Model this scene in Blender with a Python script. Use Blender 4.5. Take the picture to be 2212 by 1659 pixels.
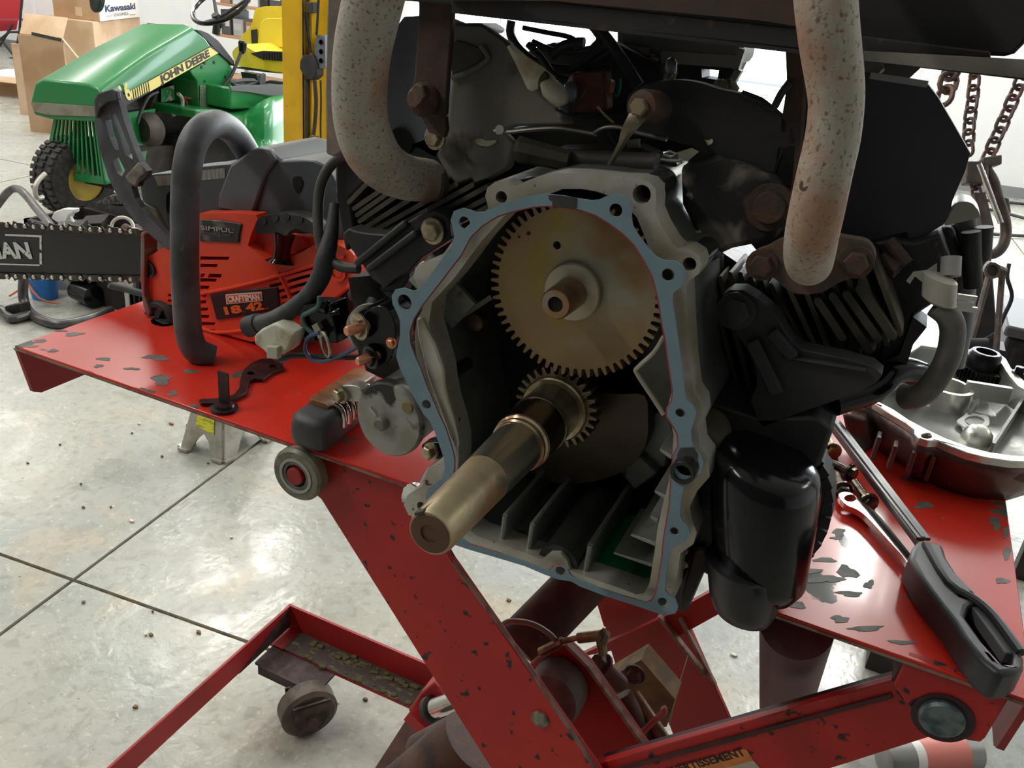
import bpy, math, random
from mathutils import Vector as V, Matrix
from mathutils.geometry import tessellate_polygon
random.seed(7)
S = bpy.context.scene
for o in list(bpy.data.objects): bpy.data.objects.remove(o)
COL = S.collection
PI = math.pi
# ------------------------------------------------------------ camera
FPX, CX, CY, HC = 1850.0, 1106.0, 829.5, 1.30
dn = V((-428, 3874, 1850)).normalized()
yv = V((922, -776, 1850)); yv = (yv - dn * yv.dot(dn)).normalized()
zv = -dn
xv = yv.cross(zv)
cam_d = bpy.data.cameras.new('camera'); cam = bpy.data.objects.new('camera', cam_d); COL.objects.link(cam)
cam_d.sensor_width = 36; cam_d.lens = 36 * FPX / 2212; cam_d.clip_start = .02; cam_d.clip_end = 60
cr_ = V((xv.x, yv.x, zv.x)); cd_ = V((xv.y, yv.y, zv.y)); cf_ = V((xv.z, yv.z, zv.z))   # camera right / down / forward in the world
cam.matrix_world = Matrix(((cr_.x, -cd_.x, -cf_.x, 0), (cr_.y, -cd_.y, -cf_.y, 0), (cr_.z, -cd_.z, -cf_.z, HC), (0, 0, 0, 1)))
S.camera = cam
CAM = V((0, 0, HC))
# ------------------------------------------------------------ world, lights, exposure
S.view_settings.view_transform = 'Standard'; S.view_settings.look = 'None'
S.view_settings.exposure = 0.0; S.view_settings.gamma = 1.0; S.view_settings.use_curve_mapping = False
w = bpy.data.worlds.new('world'); S.world = w; w.use_nodes = True
w.node_tree.nodes['Background'].inputs[0].default_value = (.75, .85, 1, 1); w.node_tree.nodes['Background'].inputs[1].default_value = 1.0
def area(name, loc, sx, sy, power, color=(1, .98, .93), rot=(0, 0, 0)):
    d = bpy.data.lights.new(name, 'AREA'); d.shape = 'RECTANGLE'; d.size = sx; d.size_y = sy; d.energy = power; d.color = color
    o = bpy.data.objects.new(name, d); o.location = loc; o.rotation_euler = rot; COL.objects.link(o); return o
LAMPS = [(-4.35, 4.73, 100), (-1.2, 3.6, 18), (0.5, 6.2, 100), (-7.9, 4.6, 90), (-4.5, 1.2, 45), (-8, 0.5, 50), (4.2, 4.5, 60), (-3.0, -1.3, 75)]
for i, (x, y, p) in enumerate(LAMPS):
    area('fluorescent_glow', (x, y, 3.86), .28, 2.3, p)
area('daylight_glow', (1.7, 8.35, 2.0), 3.2, 1.5, 120, (.82, .92, 1), (-PI / 2, 0, math.radians(8.5)))
area('doorway_glow', (-2.85, 7.75, 1.5), 3.3, 2.6, 90, (.9, .96, 1), (-PI / 2, 0, math.radians(8.5)))
# ------------------------------------------------------------ pixel rays to points on real planes
def ray(px, py):
    a, b = (px - CX) / FPX, (py - CY) / FPX
    return cr_ * a + cd_ * b + cf_
def q(px, py, y):                 # point on the vertical plane Y = y (all engine faces are parallel to it)
    r = ray(px, py); return CAM + r * (y / r.y)
def g(px, py, z):                 # point on the horizontal plane Z = z
    r = ray(px, py); return CAM + r * ((z - HC) / r.z)
def dpt(px, py, d):               # point at a given distance along the optical axis
    return CAM + ray(px, py) * d
# ------------------------------------------------------------ geometry helpers: every shape is (verts, faces) in world metres
def comb(*gs):
    v, f = [], []
    for a, b in gs:
        n = len(v); v += [V(p) for p in a]; f += [tuple(i + n for i in t) for t in b]
    return v, f
def cr(pts, n=4, closed=True):    # Catmull-Rom smoothing
    pts = [V(p) for p in pts]; m = len(pts); out = []
    rng = range(m) if closed else range(m - 1)
    for i in rng:
        if closed: p0, p1, p2, p3 = pts[(i - 1) % m], pts[i], pts[(i + 1) % m], pts[(i + 2) % m]
        else: p0, p1, p2, p3 = pts[max(i - 1, 0)], pts[i], pts[i + 1], pts[min(i + 2, m - 1)]
        for k in range(n):
            t = k / n
            out.append(.5 * ((2 * p1) + (p2 - p0) * t + (2 * p0 - 5 * p1 + 4 * p2 - p3) * t * t + (3 * p1 - p0 - 3 * p2 + p3) * t ** 3))
    if not closed: out.append(pts[-1])
    return out
def plate(outer, vec, holes=()):
    vec = V(vec); loops = [[V(p) for p in outer]] + [[V(p) for p in h] for h in holes]
    tris = tessellate_polygon(loops)
    flat = [p for l in loops for p in l]; n = len(flat)
    v = flat + [p + vec for p in flat]; f = []
    for t in tris: f.append((t[0], t[1], t[2])); f.append((t[2] + n, t[1] + n, t[0] + n))
    s = 0
    for l in loops:
        m = len(l)
        for i in range(m):
            a, b = s + i, s + (i + 1) % m
            f.append((a, b, b + n, a + n))
        s += m
    return v, f
def frame_of(ax):
    ax = V(ax).normalized(); t = V((0, 0, 1)) if abs(ax.z) < .9 else V((1, 0, 0))
    a = t.cross(ax).normalized(); b = ax.cross(a); return a, b, ax
def circ(c, ax, r, n=20, r2=None, ph=0):
    a, b, _ = frame_of(ax); r2 = r2 or r
    return [V(c) + a * math.cos(ph + 2 * PI * i / n) * r + b * math.sin(ph + 2 * PI * i / n) * r2 for i in range(n)]
def lathe(c, ax, prof, seg=24, cap=True):     # prof: (distance along axis, radius)
    a, b, x = frame_of(ax); v = []; f = []; c = V(c)
    for t, r in prof:
        for i in range(seg):
            th = 2 * PI * i / seg; v.append(c + x * t + (a * math.cos(th) + b * math.sin(th)) * max(r, 1e-5))
    m = len(prof)
    for j in range(m - 1):
        for i in range(seg):
            k = (i + 1) % seg; f.append((j * seg + i, j * seg + k, (j + 1) * seg + k, (j + 1) * seg + i))
    if cap:
        f.append(tuple(reversed(range(seg)))); f.append(tuple(range((m - 1) * seg, m * seg)))
    return v, f
def cyl(p0, p1, r, r2=None, seg=20):
    p0, p1 = V(p0), V(p1); return lathe(p0, p1 - p0, [(0, r), ((p1 - p0).length, r if r2 is None else r2)], seg)
def tube(pts, r, seg=10, closed=False, sm=0, flat=1.0):
    pts = [V(p) for p in pts]; rr = list(r) if hasattr(r, '__len__') else [r] * len(pts)
    if sm:
        m = len(pts); rr = [x[0] for x in cr([V((x, 0, 0)) for x in rr], sm, closed)]; pts = cr(pts, sm, closed)
    n = len(pts); v = []; f = []
    d0 = (pts[1] - pts[0]).normalized(); a, b, _ = frame_of(d0)
    for i, p in enumerate(pts):
        if closed: d = (pts[(i + 1) % n] - pts[i - 1]).normalized()
        else: d = (pts[min(i + 1, n - 1)] - pts[max(i - 1, 0)]).normalized()
        a = (a - d * a.dot(d)).normalized(); b = d.cross(a)
        for k in range(seg):
            th = 2 * PI * k / seg; v.append(p + (a * math.cos(th) + b * math.sin(th) * flat) * rr[i])
    for i in range(n if closed else n - 1):
        j = (i + 1) % n
        for k in range(seg):
            l = (k + 1) % seg; f.append((i * seg + k, i * seg + l, j * seg + l, j * seg + k))
    if not closed: f.append(tuple(reversed(range(seg)))); f.append(tuple(range((n - 1) * seg, n * seg)))
    return v, f
def pp(c, a, b, d):                # parallelepiped, half vectors
    c, a, b, d = V(c), V(a), V(b), V(d)
    v = [c + a * i + b * j + d * k for i in (-1, 1) for j in (-1, 1) for k in (-1, 1)]
    return v, [(0, 1, 3, 2), (4, 6, 7, 5), (0, 4, 5, 1), (2, 3, 7, 6), (0, 2, 6, 4), (1, 5, 7, 3)]
def bx(x0, x1, y0, y1, z0, z1):
    return pp(((x0 + x1) / 2, (y0 + y1) / 2, (z0 + z1) / 2), ((x1 - x0) / 2, 0, 0), (0, (y1 - y0) / 2, 0), (0, 0, (z1 - z0) / 2))
def bar(p0, p1, w, h, up=(0, 0, 1)):
    p0, p1 = V(p0), V(p1); d = (p1 - p0) / 2; s = d.cross(V(up)).normalized(); u = s.cross(d).normalized()
    return pp((p0 + p1) / 2, d, s * w / 2, u * h / 2)
def grid(fn, nu, nv, thick=None):  # surface from a function of (u, v) in 0..1
    v = [V(fn(i / nu, j / nv)) for i in range(nu + 1) for j in range(nv + 1)]
    f = [(i * (nv + 1) + j, (i + 1) * (nv + 1) + j, (i + 1) * (nv + 1) + j + 1, i * (nv + 1) + j + 1) for i in range(nu) for j in range(nv)]
    return v, f
def loft(rings, cap=True):
    n = len(rings[0]); v = [V(p) for r in rings for p in r]; f = []
    for i in range(len(rings) - 1):
        for k in range(n):
            l = (k + 1) % n; f.append((i * n + k, i * n + l, (i + 1) * n + l, (i + 1) * n + k))
    if cap: f.append(tuple(reversed(range(n)))); f.append(tuple(range((len(rings) - 1) * n, len(rings) * n)))
    return v, f
def hexbolt(p, ax, r, h=None, washer=True, shank=0):
    h = h or r; gs = [lathe(p, ax, [(0, r), (h * .85, r), (h, r * .85)], 6)]
    if washer: gs.append(lathe(p, ax, [(-.001, r * 1.35), (h * .18, r * 1.35), (h * .22, r * 1.2)], 18))
    if shank: gs.append(lathe(p, ax, [(-shank, r * .5), (0, r * .5)], 10))
    return comb(*gs)
ORG = {}
def thing(name, label, cat, loc=(0, 0, 0), group=None, kind=None):
    o = bpy.data.objects.new(name, None); COL.objects.link(o); o.location = loc; o.empty_display_size = .05
    o['label'] = label; o['category'] = cat
    if group: o['group'] = group
    if kind: o['kind'] = kind
    ORG[o.name] = V(loc); return o
def P(name, geo, mat, parent=None, bevel=0, label=None, solid=0, flat=False, kind=None, sub=0, seg=2, ang=35):
    v, f = geo; org = ORG[parent.name] if parent else V((0, 0, 0))
    if parent is None:              # top-level mesh: origin at the middle of its base
        lo = V([min(p[i] for p in v) for i in range(3)]); hi = V([max(p[i] for p in v) for i in range(3)])
        org = V(((lo.x + hi.x) / 2, (lo.y + hi.y) / 2, lo.z))
    me = bpy.data.meshes.new(name); me.from_pydata([tuple(V(p) - org) for p in v], [], f)
    me.validate()
    import bmesh
    bm = bmesh.new(); bm.from_mesh(me); bmesh.ops.recalc_face_normals(bm, faces=bm.faces); bm.to_mesh(me); bm.free()
    me.materials.append(mat)
    if not flat:
        me.polygons.foreach_set('use_smooth', [True] * len(me.polygons)); me.set_sharp_from_angle(angle=math.radians(ang))
    o = bpy.data.objects.new(name, me); COL.objects.link(o)
    if parent: o.parent = parent
    else: o.location = org
    ORG[o.name] = org
    if solid: m = o.modifiers.new('s', 'SOLIDIFY'); m.thickness = solid; m.offset = 0
    if sub: m = o.modifiers.new('u', 'SUBSURF'); m.levels = sub; m.render_levels = sub
    if bevel:
        m = o.modifiers.new('b', 'BEVEL'); m.width = bevel; m.segments = seg; m.limit_method = 'ANGLE'; m.angle_limit = math.radians(40); m.use_clamp_overlap = True
        m.harden_normals = False
    if label: o['label'] = label
    if kind: o['kind'] = kind
    return o
def top(o, label, cat, group=None, kind=None):
    if label: o['label'] = label
    if cat: o['category'] = cat
    if group: o['group'] = group
    if kind: o['kind'] = kind
    return o
def text(name, s, p, xd, yd, size, mat, parent, extrude=.0004, bold=0, sx=1.0, space=1.0, align='LEFT'):
    c = bpy.data.curves.new(name, 'FONT'); c.body = s; c.size = size; c.extrude = extrude; c.offset = bold; c.space_character = space; c.align_x = align
    c.resolution_u = 3
    t = bpy.data.objects.new('t', c); COL.objects.link(t)
    dg = bpy.context.evaluated_depsgraph_get(); me = bpy.data.meshes.new_from_object(t.evaluated_get(dg)); bpy.data.objects.remove(t)
    xd = V(xd).normalized(); yd = V(yd); yd = (yd - xd * yd.dot(xd)).normalized(); n = xd.cross(yd); p = V(p)
    vs = [p + xd * v.co.x * sx + yd * v.co.y + n * v.co.z for v in me.vertices]; fs = [tuple(pl.vertices) for pl in me.polygons]
    return P(name, (vs, fs), mat, parent, flat=True)
def fit_text(name, s, p, xd, yd, cap, width, mat, parent, bold=0, ex=.0006):
    c = bpy.data.curves.new(name, 'FONT'); c.body = s; c.size = 1; t = bpy.data.objects.new('t', c); COL.objects.link(t); bpy.context.view_layer.update(); wd_ = t.dimensions.x; bpy.data.objects.remove(t)
    sz = cap / .70; return text(name, s, p, xd, yd, sz, mat, parent, ex, bold, width / (wd_ * sz))
# ------------------------------------------------------------ materials
def M(name, col, rough=.5, metal=0.0, c2=None, s2=20, t2=(.45, .6), c3=None, s3=60, t3=(.6, .66), c4=None, s4=8, t4=(.55, .7), bump=0.0, bs=80, coat=0.0, r2=None, r3=None, spec=.5, emit=0, dist=0.0, det=4, stretch=(1, 1, 1), trans=0):
    m = bpy.data.materials.new(name); m.use_nodes = True; nt = m.node_tree; b = nt.nodes['Principled BSDF']
    L = nt.links.new
    tc = nt.nodes.new('ShaderNodeTexCoord'); mp = nt.nodes.new('ShaderNodeMapping'); L(tc.outputs['Object'], mp.inputs[0]); mp.inputs['Scale'].default_value = stretch
    def noise(s, off, d=det, ds=0):
        n = nt.nodes.new('ShaderNodeTexNoise'); n.noise_dimensions = '4D'; n.inputs['W'].default_value = off; n.inputs['Scale'].default_value = s; n.inputs['Detail'].default_value = d; n.inputs['Distortion'].default_value = ds
        L(mp.outputs[0], n.inputs['Vector']); return n
    def ramp(src, lo, hi):
        r = nt.nodes.new('ShaderNodeMapRange'); r.inputs['From Min'].default_value = lo; r.inputs['From Max'].default_value = hi; r.clamp = True; L(src, r.inputs['Value']); return r.outputs[0]
    c4_ = lambda c: (c[0], c[1], c[2], 1)
    cur = None; rc = None
    b.inputs['Base Color'].default_value = c4_(col); b.inputs['Roughness'].default_value = rough
    k = 0
    for (cc, s, t, rr) in ((c2, s2, t2, r2), (c4, s4, t4, None), (c3, s3, t3, r3)):
        k += 1
        if cc is None: continue
        fac = ramp(noise(s, k * 3.7 + len(name), det, dist).outputs['Fac'], t[0], t[1])
        mx = nt.nodes.new('ShaderNodeMix'); mx.data_type = 'RGBA'; L(fac, mx.inputs['Factor'])
        if cur: L(cur, mx.inputs['A'])
        else: mx.inputs['A'].default_value = c4_(col)
        mx.inputs['B'].default_value = c4_(cc); cur = mx.outputs['Result']
        if rr is not None:
            rm = nt.nodes.new('ShaderNodeMix'); L(fac, rm.inputs['Factor'])
            if rc: L(rc, rm.inputs['A'])
            else: rm.inputs['A'].default_value = rough
            rm.inputs['B'].default_value = rr; rc = rm.outputs['Result']
    if cur: L(cur, b.inputs['Base Color'])
    if rc: L(rc, b.inputs['Roughness'])
    b.inputs['Metallic'].default_value = metal; b.inputs['Coat Weight'].default_value = coat; b.inputs['Coat Roughness'].default_value = .08; b.inputs['Specular IOR Level'].default_value = spec
    if trans: b.inputs['Transmission Weight'].default_value = trans
    if emit: b.inputs['Emission Color'].default_value = c4_(col); b.inputs['Emission Strength'].default_value = emit
    if bump:
        bn = nt.nodes.new('ShaderNodeBump'); bn.inputs['Strength'].default_value = bump; bn.inputs['Distance'].default_value = .002
        L(noise(bs, 9.1, 5).outputs['Fac'], bn.inputs['Height']); L(bn.outputs[0], b.inputs['Normal'])
    return m
RED = M('red_enamel', (.66, .030, .014), .30, 0, c2=(.56, .024, .013), s2=5, t2=(.4, .65), c3=(.085, .085, .07), s3=17, t3=(.62, .63), c4=(.70, .045, .02), s4=3, t4=(.5, .7), coat=.25, r3=.6, bump=.05, bs=40, dist=.3, det=6)
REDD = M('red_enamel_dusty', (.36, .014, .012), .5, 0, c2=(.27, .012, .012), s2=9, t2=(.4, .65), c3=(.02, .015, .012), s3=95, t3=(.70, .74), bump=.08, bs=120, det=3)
REDS = M('red_enamel_spotted', (.50, .018, .012), .5, 0, c2=(.40, .014, .012), s2=9, t2=(.4, .65), c3=(.02, .012, .012), s3=70, t3=(.62, .66), bump=.08, bs=120, det=3)
RUSTB = M('rusty_brown_steel', (.045, .03, .026), .75, .2, c2=(.09, .05, .035), s2=25, c3=(.16, .06, .03), s3=120, t3=(.62, .7), bump=.3, bs=200)
BROWNP = M('brown_primer_tube', (.10, .035, .032), .55, .1, c2=(.07, .028, .028), s2=18, bump=.1, bs=150)
EDGE = M('bare_steel_edge', (.28, .19, .15), .6, .3, c2=(.18, .09, .07), s2=60, bump=.2)
EXH = M('heat_scaled_exhaust', (.40, .365, .31), .65, .1, c2=(.36, .215, .14), s2=20, t2=(.48, .62), c3=(.20, .115, .075), s3=420, t3=(.56, .66), c4=(.20, .18, .165), s4=12, t4=(.55, .72), bump=.35, bs=260)
EXHD = M('sooty_exhaust', (.10, .075, .058), .75, .2, c2=(.16, .09, .06), s2=40, c3=(.22, .08, .03), s3=160, t3=(.62, .68), bump=.4, bs=240)
ALU = M('cast_aluminium', (.50, .48, .43), .45, .55, c2=(.34, .29, .2), s2=26, t2=(.45, .7), c3=(.06, .05, .04), s3=140, t3=(.66, .7), bump=.15, bs=260)
ALUB = M('bright_machined_aluminium', (.78, .77, .72), .3, .8, c2=(.6, .57, .48), s2=35, t2=(.5, .7), bump=.05, bs=200)
ALUI = M('oily_aluminium', (.25, .26, .235), .38, .45, c2=(.14, .15, .13), s2=16, t2=(.4, .65), c3=(.1, .08, .04), s3=60, t3=(.62, .7), bump=.12, bs=120)
ALUR = M('red_oiled_aluminium', (.24, .23, .22), .35, .5, c2=(.15, .06, .05), s2=8, t2=(.42, .6), c3=(.08, .06, .06), s3=24, t3=(.55, .65), bump=.15, bs=160)  # red patches paint the lift table's reflection into the casting colour
DARKI = M('oily_black_casting', (.018, .02, .018), .3, .3, c2=(.035, .036, .03), s2=14, bump=.2, bs=140)
BLK = M('black_painted_steel', (.014, .014, .016), .55, 0, c2=(.03, .027, .026), s2=18, c3=(.10, .06, .035), s3=75, t3=(.66, .72), bump=.15, bs=240)
BLKSH = M('black_shroud', (.016, .016, .018), .6, 0, c2=(.032, .03, .03), s2=14, c3=(.12, .10, .08), s3=130, t3=(.72, .75), bump=.12, bs=300)
BLKD = M('scuffed_black_shroud', (.020, .019, .018), .6, 0, c2=(.20, .17, .14), s2=34, t2=(.53, .68), c3=(.4, .37, .32), s3=60, t3=(.66, .72), bump=.25, bs=200, dist=.6)
GLBK = M('glossy_black', (.005, .005, .006), .16, 0, spec=.35)
RUB = M('black_rubber', (.022, .022, .024), .62, 0, c2=(.035, .034, .034), s2=30, bump=.1, bs=200)
RUBG = M('grey_worn_rubber', (.10, .104, .112), .5, 0, c2=(.05, .05, .055), s2=22, c3=(.14, .13, .12), s3=110, t3=(.64, .7), bump=.1, bs=260)
PLG = M('charcoal_plastic', (.075, .085, .095), .42, 0, c2=(.06, .068, .075), s2=14, c3=(.2, .17, .13), s3=70, t3=(.68, .75), bump=.04, bs=260)
PLR = M('orange_red_plastic', (.85, .075, .025), .36, 0, c2=(.74, .055, .02), s2=20, t2=(.5, .7), c3=(.2, .06, .03), s3=160, t3=(.70, .75), bump=.03, bs=200)
GSK = M('blue_grey_gasket', (.185, .275, .325), .75, 0, c2=(.16, .24, .285), s2=30, c3=(.10, .13, .15), s3=240, t3=(.68, .74), bump=.06, bs=400)
GSKR = M('red_gasket_edge', (.30, .03, .035), .7)
GSKD = M('dark_sealant', (.035, .038, .04), .5, c2=(.06, .06, .06), s2=60)
GEAR = M('oily_bronze_gear', (.36, .25, .13), .38, .45, c2=(.25, .125, .05), s2=9, t2=(.42, .58), c4=(.36, .27, .07), s4=13, t4=(.55, .66), c3=(.36, .34, .27), s3=7, t3=(.54, .64), bump=.1, bs=90, dist=.8)
GEARD = M('steel_gear_teeth', (.26, .2, .13), .4, .7, c2=(.14, .10, .06), s2=50, bump=.15)
SHAFT = M('oiled_steel_shaft', (.66, .62, .50), .22, .95, c2=(.55, .46, .30), s2=16, t2=(.4, .65), bump=.03, bs=80)
SHAFTB = M('browned_steel_shaft', (.46, .38, .24), .42, .6, c2=(.33, .19, .09), s2=20, t2=(.42, .62), c3=(.42, .38, .25), s3=22, t3=(.55, .7), c4=(.1, .1, .09), s4=30, t4=(.62, .7), bump=.12, bs=200, dist=.5)
SHAFTE = M('rust_brown_shaft_end', (.13, .065, .04), .5, .4, c2=(.09, .045, .03), s2=40, bump=.1)
BOLT = M('zinc_bolt', (.42, .37, .25), .38, .8, c2=(.22, .15, .09), s2=80, bump=.15, bs=300)
BOLTD = M('rusty_bolt', (.075, .052, .04), .7, .4, c2=(.12, .06, .04), s2=100, bump=.4, bs=300)
COPP = M('copper_stud', (.62, .27, .17), .35, .9)
CHRM = M('chrome_steel', (.75, .75, .74), .14, 1.0, c2=(.55, .54, .5), s2=30)
GRAYP = M('beige_grey_shroud', (.27, .24, .185), .62, .1, c2=(.19, .18, .16), s2=9, t2=(.42, .62), c3=(.055, .045, .03), s3=26, t3=(.58, .68), bump=.12, bs=180)
BLUP = M('blue_grey_plate', (.12, .135, .16), .6, .1, c2=(.09, .10, .115), s2=16, bump=.08)
CREAM = M('cream_plastic', (.62, .58, .44), .5, c2=(.4, .33, .2), s2=60, t2=(.5, .65), bump=.1)
WHT = M('white_paint', (.82, .82, .80), .5)
JDG = M('tractor_green', (.016, .20, .05), .3, 0, c2=(.018, .22, .065), s2=4, coat=.25)
JDY = M('tractor_yellow', (.80, .60, .03), .35, 0, c2=(.85, .68, .06), s2=5, coat=.3)
DECY = M('decal_yellow', (.78, .66, .22), .5)
DECK = M('decal_black', (.012, .012, .012), .5)
POSTY = M('post_yellow', (.78, .46, .008), .42, 0, c2=(.70, .40, .01), s2=8, c3=(.08, .05, .02), s3=42, t3=(.70, .72), bump=.05, bs=60)
CARD = M('cardboard', (.46, .30, .18), .8, c2=(.38, .23, .12), s2=4)
CARDL = M('pale_cardboard', (.60, .43, .29), .8, c2=(.5, .33, .2), s2=4)
CARDW = M('white_printed_cardboard', (.80, .74, .70), .7)
TIRE = M('tyre_rubber', (.026, .025, .025), .72, c2=(.05, .045, .04), s2=40, bump=.2)
FABR = M('red_fabric', (.5, .03, .04), .8)
CHAIN = M('dull_chain_steel', (.12, .09, .085), .5, .6, c2=(.2, .12, .09), s2=60, bump=.3)
BAG = M('bright_lamp', (1, .98, .93), .5, emit=14)
GLOW = M('daylight_glazing', (.9, .96, 1), .4, emit=5)
OILG = M('green_engine_oil', (.015, .24, .07), .08, 0, spec=.8)
BLUE = M('blue_plastic', (.02, .2, .62), .4)
ORG_ = M('orange_label', (.80, .26, .05), .5, c2=(.6, .2, .05), s2=60)
YEL = M('yellow_label', (.75, .70, .08), .5)
WOODB = M('brown_wood_grip', (.32, .13, .04), .45, c2=(.18, .07, .025), s2=50, stretch=(1, 4, 4), coat=.3)
DEBR = M('dry_leaf_debris', (.16, .11, .05), .9, c2=(.3, .24, .12), s2=40)
# ------------------------------------------------------------ room shell
def floor_mat():
    m = bpy.data.materials.new('stained_concrete'); m.use_nodes = True; nt = m.node_tree; b = nt.nodes['Principled BSDF']; L = nt.links.new
    tc = nt.nodes.new('ShaderNodeTexCoord')
    def nz(s, w, d=5, ds=0):
        n = nt.nodes.new('ShaderNodeTexNoise'); n.noise_dimensions = '4D'; n.inputs['W'].default_value = w; n.inputs['Scale'].default_value = s; n.inputs['Detail'].default_value = d; n.inputs['Distortion'].default_value = ds; L(tc.outputs['Object'], n.inputs['Vector']); return n.outputs['Fac']
    def rp(src, a, c, lo=0, hi=1):
        r = nt.nodes.new('ShaderNodeMapRange'); r.inputs['From Min'].default_value = a; r.inputs['From Max'].default_value = c; r.inputs['To Min'].default_value = lo; r.inputs['To Max'].default_value = hi; L(src, r.inputs['Value']); return r.outputs[0]
    def mix(f, A, B):
        x = nt.nodes.new('ShaderNodeMix'); x.data_type = 'RGBA'; L(f, x.inputs['Factor'])
        if isinstance(A, tuple): x.inputs['A'].default_value = A
        else: L(A, x.inputs['A'])
        x.inputs['B'].default_value = B; return x.outputs['Result']
    c = mix(rp(nz(2.2, 1, 6), .40, .62), (.40, .39, .335, 1), (.32, .325, .30, 1))
    c = mix(rp(nz(1.3, 5, 3), .60, .78), c, (.22, .285, .265, 1))
    c = mix(rp(nz(5, 2, 6, .6), .56, .72), c, (.42, .36, .26, 1))
    c = mix(rp(nz(9, 8, 6, .8), .63, .74), c, (.22, .22, .21, 1))
    c = mix(rp(nz(60, 4, 3), .68, .72), c, (.13, .11, .08, 1))
    c = mix(rp(nz(130, 3, 2), .72, .75), c, (.62, .62, .58, 1))
    c = mix(rp(nz(38, 14, 8, .4), .50, .66, 0, .55), c, (.24, .225, .185, 1))
    c = mix(rp(nz(75, 15, 6, .8), .60, .68, 0, .8), c, (.52, .50, .44, 1))
    L(c, b.inputs['Base Color'])
    L(rp(nz(7, 11, 6, 1.0), .35, .65, .16, .46), b.inputs['Roughness'])
    b.inputs['Coat Weight'].default_value = .12; b.inputs['Coat Roughness'].default_value = .12
    bn = nt.nodes.new('ShaderNodeBump'); bn.inputs['Strength'].default_value = .30; bn.inputs['Distance'].default_value = .003
    ad = nt.nodes.new('ShaderNodeMath'); ad.operation = 'ADD'; L(nz(48, 6, 8, .5), ad.inputs[0]); L(nz(9, 7, 3), ad.inputs[1]); L(ad.outputs[0], bn.inputs['Height']); L(bn.outputs[0], b.inputs['Normal']); L(bn.outputs[0], b.inputs['Coat Normal'])
    return m
CONC = floor_mat()
JOINT = M('dirty_joint', (.20, .15, .08), .9, c2=(.07, .06, .04), s2=30, bump=.4)
WALLM = M('white_wall_panel', (.84, .85, .85), .55, c2=(.80, .81, .82), s2=1.5)
CEILM = M('white_ceiling', (.78, .78, .76), .8)
fl = thing('floor', 'stained concrete workshop floor with saw-cut joints', 'floor', (0, 0, 0), kind='structure')
del fl['category']; 
P('joint_bed', bx(-11.2, 8.2, -4.2, 10.2, -.08, -.006), JOINT, fl)
# slab directions follow the joints seen in the photo
jx, jy = g(158, 1253, 0), g(480, 1000, 0)
ja, jb = g(0, 1197, 0), g(530, 1385, 0)
dA = (jb - ja).normalized(); dB = V((-dA.y, dA.x, 0)); J0 = jx
GAP = .009; SL = 2.8
lim = [(-11, 8), (-4, 10)]
def clip_poly(poly, x0, x1, y0, y1):
    def cl(ps, inside, inter):
        out = []
        for i, p in enumerate(ps):
            pr = ps[i - 1]
            if inside(p):
                if not inside(pr): out.append(inter(pr, p))
                out.append(p)
            elif inside(pr): out.append(inter(pr, p))
        return out
    for ax, val, sg in ((0, x0, 1), (0, x1, -1), (1, y0, 1), (1, y1, -1)):
        if not poly: return poly
        poly = cl(poly, lambda p: (p[ax] - val) * sg >= 0, lambda a, b: a + (b - a) * ((val - a[ax]) / (b[ax] - a[ax])))
    return poly
for i in range(-6, 6):
    for j in range(-5, 6):
        p = [J0 + dA * (SL * a) + dB * (SL * b) for a, b in ((i, j), (i + 1, j), (i + 1, j + 1), (i, j + 1))]
        c = sum(p, V((0, 0, 0))) / 4
        p = [c + (v - c) * (1 - GAP / SL) for v in p]
        p = clip_poly(p, -11, 8, -4, 10)
        if len(p) < 3: continue
        P('concrete_slab', plate([V((v.x, v.y, 0)) for v in p], (0, 0, -.05)), CONC, fl)
wa = V((-9.33, 7.06, 0)); wb = V((1.06, 8.61, 0)); wd = (wb - wa).normalized(); wn = V((wd.y, -wd.x, 0))
def wp(x, z, off=0): t = (x - wa.x) / wd.x; p = wa + wd * t + wn * off; return V((p.x, p.y, z))
H4 = 4.0
# back wall with a translucent overhead door and a high window
o = P('wall_back', plate([wp(-11.4, 0), wp(8.4, 0), wp(8.4, H4), wp(-11.4, H4)], -wn * .2,
      holes=[[wp(-4.7, .02), wp(-1.0, .02), wp(-1.0, 3.0), wp(-4.7, 3.0)], [wp(.1, 1.25), wp(3.4, 1.25), wp(3.4, 2.9), wp(.1, 2.9)]]), WALLM); top(o, 'white panelled back wall of the workshop', None, kind='structure')
def pane(name, x0, x1, z0, z1, nx, nz, lab):
    r = thing(name, lab, 'window', wp((x0 + x1) / 2, z0)); r['kind'] = 'structure'; del r['category']
    fr = comb(*([bar(wp(x, z0, -.05), wp(x, z1, -.05), .05, .05, (0, 1, 0)) for x in (x0 + .025, x1 - .025)] + [bar(wp(x0, z, -.05), wp(x1, z, -.05), .05, .05) for z in (z0 + .025, z1 - .025)]))
    P('window_frame', fr, WHT, r)
    for i in range(nx):
        for j in range(nz):
            a, b_ = x0 + .05 + (x1 - x0 - .1) * i / nx, x0 + .05 + (x1 - x0 - .1) * (i + 1) / nx; c, d = z0 + .05 + (z1 - z0 - .1) * j / nz, z0 + .05 + (z1 - z0 - .1) * (j + 1) / nz
            P('pane', plate([wp(a + .01, c + .01, -.06), wp(b_ - .01, c + .01, -.06), wp(b_ - .01, d - .01, -.06), wp(a + .01, d - .01, -.06)], -wn * .02), GLOW, r)
pane('door_1', -4.7, -1.0, .02, 3.0, 4, 5, 'bright translucent overhead door in the back wall')
pane('window_1', .1, 3.4, 1.25, 2.9, 3, 2, 'bright daylight window high in the back wall')
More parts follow.
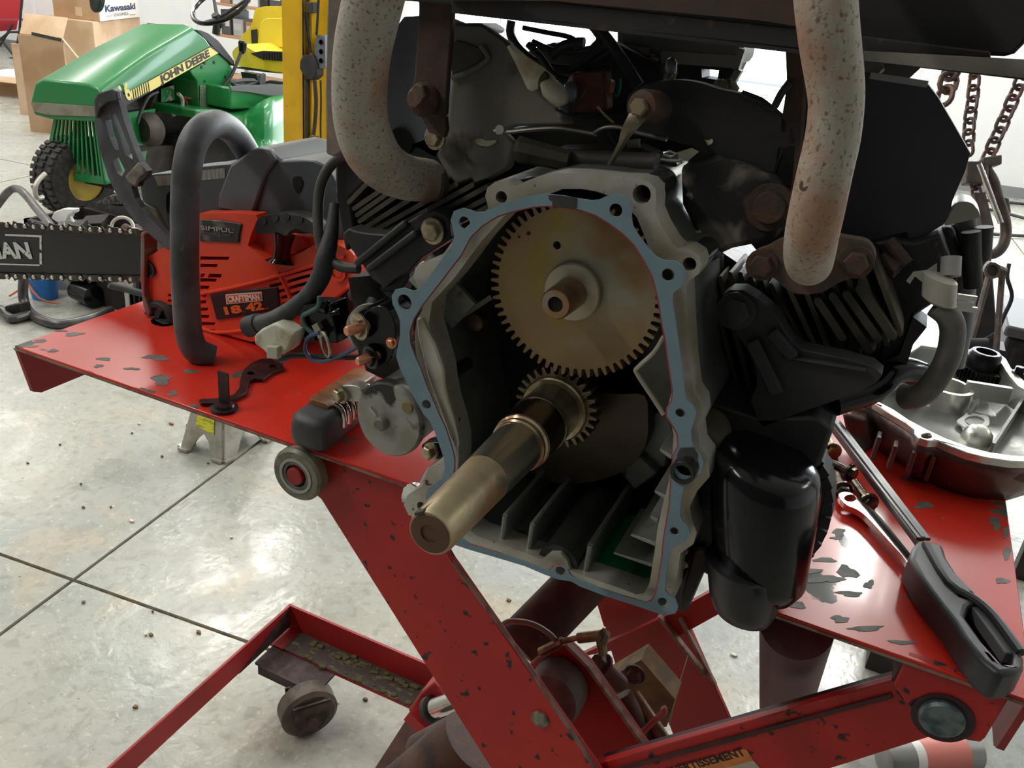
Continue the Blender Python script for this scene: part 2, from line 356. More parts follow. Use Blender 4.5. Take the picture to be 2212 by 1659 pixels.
for x in range(-10, 8):             # panel seams standing a little proud
    if -4.9 < x < -.9 or .05 < x < 3.45: continue
    o = P('trim_%d' % (x + 11), bar(wp(x, .1, .006), wp(x, 3.98, .006), .05, .01, wn), WALLM); top(o, None, None, kind='structure')
o = P('baseboard_back', comb(bar(wp(-11, .045, .012), wp(-4.75, .045, .012), .02, .09), bar(wp(-.95, .045, .012), wp(8, .045, .012), .02, .09)), M('grey_base_strip', (.25, .26, .27), .6)); top(o, None, None, kind='structure')
for nm, p0, p1, in (('wall_left', (-11, -4, 0), (-11, 10, 0)), ('wall_right', (8, -4, 0), (8, 10, 0)), ('wall_front', (-11.1, -4, 0), (8.1, -4, 0))):
    o = P(nm, bar(V(p0) + V((0, 0, H4 / 2)), V(p1) + V((0, 0, H4 / 2)), .1, H4), WALLM if nm != 'wall_front' else M('dark_grey_panelling', (.05, .05, .052), .7)); top(o, 'workshop side wall', None, kind='structure')
o = P('ceiling', bx(-11.1, 8.1, -4.1, 10.1, H4, H4 + .1), CEILM); top(o, 'white workshop ceiling', None, kind='structure')
for i, (x, y, p) in enumerate(LAMPS):
    t = thing('ceiling_light', 'long fluorescent ceiling light above the workshop', 'ceiling light', (x, y, 4.0), 'fluorescent ceiling lights')
    P('housing', bx(x - .15, x + .15, y - 1.2, y + 1.2, 3.90, 4.0), WHT, t, bevel=.01)
    for s in (-.07, .07): P('lamp_tube', cyl((x + s, y - 1.15, 3.885), (x + s, y + 1.15, 3.885), .013, seg=10), BAG, t)
# ------------------------------------------------------------ small debris on the floor
k = 0
for px, py, s in ((300, 915, 1), (370, 915, 1.4), (405, 918, .8), (285, 935, .6), (350, 985, .8), (285, 1125, 1.0), (180, 1095, .9), (180, 1300, .8), (325, 1370, .9), (330, 1320, .6), (315, 1370, .7), (430, 1365, 1.1), (293, 1526, .9), (175, 1045, .5), (240, 1095, .5), (500, 1160, .6), (130, 960, .6), (450, 1000, .7), (60, 1000, .7), (1098, 1295, 1.2), (1585, 1414, 1.1), (790, 1510, .8)):
    c = g(px, py, .003); a = random.random() * 6; n = 6
    pts = [c + V((math.cos(a + i * 2 * PI / n) * .011 * s * random.uniform(.5, 1.3), math.sin(a + i * 2 * PI / n) * .007 * s * random.uniform(.6, 1.3), 0)) for i in range(n)]
    o = P('debris_flake', plate([c + (p - c) * .62 - V((0, 0, .0025)) for p in pts], (0, 0, .004)), DEBR if k % 5 else CREAM); top(o, 'small dry flake of debris lying on the concrete floor', 'debris', 'flakes of debris on the floor'); k += 1
# ------------------------------------------------------------ red scissor lift table
TZ = .89; XL, XR, YF, YB = -.806, .180, .5605, 1.02
lift = thing('scissor_lift', 'chipped red steel scissor lift table carrying the stripped engine and the chainsaw', 'lift table', (-.3, .8, 0))
NX0, NX1, NY = -.296, .004, .70      # open bay in the middle of the table where the crankcase hangs
tp = P('tabletop', plate([(XL, YF, TZ), (NX0, YF, TZ), (NX0, NY, TZ), (NX1, NY, TZ), (NX1, YF, TZ), (XR, YF, TZ), (XR, YB, TZ), (XL, YB, TZ)], (0, 0, -.005)), RED, lift, bevel=.0015)
P('side_flange', plate([(XL, YF, TZ - .005), (XL, YF + .01, TZ - .058), (XL, YF + .02, TZ - .063), (XL, YB, TZ - .063), (XL, YB, TZ - .005)], (.005, 0, 0)), REDD, lift)
P('side_flange', plate([(XR - .005, YF, TZ - .005), (XR - .005, YF + .012, TZ - .058), (XR - .005, YF + .02, TZ - .063), (XR - .005, YB, TZ - .063), (XR - .005, YB, TZ - .005)], (.005, 0, 0)), REDD, lift)
P('rear_flange', bx(XL + .005, XR - .005, YB - .005, YB, TZ - .063, TZ - .005), REDD, lift)
for x0_, x1_ in ((XL, NX0), (NX1, XR)): P('front_edge', bx(x0_, x1_, YF - .0012, YF + .0002, TZ - .0045, TZ - .0025), EDGE, lift, label='bare worn front edge of the red tabletop')
def ext(a, b, z):                   # carry the line a-b on until height z
    return a + (b - a) * ((z - a.z) / (b.z - a.z))
# front arms
Y1 = .574
a0, a1, b0, b1 = q(693, 1078, Y1), q(1060, 1659, Y1), q(925, 1120, Y1), q(1288, 1659, Y1)
arm = [q(642, 985, Y1), q(700, 968, Y1), q(880, 1040, Y1), q(975, 1210, Y1), b1, ext(q(1110, 1390, Y1), b1, .18), ext(a0, a1, .16), a1, a0, q(645, 1040, Y1)]
P('scissor_arm', plate(arm, (0, .008, 0)), REDS, lift, bevel=.001)
P('arm_edge', comb(bar(q(975, 1212, Y1 - .0006) + V((.0015, 0, 0)), q(1110, 1392, Y1 - .0006), .0012, .0045, (0, 1, 0)), bar(q(1110, 1392, Y1 - .0006), q(1288, 1662, Y1 - .0006), .0012, .0045, (0, 1, 0))), EDGE, lift, label='bare worn edge of the scissor arm')
Y2 = .590
t0, t1 = q(1290, 1650, Y2), q(1935, 1468, Y2); u0, u1 = q(1799, 1659, Y2), q(2041, 1582, Y2)
arm2 = [t0, t1, q(2075, 1500, Y2), q(2075, 1560, Y2), u1, u0, ext(u1, u0, .17), ext(t1, t0, .20)]
P('scissor_arm', plate(arm2, (0, .008, 0)), REDS, lift, bevel=.001)
P('arm_top_rib', bar(q(1300, 1650, Y2 + .012) + V((0, 0, -.002)), q(1930, 1474, Y2 + .012) + V((0, 0, -.002)), .004, .028, (0, 1, 0)), M('grimy_dark_red', (.08, .018, .018), .6, c2=(.04, .02, .02), s2=50, bump=.2), lift, label='grimy dark upper rib of the arm')
br = [q(1960, 1416, .5635), q(2184, 1490, .5635), q(2188, 1496, .5635), q(2128, 1596, .5635), q(2118, 1604, .5635), q(2092, 1600, .5635), q(1990, 1565, .5635), q(1930, 1480, .5635)]
P('pivot_bracket', plate(br, (0, .006, 0)), REDS, lift, bevel=.0012)
P('pivot_bracket', plate([q(1955, 1424, .566), q(1963, 1424, .566), q(1932, 1474, .566), q(1926, 1470, .566)], (0, .05, 0)), RUSTB, lift)
P('pivot_pin', comb(lathe(q(2034, 1547, .5635), (0, -1, 0), [(0, .0155), (.004, .0155), (.006, .0135)], 24)), M('teal_grey_pin', (.16, .2, .2), .45, .6, c2=(.06, .09, .10), s2=90, bump=.3), lift, label='dull grey round pivot pin')
P('pin_grease', lathe(q(2036, 1550, .5632), (0, -1, 0), [(0, .021), (.001, .021)], 24), M('grease_ring', (.03, .012, .014), .5), lift)
P('pivot_pin', lathe(q(1167, 1552, Y1), (0, -1, 0), [(0, .0088), (.002, .0088), (.003, .007)], 20), M('olive_pin', (.28, .27, .2), .5, .4, c2=(.14, .13, .09), s2=120, bump=.2), lift, label='small olive-grey pivot pin on the front arm')
# label on the arm
lb = P('warning_label', plate([q(1470, 1668, Y2), q(1455, 1659, Y2), q(1606, 1617, Y2), q(1614, 1620, Y2), q(1627, 1641, Y2), q(1580, 1665, Y2)], (0, -.0006, 0)), ORG_, lift, label='orange warning label')
P('label_panel', plate([q(1520, 1672, Y2 - .0002), q(1627, 1642, Y2 - .0002), q(1650, 1668, Y2 - .0002), q(1560, 1690, Y2 - .0002)], (0, -.0006, 0)), M('cream_label_panel', (.5, .45, .33), .6), lift)
pe = q(1612, 1631, Y2 - .0008); ps = q(1460, 1671, Y2 - .0008); xd = (pe - ps).normalized()
text('label_lettering', 'AVERTISSEMENT', pe, xd, q(1600, 1610, Y2) - q(1606, 1632, Y2), .0115, DECK, lb, .0002, .0002, 1.0, 1, 'RIGHT')
# roller
rc = q(660, 1013, .566)
rl = P('roller', lathe(rc, (0, -1, 0), [(-.0, .016), (-.0, .0245), (.002, .027), (.012, .027), (.015, .0245), (.015, .0185), (.0135, .0180), (.0135, .0145), (.0148, .0142), (.0148, .0115), (.010, .0112), (.010, 0)], 36), M('olive_roller', (.20, .19, .13), .45, .1, c2=(.12, .115, .08), s2=60), lift)
P('roller_ring', lathe(rc, (0, -1, 0), [(.0135, .0182), (.0158, .0180), (.0158, .0150), (.0135, .0148)], 32, cap=False), M('grey_roller_ring', (.36, .36, .33), .4, .3), rl)
P('axle_end', lathe(rc, (0, -1, 0), [(.008, .0088), (.0165, .0088), (.0172, .0078)], 24), REDD, rl, label='red painted axle end')
# rear arms and inner link
P('rear_arm', plate([q(1268, 1235, .90), q(1440, 1270, .90), q(1486, 1350, .90), q(1592, 1590, .90), q(1680, 1760, .90), q(1520, 1760, .90), q(1444, 1562, .90), q(1330, 1440, .90)], (0, .008, 0)), REDD, lift, bevel=.001)
P('rear_arm', plate([q(1440, 1330, .86), q(1560, 1265, .86), q(1700, 1180, .86), q(1600, 1300, .86), q(1460, 1378, .86), q(1250, 1420, .86), q(1200, 1440, .86)], (0, .008, 0)), REDD, lift)
P('arm_edge', bar(q(1424, 1330, .855), q(1524, 1458, .855), .004, .008, (0, 1, 0)), EDGE, lift, label='bare worn edge of the rear arm')
P('arm_edge', bar(q(1470, 1335, .857), q(1545, 1480, .857), .004, .006, (0, 1, 0)), EDGE, lift, label='bare worn edge of the rear arm')
lk = [q(1140, 1440, .66), q(1172, 1412, .66), q(1222, 1388, .66), q(1272, 1436, .66), q(1404, 1625, .66), q(1460, 1720, .66), q(1300, 1730, .66), q(1190, 1560, .66)]
P('inner_link', plate(lk, (0, .01, 0)), REDD, lift, bevel=.001)
P('arm_edge', comb(bar(q(1224, 1390, .657), q(1272, 1438, .657), .004, .007, (0, 1, 0)), bar(q(1272, 1438, .657), q(1406, 1628, .657), .004, .0075, (0, 1, 0)), bar(q(1160, 1425, .657), q(1222, 1388, .657), .003, .004, (0, 1, 0))), EDGE, lift, label='bare worn edge of the inner link')
c = q(1211, 1480, .655)
P('round_boss', loft([circ(c + V((0, -t, 0)), (0, 1, 0), r, 28, r * 1.2) for t, r in ((0, .030), (.02, .030), (.026, .027), (.028, .020))]), M('grey_boss', (.15, .14, .125), .6, .3, c2=(.10, .09, .08), s2=50, bump=.4, bs=200), lift, label='rounded grey end of the cross tube')
# tubes
P('cross_tube', cyl(q(1120, 1400, .70), q(1300, 1215, .80), .030, seg=28), RUSTB, lift)
P('hydraulic_hose', tube([q(1085, 1350, .64), q(1105, 1342, .64), q(1150, 1348, .645), q(1190, 1372, .65), q(1206, 1395, .655)], .003, 10, sm=4), M('tan_hose', (.16, .11, .07), .5), lift)
P('hose_fitting', comb(cyl(q(1168, 1408, .652), q(1215, 1385, .652), .005, seg=8), cyl(q(1215, 1385, .652), q(1255, 1376, .652), .003, seg=8), cyl(q(1250, 1378, .652), q(1300, 1372, .652), .0055, seg=12), cyl(q(1296, 1370, .652), q(1302, 1410, .655), .005, seg=10), hexbolt(q(1300, 1374, .65), (1, 0, 0), .007)), M('brass_fitting', (.2, .15, .08), .4, .6, c2=(.12, .07, .04), s2=80), lift, label='brassy hydraulic hose fitting')
P('valve_block', plate([q(1290, 1480, .76), q(1385, 1425, .76), q(1458, 1510, .76), q(1440, 1570, .76), q(1362, 1578, .76), q(1310, 1540, .76)], (0, .03, 0)), M('rusty_ochre_block', (.12, .075, .035), .65, .3, c2=(.2, .13, .05), s2=40, bump=.3), lift)
P('actuator_rod', cyl(q(1370, 1500, .735), q(1462, 1640, .70), .0075, seg=16), M('brown_rod', (.17, .12, .08), .45, .5, c2=(.1, .06, .04), s2=50), lift)
P('actuator_rod', cyl(q(1345, 1500, .72), q(1450, 1700, .70), .011, seg=16), RUSTB, lift)
P('release_lever', tube([q(1432, 1528, .70), q(1434, 1538, .70), q(1408, 1562, .70), q(1390, 1580, .70)], .0035, 8, sm=3), M('red_rod', (.25, .05, .035), .5), lift)
P('fitting_elbow', comb(cyl(q(1300, 1440, .70), q(1340, 1480, .71), .010, seg=12), hexbolt(q(1300, 1440, .70), (-.6, -.3, .6), .011), hexbolt(q(1372, 1455, .74), (0, -1, 0), .009)), RUSTB, lift)
P('release_wire', tube([q(1486, 1415, .84), q(1466, 1480, .80), q(1445, 1565, .76)], .0007, 5), M('thin_grey_wire', (.3, .25, .22), .5), lift)
# hydraulic ram and support tubes
P('support_tube', cyl(g(1722, 1345, .862), g(1722, 1345, .862) + (q(1690, 1560, .93) - g(1722, 1345, .862)) * 2.2, .029, seg=28), BROWNP, lift)
P('cross_tube', cyl(q(915, 1640, .72), q(1040, 1575, .74), .034, seg=28), RUSTB, lift)
P('cross_tube', cyl(q(1015, 1600, .70), q(870, 1720, .66), .040, seg=28), RUSTB, lift)
kb = [q(880, 1536, .80), q(905, 1500, .80), q(935, 1475, .80), q(960, 1500, .80), q(985, 1560, .80), q(955, 1580, .80)]
P('pivot_block', plate(kb, (0, .05, 0)), REDD, lift, bevel=.003)
P('pivot_block', pp(q(922, 1553, .79), (.022, 0, -.012), (.004, 0, .009), (0, .02, 0)), M('fresh_red', (.42, .02, .015), .45), lift, label='brighter red face of the pivot block')
P('chrome_rod', cyl(q(932, 1533, .785), q(990, 1510, .785), .0145, seg=24), CHRM, lift, label='short polished chrome rod')
P('rod_seal', lathe(q(932, 1533, .785), q(990, 1510, .785) - q(932, 1533, .785), [(-.004, .019), (.004, .019)], 24), RUB, lift)
P('lever_leg', plate([q(880, 1550, .80), q(955, 1590, .80), q(870, 1700, .80), q(790, 1690, .80)], (0, .012, 0)), M('brown_lever', (.16, .09, .08), .6, c2=(.1, .06, .05), s2=30, bump=.2), lift, bevel=.001)
# base frame of angle iron, casters
ZB = .150; fx, fy = -.852, 1.066
P('base_rail', comb(bx(fx, .35, fy, fy + .005, ZB - .055, ZB), bx(fx, .35, fy - .055, fy + .005, ZB - .060, ZB - .0545)), REDD, lift)
P('base_rail', bx(fx, fx + .005, .10, fy, ZB - .050, ZB), REDD, lift, bevel=.001)
P('base_rail', comb(bx(.35, .355, .1, fy, ZB - .055, ZB), bx(fx, .35, .1, .105, ZB - .055, ZB)), REDD, lift)
P('flange_grime', bx(fx + .03, -.42, fy - .0545, fy - .001, ZB - .0549, ZB - .0530), M('dirty_flange', (.05, .038, .03), .85, c2=(.5, .03, .02), s2=16, t2=(.62, .66), c3=(.12, .11, .05), s3=90, t3=(.55, .62), bump=.5, bs=160, stretch=(.5, 1.2, 1)), lift, label='grimy flange with patches of bright red paint')
GG = M('grimy_gusset', (.035, .016, .015), .7, c2=(.06, .04, .035), s2=60, bump=.4)  # grime on the gusset; also the painted shade of corner_shade
gq = [g(561, 1440, .088), g(686, 1500, .088)]
P('corner_gusset', plate([gq[0], gq[1], V((gq[1].x, fy - .052, .088)), V((fx + .006, fy - .004, .088)), V((fx + .006, gq[0].y, .088))], (0, 0, .005)), GG, lift, label='dark grimy corner gusset')
P('gusset_lip', bar(gq[0] + V((0, -.002, -.004)), gq[1] + V((0, -.002, -.004)), .006, .020), GG, lift)
P('corner_shade', plate([(fx + .0052, fy - .004, ZB - .004), (fx + .0052, fy - .004, ZB - .05), (fx + .0052, fy - .15, ZB - .05)], (.0008, 0, 0)), GG, lift)  # dark triangle paints the shade in the rail corner
cw = g(650, 1590, .0) + V((0, .02, 0)); wx = V((.80, -.60, 0)).normalized(); wf = V((.6, .8, 0))
WR = .052
ca = P('caster', comb(plate([cw + wx * .026 + wf * a + V((0, 0, b)) for a, b in ((-.034, .088), (.034, .088), (.032, .050), (.016, .024), (-.014, .022), (-.030, .045))], wx * .003), plate([cw - wx * .029 + wf * a + V((0, 0, b)) for a, b in ((-.034, .088), (.034, .088), (.032, .050), (.016, .024), (-.014, .022), (-.030, .045))], wx * .003), pp(cw + V((0, 0, .0845)), wx * .029, wf * .028, V((0, 0, .002)))), M('grimy_caster_fork', (.09, .07, .05), .55, .5, c2=(.04, .03, .025), s2=50, bump=.3), lift)
P('caster_wheel', lathe(cw + V((0, 0, WR)) - wx * .021, wx, [(0, .02), (0, WR * .86), (.006, WR), (.036, WR), (.042, WR * .86), (.042, .02)], 36), M('worn_brown_wheel', (.10, .075, .055), .55, c2=(.05, .04, .03), s2=40, bump=.2), ca)
P('caster_bolt', comb(hexbolt(cw + V((0, 0, WR)) + wx * .029, wx, .009), hexbolt(cw + wf * -.02 + V((0, 0, .086)) + wx * .01, (0, 0, 1), .007)), BOLTD, ca)
random.seed(3)
gs = []
for i in range(60):
    x = random.uniform(fx + .06, -.42); y = fy - random.choice((.006, .01, .045, .012)) - random.random() * .012; s = random.uniform(.002, .005)
    gs.append(pp((x, y, ZB - .053 + s * .4), (s, s * .3, 0), (-s * .2, s * .6, s * .3), (0, .1 * s, s * .5)))
P('grass_clippings', comb(*gs), M('dry_clippings', (.09, .085, .03), .9), lift, kind='stuff', label='dry clippings caught in the frame corner')
# ------------------------------------------------------------ aluminium jack stand under the table
js = thing('jack_stand', 'aluminium jack stand with a yellow label standing under the red table', 'jack stand', g(480, 960, 0))
B = [g(392, 970, 0), g(482, 1000, 0), g(592, 945, 0)]; B.append(B[0] + B[2] - B[1])
cc = (B[0] + B[1] + B[2] + B[3]) / 4; hh = .30
T = [cc + (b - cc) * .30 + V((0, 0, hh)) for b in B]
for i in range(4):
    j = (i + 1) % 4; b0_, b1_, t0_, t1_ = B[i], B[j], T[i], T[j]
    m = lambda u, v_: (b0_ + (b1_ - b0_) * u) * (1 - v_) + (t0_ + (t1_ - t0_) * u) * v_
    nrm = (b1_ - b0_).cross(t0_ - b0_).normalized()
    outer = [m(0, 0), m(.22, 0), m(.36, .16), m(.5, .22), m(.64, .16), m(.78, 0), m(1, 0), m(1, 1), m(0, 1)]
    hole = [m(.36, .58), m(.64, .58), m(.60, .82), m(.40, .82)]
    P('leg_panel', plate(outer, nrm * .006, holes=[hole]), ALU if i else ALU, js, bevel=.002)
    for u_ in (.1, .9): P('foot', pp(m(u_, 0) + V((0, 0, .004)), (b1_ - b0_) * .11, nrm * .014, (0, 0, .004)), ALU, js)
P('ratchet_post', bx(cc.x - .016, cc.x + .016, cc.y - .014, cc.y + .014, .12, .40), BOLTD, js)
P('saddle', bx(cc.x - .05, cc.x + .05, cc.y - .03, cc.y + .03, .40, .415), BOLTD, js, bevel=.004)
i = 0; b0_, b1_, t0_, t1_ = B[0], B[1], T[0], T[1]; nrm = (b1_ - b0_).cross(t0_ - b0_).normalized()
nrm = nrm if nrm.dot(CAM - cc) > 0 else -nrm
P('yellow_label', plate([m0 + nrm * .0075 for m0 in [(b0_ + (b1_ - b0_) * u) * (1 - w_) + (t0_ + (t1_ - t0_) * u) * w_ for u, w_ in ((.25, .28), (.80, .24), (.78, .52), (.24, .56))]], nrm * .001), M('printed_yellow_label', (.72, .68, .06), .5, c2=(.45, .42, .03), s2=90, t2=(.5, .54), stretch=(.3, .3, 1.6)), js, label='yellow printed warning label')

# bare patches where the red paint has chipped off the tabletop
random.seed(21)
CHIP = M('bare_grey_patch', (.15, .15, .13), .55, .1, c2=(.09, .09, .08), s2=60, bump=.2)
for a, b, rx, ry in ((225, 776, 13, 4), (213, 791, 10, 3.5), (348, 821, 22, 10), (305, 846, 24, 8), (373, 850, 11, 5), (412, 803, 14, 5), (338, 773, 26, 6), (115, 758, 12, 3), (415, 880, 14, 6), (188, 806, 10, 2.5), (285, 797, 16, 3), (160, 722, 20, 4), (130, 714, 12, 3), (60, 748, 20, 3), (30, 752, 12, 2.5),
                     (1812, 1151, 15, 8), (1806, 1163, 12, 3), (1782, 1210, 20, 6), (1732, 1236, 34, 9), (1785, 1252, 36, 8), (1830, 1236, 22, 13), (1836, 1283, 26, 6), (1877, 1263, 12, 8), (2175, 1195, 9, 13), (2165, 1255, 13, 7), (1815, 1338, 20, 7), (1995, 1092, 16, 9), (1722, 1308, 22, 6), (1870, 1358, 40, 5), (1950, 1388, 30, 4), (2150, 1130, 12, 14), (2172, 1150, 6, 12), (1640, 1290, 12, 4)):
    c = g(a, b, TZ); n = 16; pts = []; ph = [random.uniform(0, 6.28) for _ in range(3)]
    for i in range(n):
        t = 2 * PI * i / n; k = 1 + .22 * math.sin(2 * t + ph[0]) + .18 * math.sin(3 * t + ph[1]) + .14 * math.sin(5 * t + ph[2])
        p = g(a + math.cos(t) * rx * k, b + math.sin(t) * ry * k, TZ - .0001); p.y = min(max(p.y, YF + .001), YB - .002); p.x = min(max(p.x, XL + .001), XR - .001); pts.append(p)
    P('paint_chip', plate(pts, (0, 0, .0004)), CHIP, lift, flat=True)
# ------------------------------------------------------------ the V-twin engine on its side (every face parallel to the lift's front edge)
OFF = dict(C3=(680, 0, 3.568), C4=(1200, 0, 3.16), C5=(1700, 0, 2.963), C6=(680, 400, 2.765), C7=(1000, 360, 3.318), C8=(1400, 450, 2.724), D1=(840, 760, 2.86),
           D2=(1400, 850, 2.724), B1=(0, 0, 2.962), B2=(0, 400, 2.765), D7=(1750, 700, 4.147), D8=(380, 0, 4.608), D6=(1500, 1200, 3.107), D5=(900, 1200, 2.765), O=(0, 0, 1))
def px(k, pts): a, b, s = OFF[k]; return [(a + x / s, b + y / s) for x, y in pts]
def py(k, pts, y): return [q(a, b, y) for a, b in px(k, pts)]
def pz(k, pts, z): return [g(a, b, z) for a, b in px(k, pts)]
BACK = lambda t: (0, t, 0)
def pxr(a, b, y, r): return (q(a + r, b, y) - q(a, b, y)).length
eng = thing('engine', 'stripped V-twin engine with open crankcase, blue-grey gasket, gears and long crankshaft', 'engine', (-.15, .62, TZ))
YG, YC = .506, .516
gout = [(973, 476), (980, 456), (998, 449.5), (1016, 454), (1027, 458), (1045, 458), (1078, 443), (1114, 432), (1150, 423), (1181, 419), (1217, 422.7), (1247, 428.7), (1277, 433), (1292, 432), (1307, 425), (1328.5, 419), (1346.6, 422.7), (1360, 434), (1364.7, 447.4), (1364, 468.5), (1366, 486.6), (1376.7, 504.7), (1397.8, 533), (1417, 554), (1434, 562.5), (1458, 564), (1474.7, 574), (1481.6, 589), (1479, 607), (1468.7, 622), (1453.6, 633), (1452, 649), (1458, 688.5), (1465.6, 736.7), (1471.7, 782), (1478, 845), (1481.6, 865), (1497, 877), (1504, 893), (1499, 910), (1492, 931), (1494, 956), (1499, 970), (1513, 984), (1519, 1001), (1515, 1022), (1497, 1038), (1478, 1052), (1471, 1082), (1469, 1113), (1474.6, 1127), (1487, 1137.6), (1491, 1151.6), (1485, 1167), (1466, 1178), (1448, 1188), (1443, 1211), (1438, 1249.5), (1436, 1274), (1445, 1286), (1459, 1295), (1465, 1311), (1459, 1325), (1441, 1329), (1417, 1323.6), (1364.5, 1305.5), (1308.5, 1288), (1252.6, 1267), (1235, 1256.5), (1203.6, 1251), (1175.7, 1241), (1133.7, 1223), (1063.8, 1202), (1021.8, 1190), (985, 1178), (945, 1140), (922, 1098), (919, 1075), (924, 1057), (941, 1043), (955, 1033), (960.6, 1011.7), (959, 991), (952, 970), (941, 938), (929, 910), (915, 894.6), (906, 879), (892, 854), (878.5, 826), (864.5, 798.5), (855.7, 770), (859, 751), (864, 725.5), (864, 693), (857, 675), (848, 657), (846, 639), (853.6, 626), (871.7, 622), (890, 628.6), (904, 626), (918.7, 610), (955, 559), (976, 530), (981, 512), (978, 492)]
gin = [(1096, 459.7), (1120.6, 453.4), (1150.7, 446.8), (1181, 444.4), (1217, 446.5), (1256, 453.4), (1286, 464), (1316.5, 482), (1346.6, 504.7), (1370.7, 528.8), (1394.8, 568), (1410, 598), (1417.4, 625), (1425, 661), (1431, 700.6), (1438.5, 736.7), (1444.5, 782), (1453.6, 842), (1452, 866), (1441, 882), (1441, 900), (1455, 921), (1464, 938), (1466, 963), (1455, 984), (1452, 1012), (1450, 1040), (1446.6, 1092), (1439.7, 1130.6), (1434, 1165.6), (1431, 1200.6), (1424, 1249.5), (1417, 1284.5), (1408, 1296.7), (1396, 1302), (1347, 1288), (1294.5, 1270.5), (1245.6, 1251), (1233, 1242.5), (1226, 1230), (1210.6, 1221.5), (1196.6, 1223), (1186, 1232), (1154.7, 1221.5), (1084.8, 1197), (1014.8, 1176), (975, 1150), (948, 1115), (941, 1075), (960, 1052), (978, 1035), (981, 1010), (981.6, 990.8), (974.6, 962.8), (962, 924), (948, 896), (938, 872), (920, 830), (906, 791), (897, 772), (886, 743.6), (884, 718), (893, 689), (911, 660), (947.6, 613), (994.6, 552), (1016, 512), (1041.7, 486.8), (1074, 467)]
def hole(cx, cy, r, y, n=20):
    c = q(cx, cy, y); rr = (q(cx + r, cy, y) - c).length; return circ(c, (0, 1, 0), rr, n)
GH = [(1003, 481, 12), (873.5, 653, 15), (921, 874, 9.5), (1330, 454, 14), (1443, 593.6, 14), (1469, 892, 11), (1484, 1005, 27), (1457, 1147.6, 10), (1432.6, 1302, 12), (1211, 1234, 11)]
gs_ = P('gasket', plate([q(a, b, YG) for a, b in gout], BACK(.0015), holes=[[q(a, b, YG) for a, b in gin]] + [hole(a, b, r, YG) for a, b, r in GH]), GSK, eng, flat=True)
P('gasket_edge', tube([q(a, b, YG + .0010) + V((0, 0, 0)) for a, b in gin], .0009, 6, closed=True), GSKR, gs_, label='dark red inner edge of the gasket')
P('sealant_patch', plate(py('C7', [(612, 205), (700, 208), (815, 222), (812, 300), (640, 282), (640, 250), (618, 240)], YG - .0006), BACK(.0006)), GSKD, gs_, label='dark patch on the gasket')
P('sealant_patch', plate(py('D1', [(1800, 596), (1885, 592), (1908, 640), (1900, 690), (1880, 650), (1830, 640), (1790, 665), (1778, 640)], YG - .0006), BACK(.0006)), GSKD, gs_, label='dark patch on the gasket')
P('dowel_sleeve', lathe(q(1483, 1005, YC), (0, -1, 0), [(-.02, .0085), (.012, .0085), (.0125, .0078), (.0125, .0058), (.002, .0055), (.0015, 0)], 28, cap=False), DARKI, eng)
# case flange
Cout = [(1048, 423), (1053, 405), (1069, 393), (1087, 396), (1102.5, 405), (1117.5, 404), (1135.6, 391.6), (1169, 379.6), (1205, 373.6), (1253, 375), (1301, 379.6), (1337.6, 384), (1376.7, 385.6), (1401, 391.6), (1416, 408), (1417.4, 432), (1415, 456), (1428, 486.6), (1452, 526), (1464, 538), (1488, 539), (1509, 553), (1515, 571), (1509, 592), (1488, 607), (1482, 619), (1484, 661), (1487, 722), (1491, 782), (1500, 850), (1516, 872), (1520, 905), (1508, 930), (1512, 965), (1530, 990), (1533, 1030), (1505, 1062), (1490, 1095), (1494, 1120), (1505, 1150), (1498, 1175), (1470, 1195), (1460, 1260), (1458, 1290), (1440, 1312), (1400, 1300), (1330, 1282), (1250, 1258), (1200, 1240), (1100, 1208), (1000, 1175), (930, 1130), (882, 1112), (872, 1090), (880, 1070), (912, 1050), (930, 1010), (965, 990), (958, 950), (935, 900), (915, 850), (905, 800), (898, 760), (896, 725), (900, 690), (915, 665), (905, 625), (893, 600), (897, 578), (920, 565), (950, 560), (985, 510), (1030, 470), (1055, 450)]
Cin = [(1088, 468), (1130, 440), (1180, 422), (1216, 408), (1256, 408), (1290, 414), (1340, 432), (1376, 470), (1388, 500), (1404, 540), (1424, 566), (1436, 600), (1444, 660), (1445, 700), (1449, 760), (1455, 830), (1444, 872), (1441, 896), (1450, 915), (1455, 940), (1452, 990), (1445, 1040), (1431, 1092), (1420, 1145), (1413, 1197), (1403, 1260), (1392, 1281), (1375, 1284.5), (1329.5, 1267), (1259.6, 1244), (1231.6, 1232), (1224.6, 1211), (1210.6, 1195), (1189.6, 1194), (1172, 1209), (1141, 1197), (1085, 1176), (1029, 1157), (1010, 1140), (985, 1080), (988, 1030), (991, 979), (989, 953), (980, 913.6), (965.7, 866.5), (958.5, 830), (955, 798), (940, 747), (926, 700), (933, 653), (980, 602), (1041.7, 519)]
CH = [(1083, 426, 12), (1386, 420, 20), (1489, 571, 15), (944, 832, 8), (910, 1094, 9)]
P('crankcase', plate([q(a, b, YC) for a, b in Cout], BACK(.022), holes=[[q(a, b, YC) for a, b in Cin]] + [hole(a, b, r, YC) for a, b, r in CH]), ALU, eng, bevel=.0012)
CYM = YC + .022
P('crankcase_wall', plate([q(a, b, CYM) for a, b in Cout], BACK(.115), holes=[[q(a, b, CYM) + V(((q(1200, 850, CYM) - q(a, b, CYM)) * -.01)) for a, b in Cin]]), ALUI, eng)
P('crankcase_back', plate([q(a, b, CYM) + V((0, .10, 0)) for a, b in Cout], BACK(.012)), DARKI, eng)
for (a, b, r) in CH: P('bolt_boss', lathe(q(a, b, YC), (0, 1, 0), [(.02, .001), (.021, (q(a + r * 1.6, b, YC) - q(a, b, YC)).length), (.05, (q(a + r * 1.6, b, YC) - q(a, b, YC)).length)], 20), DARKI, eng)
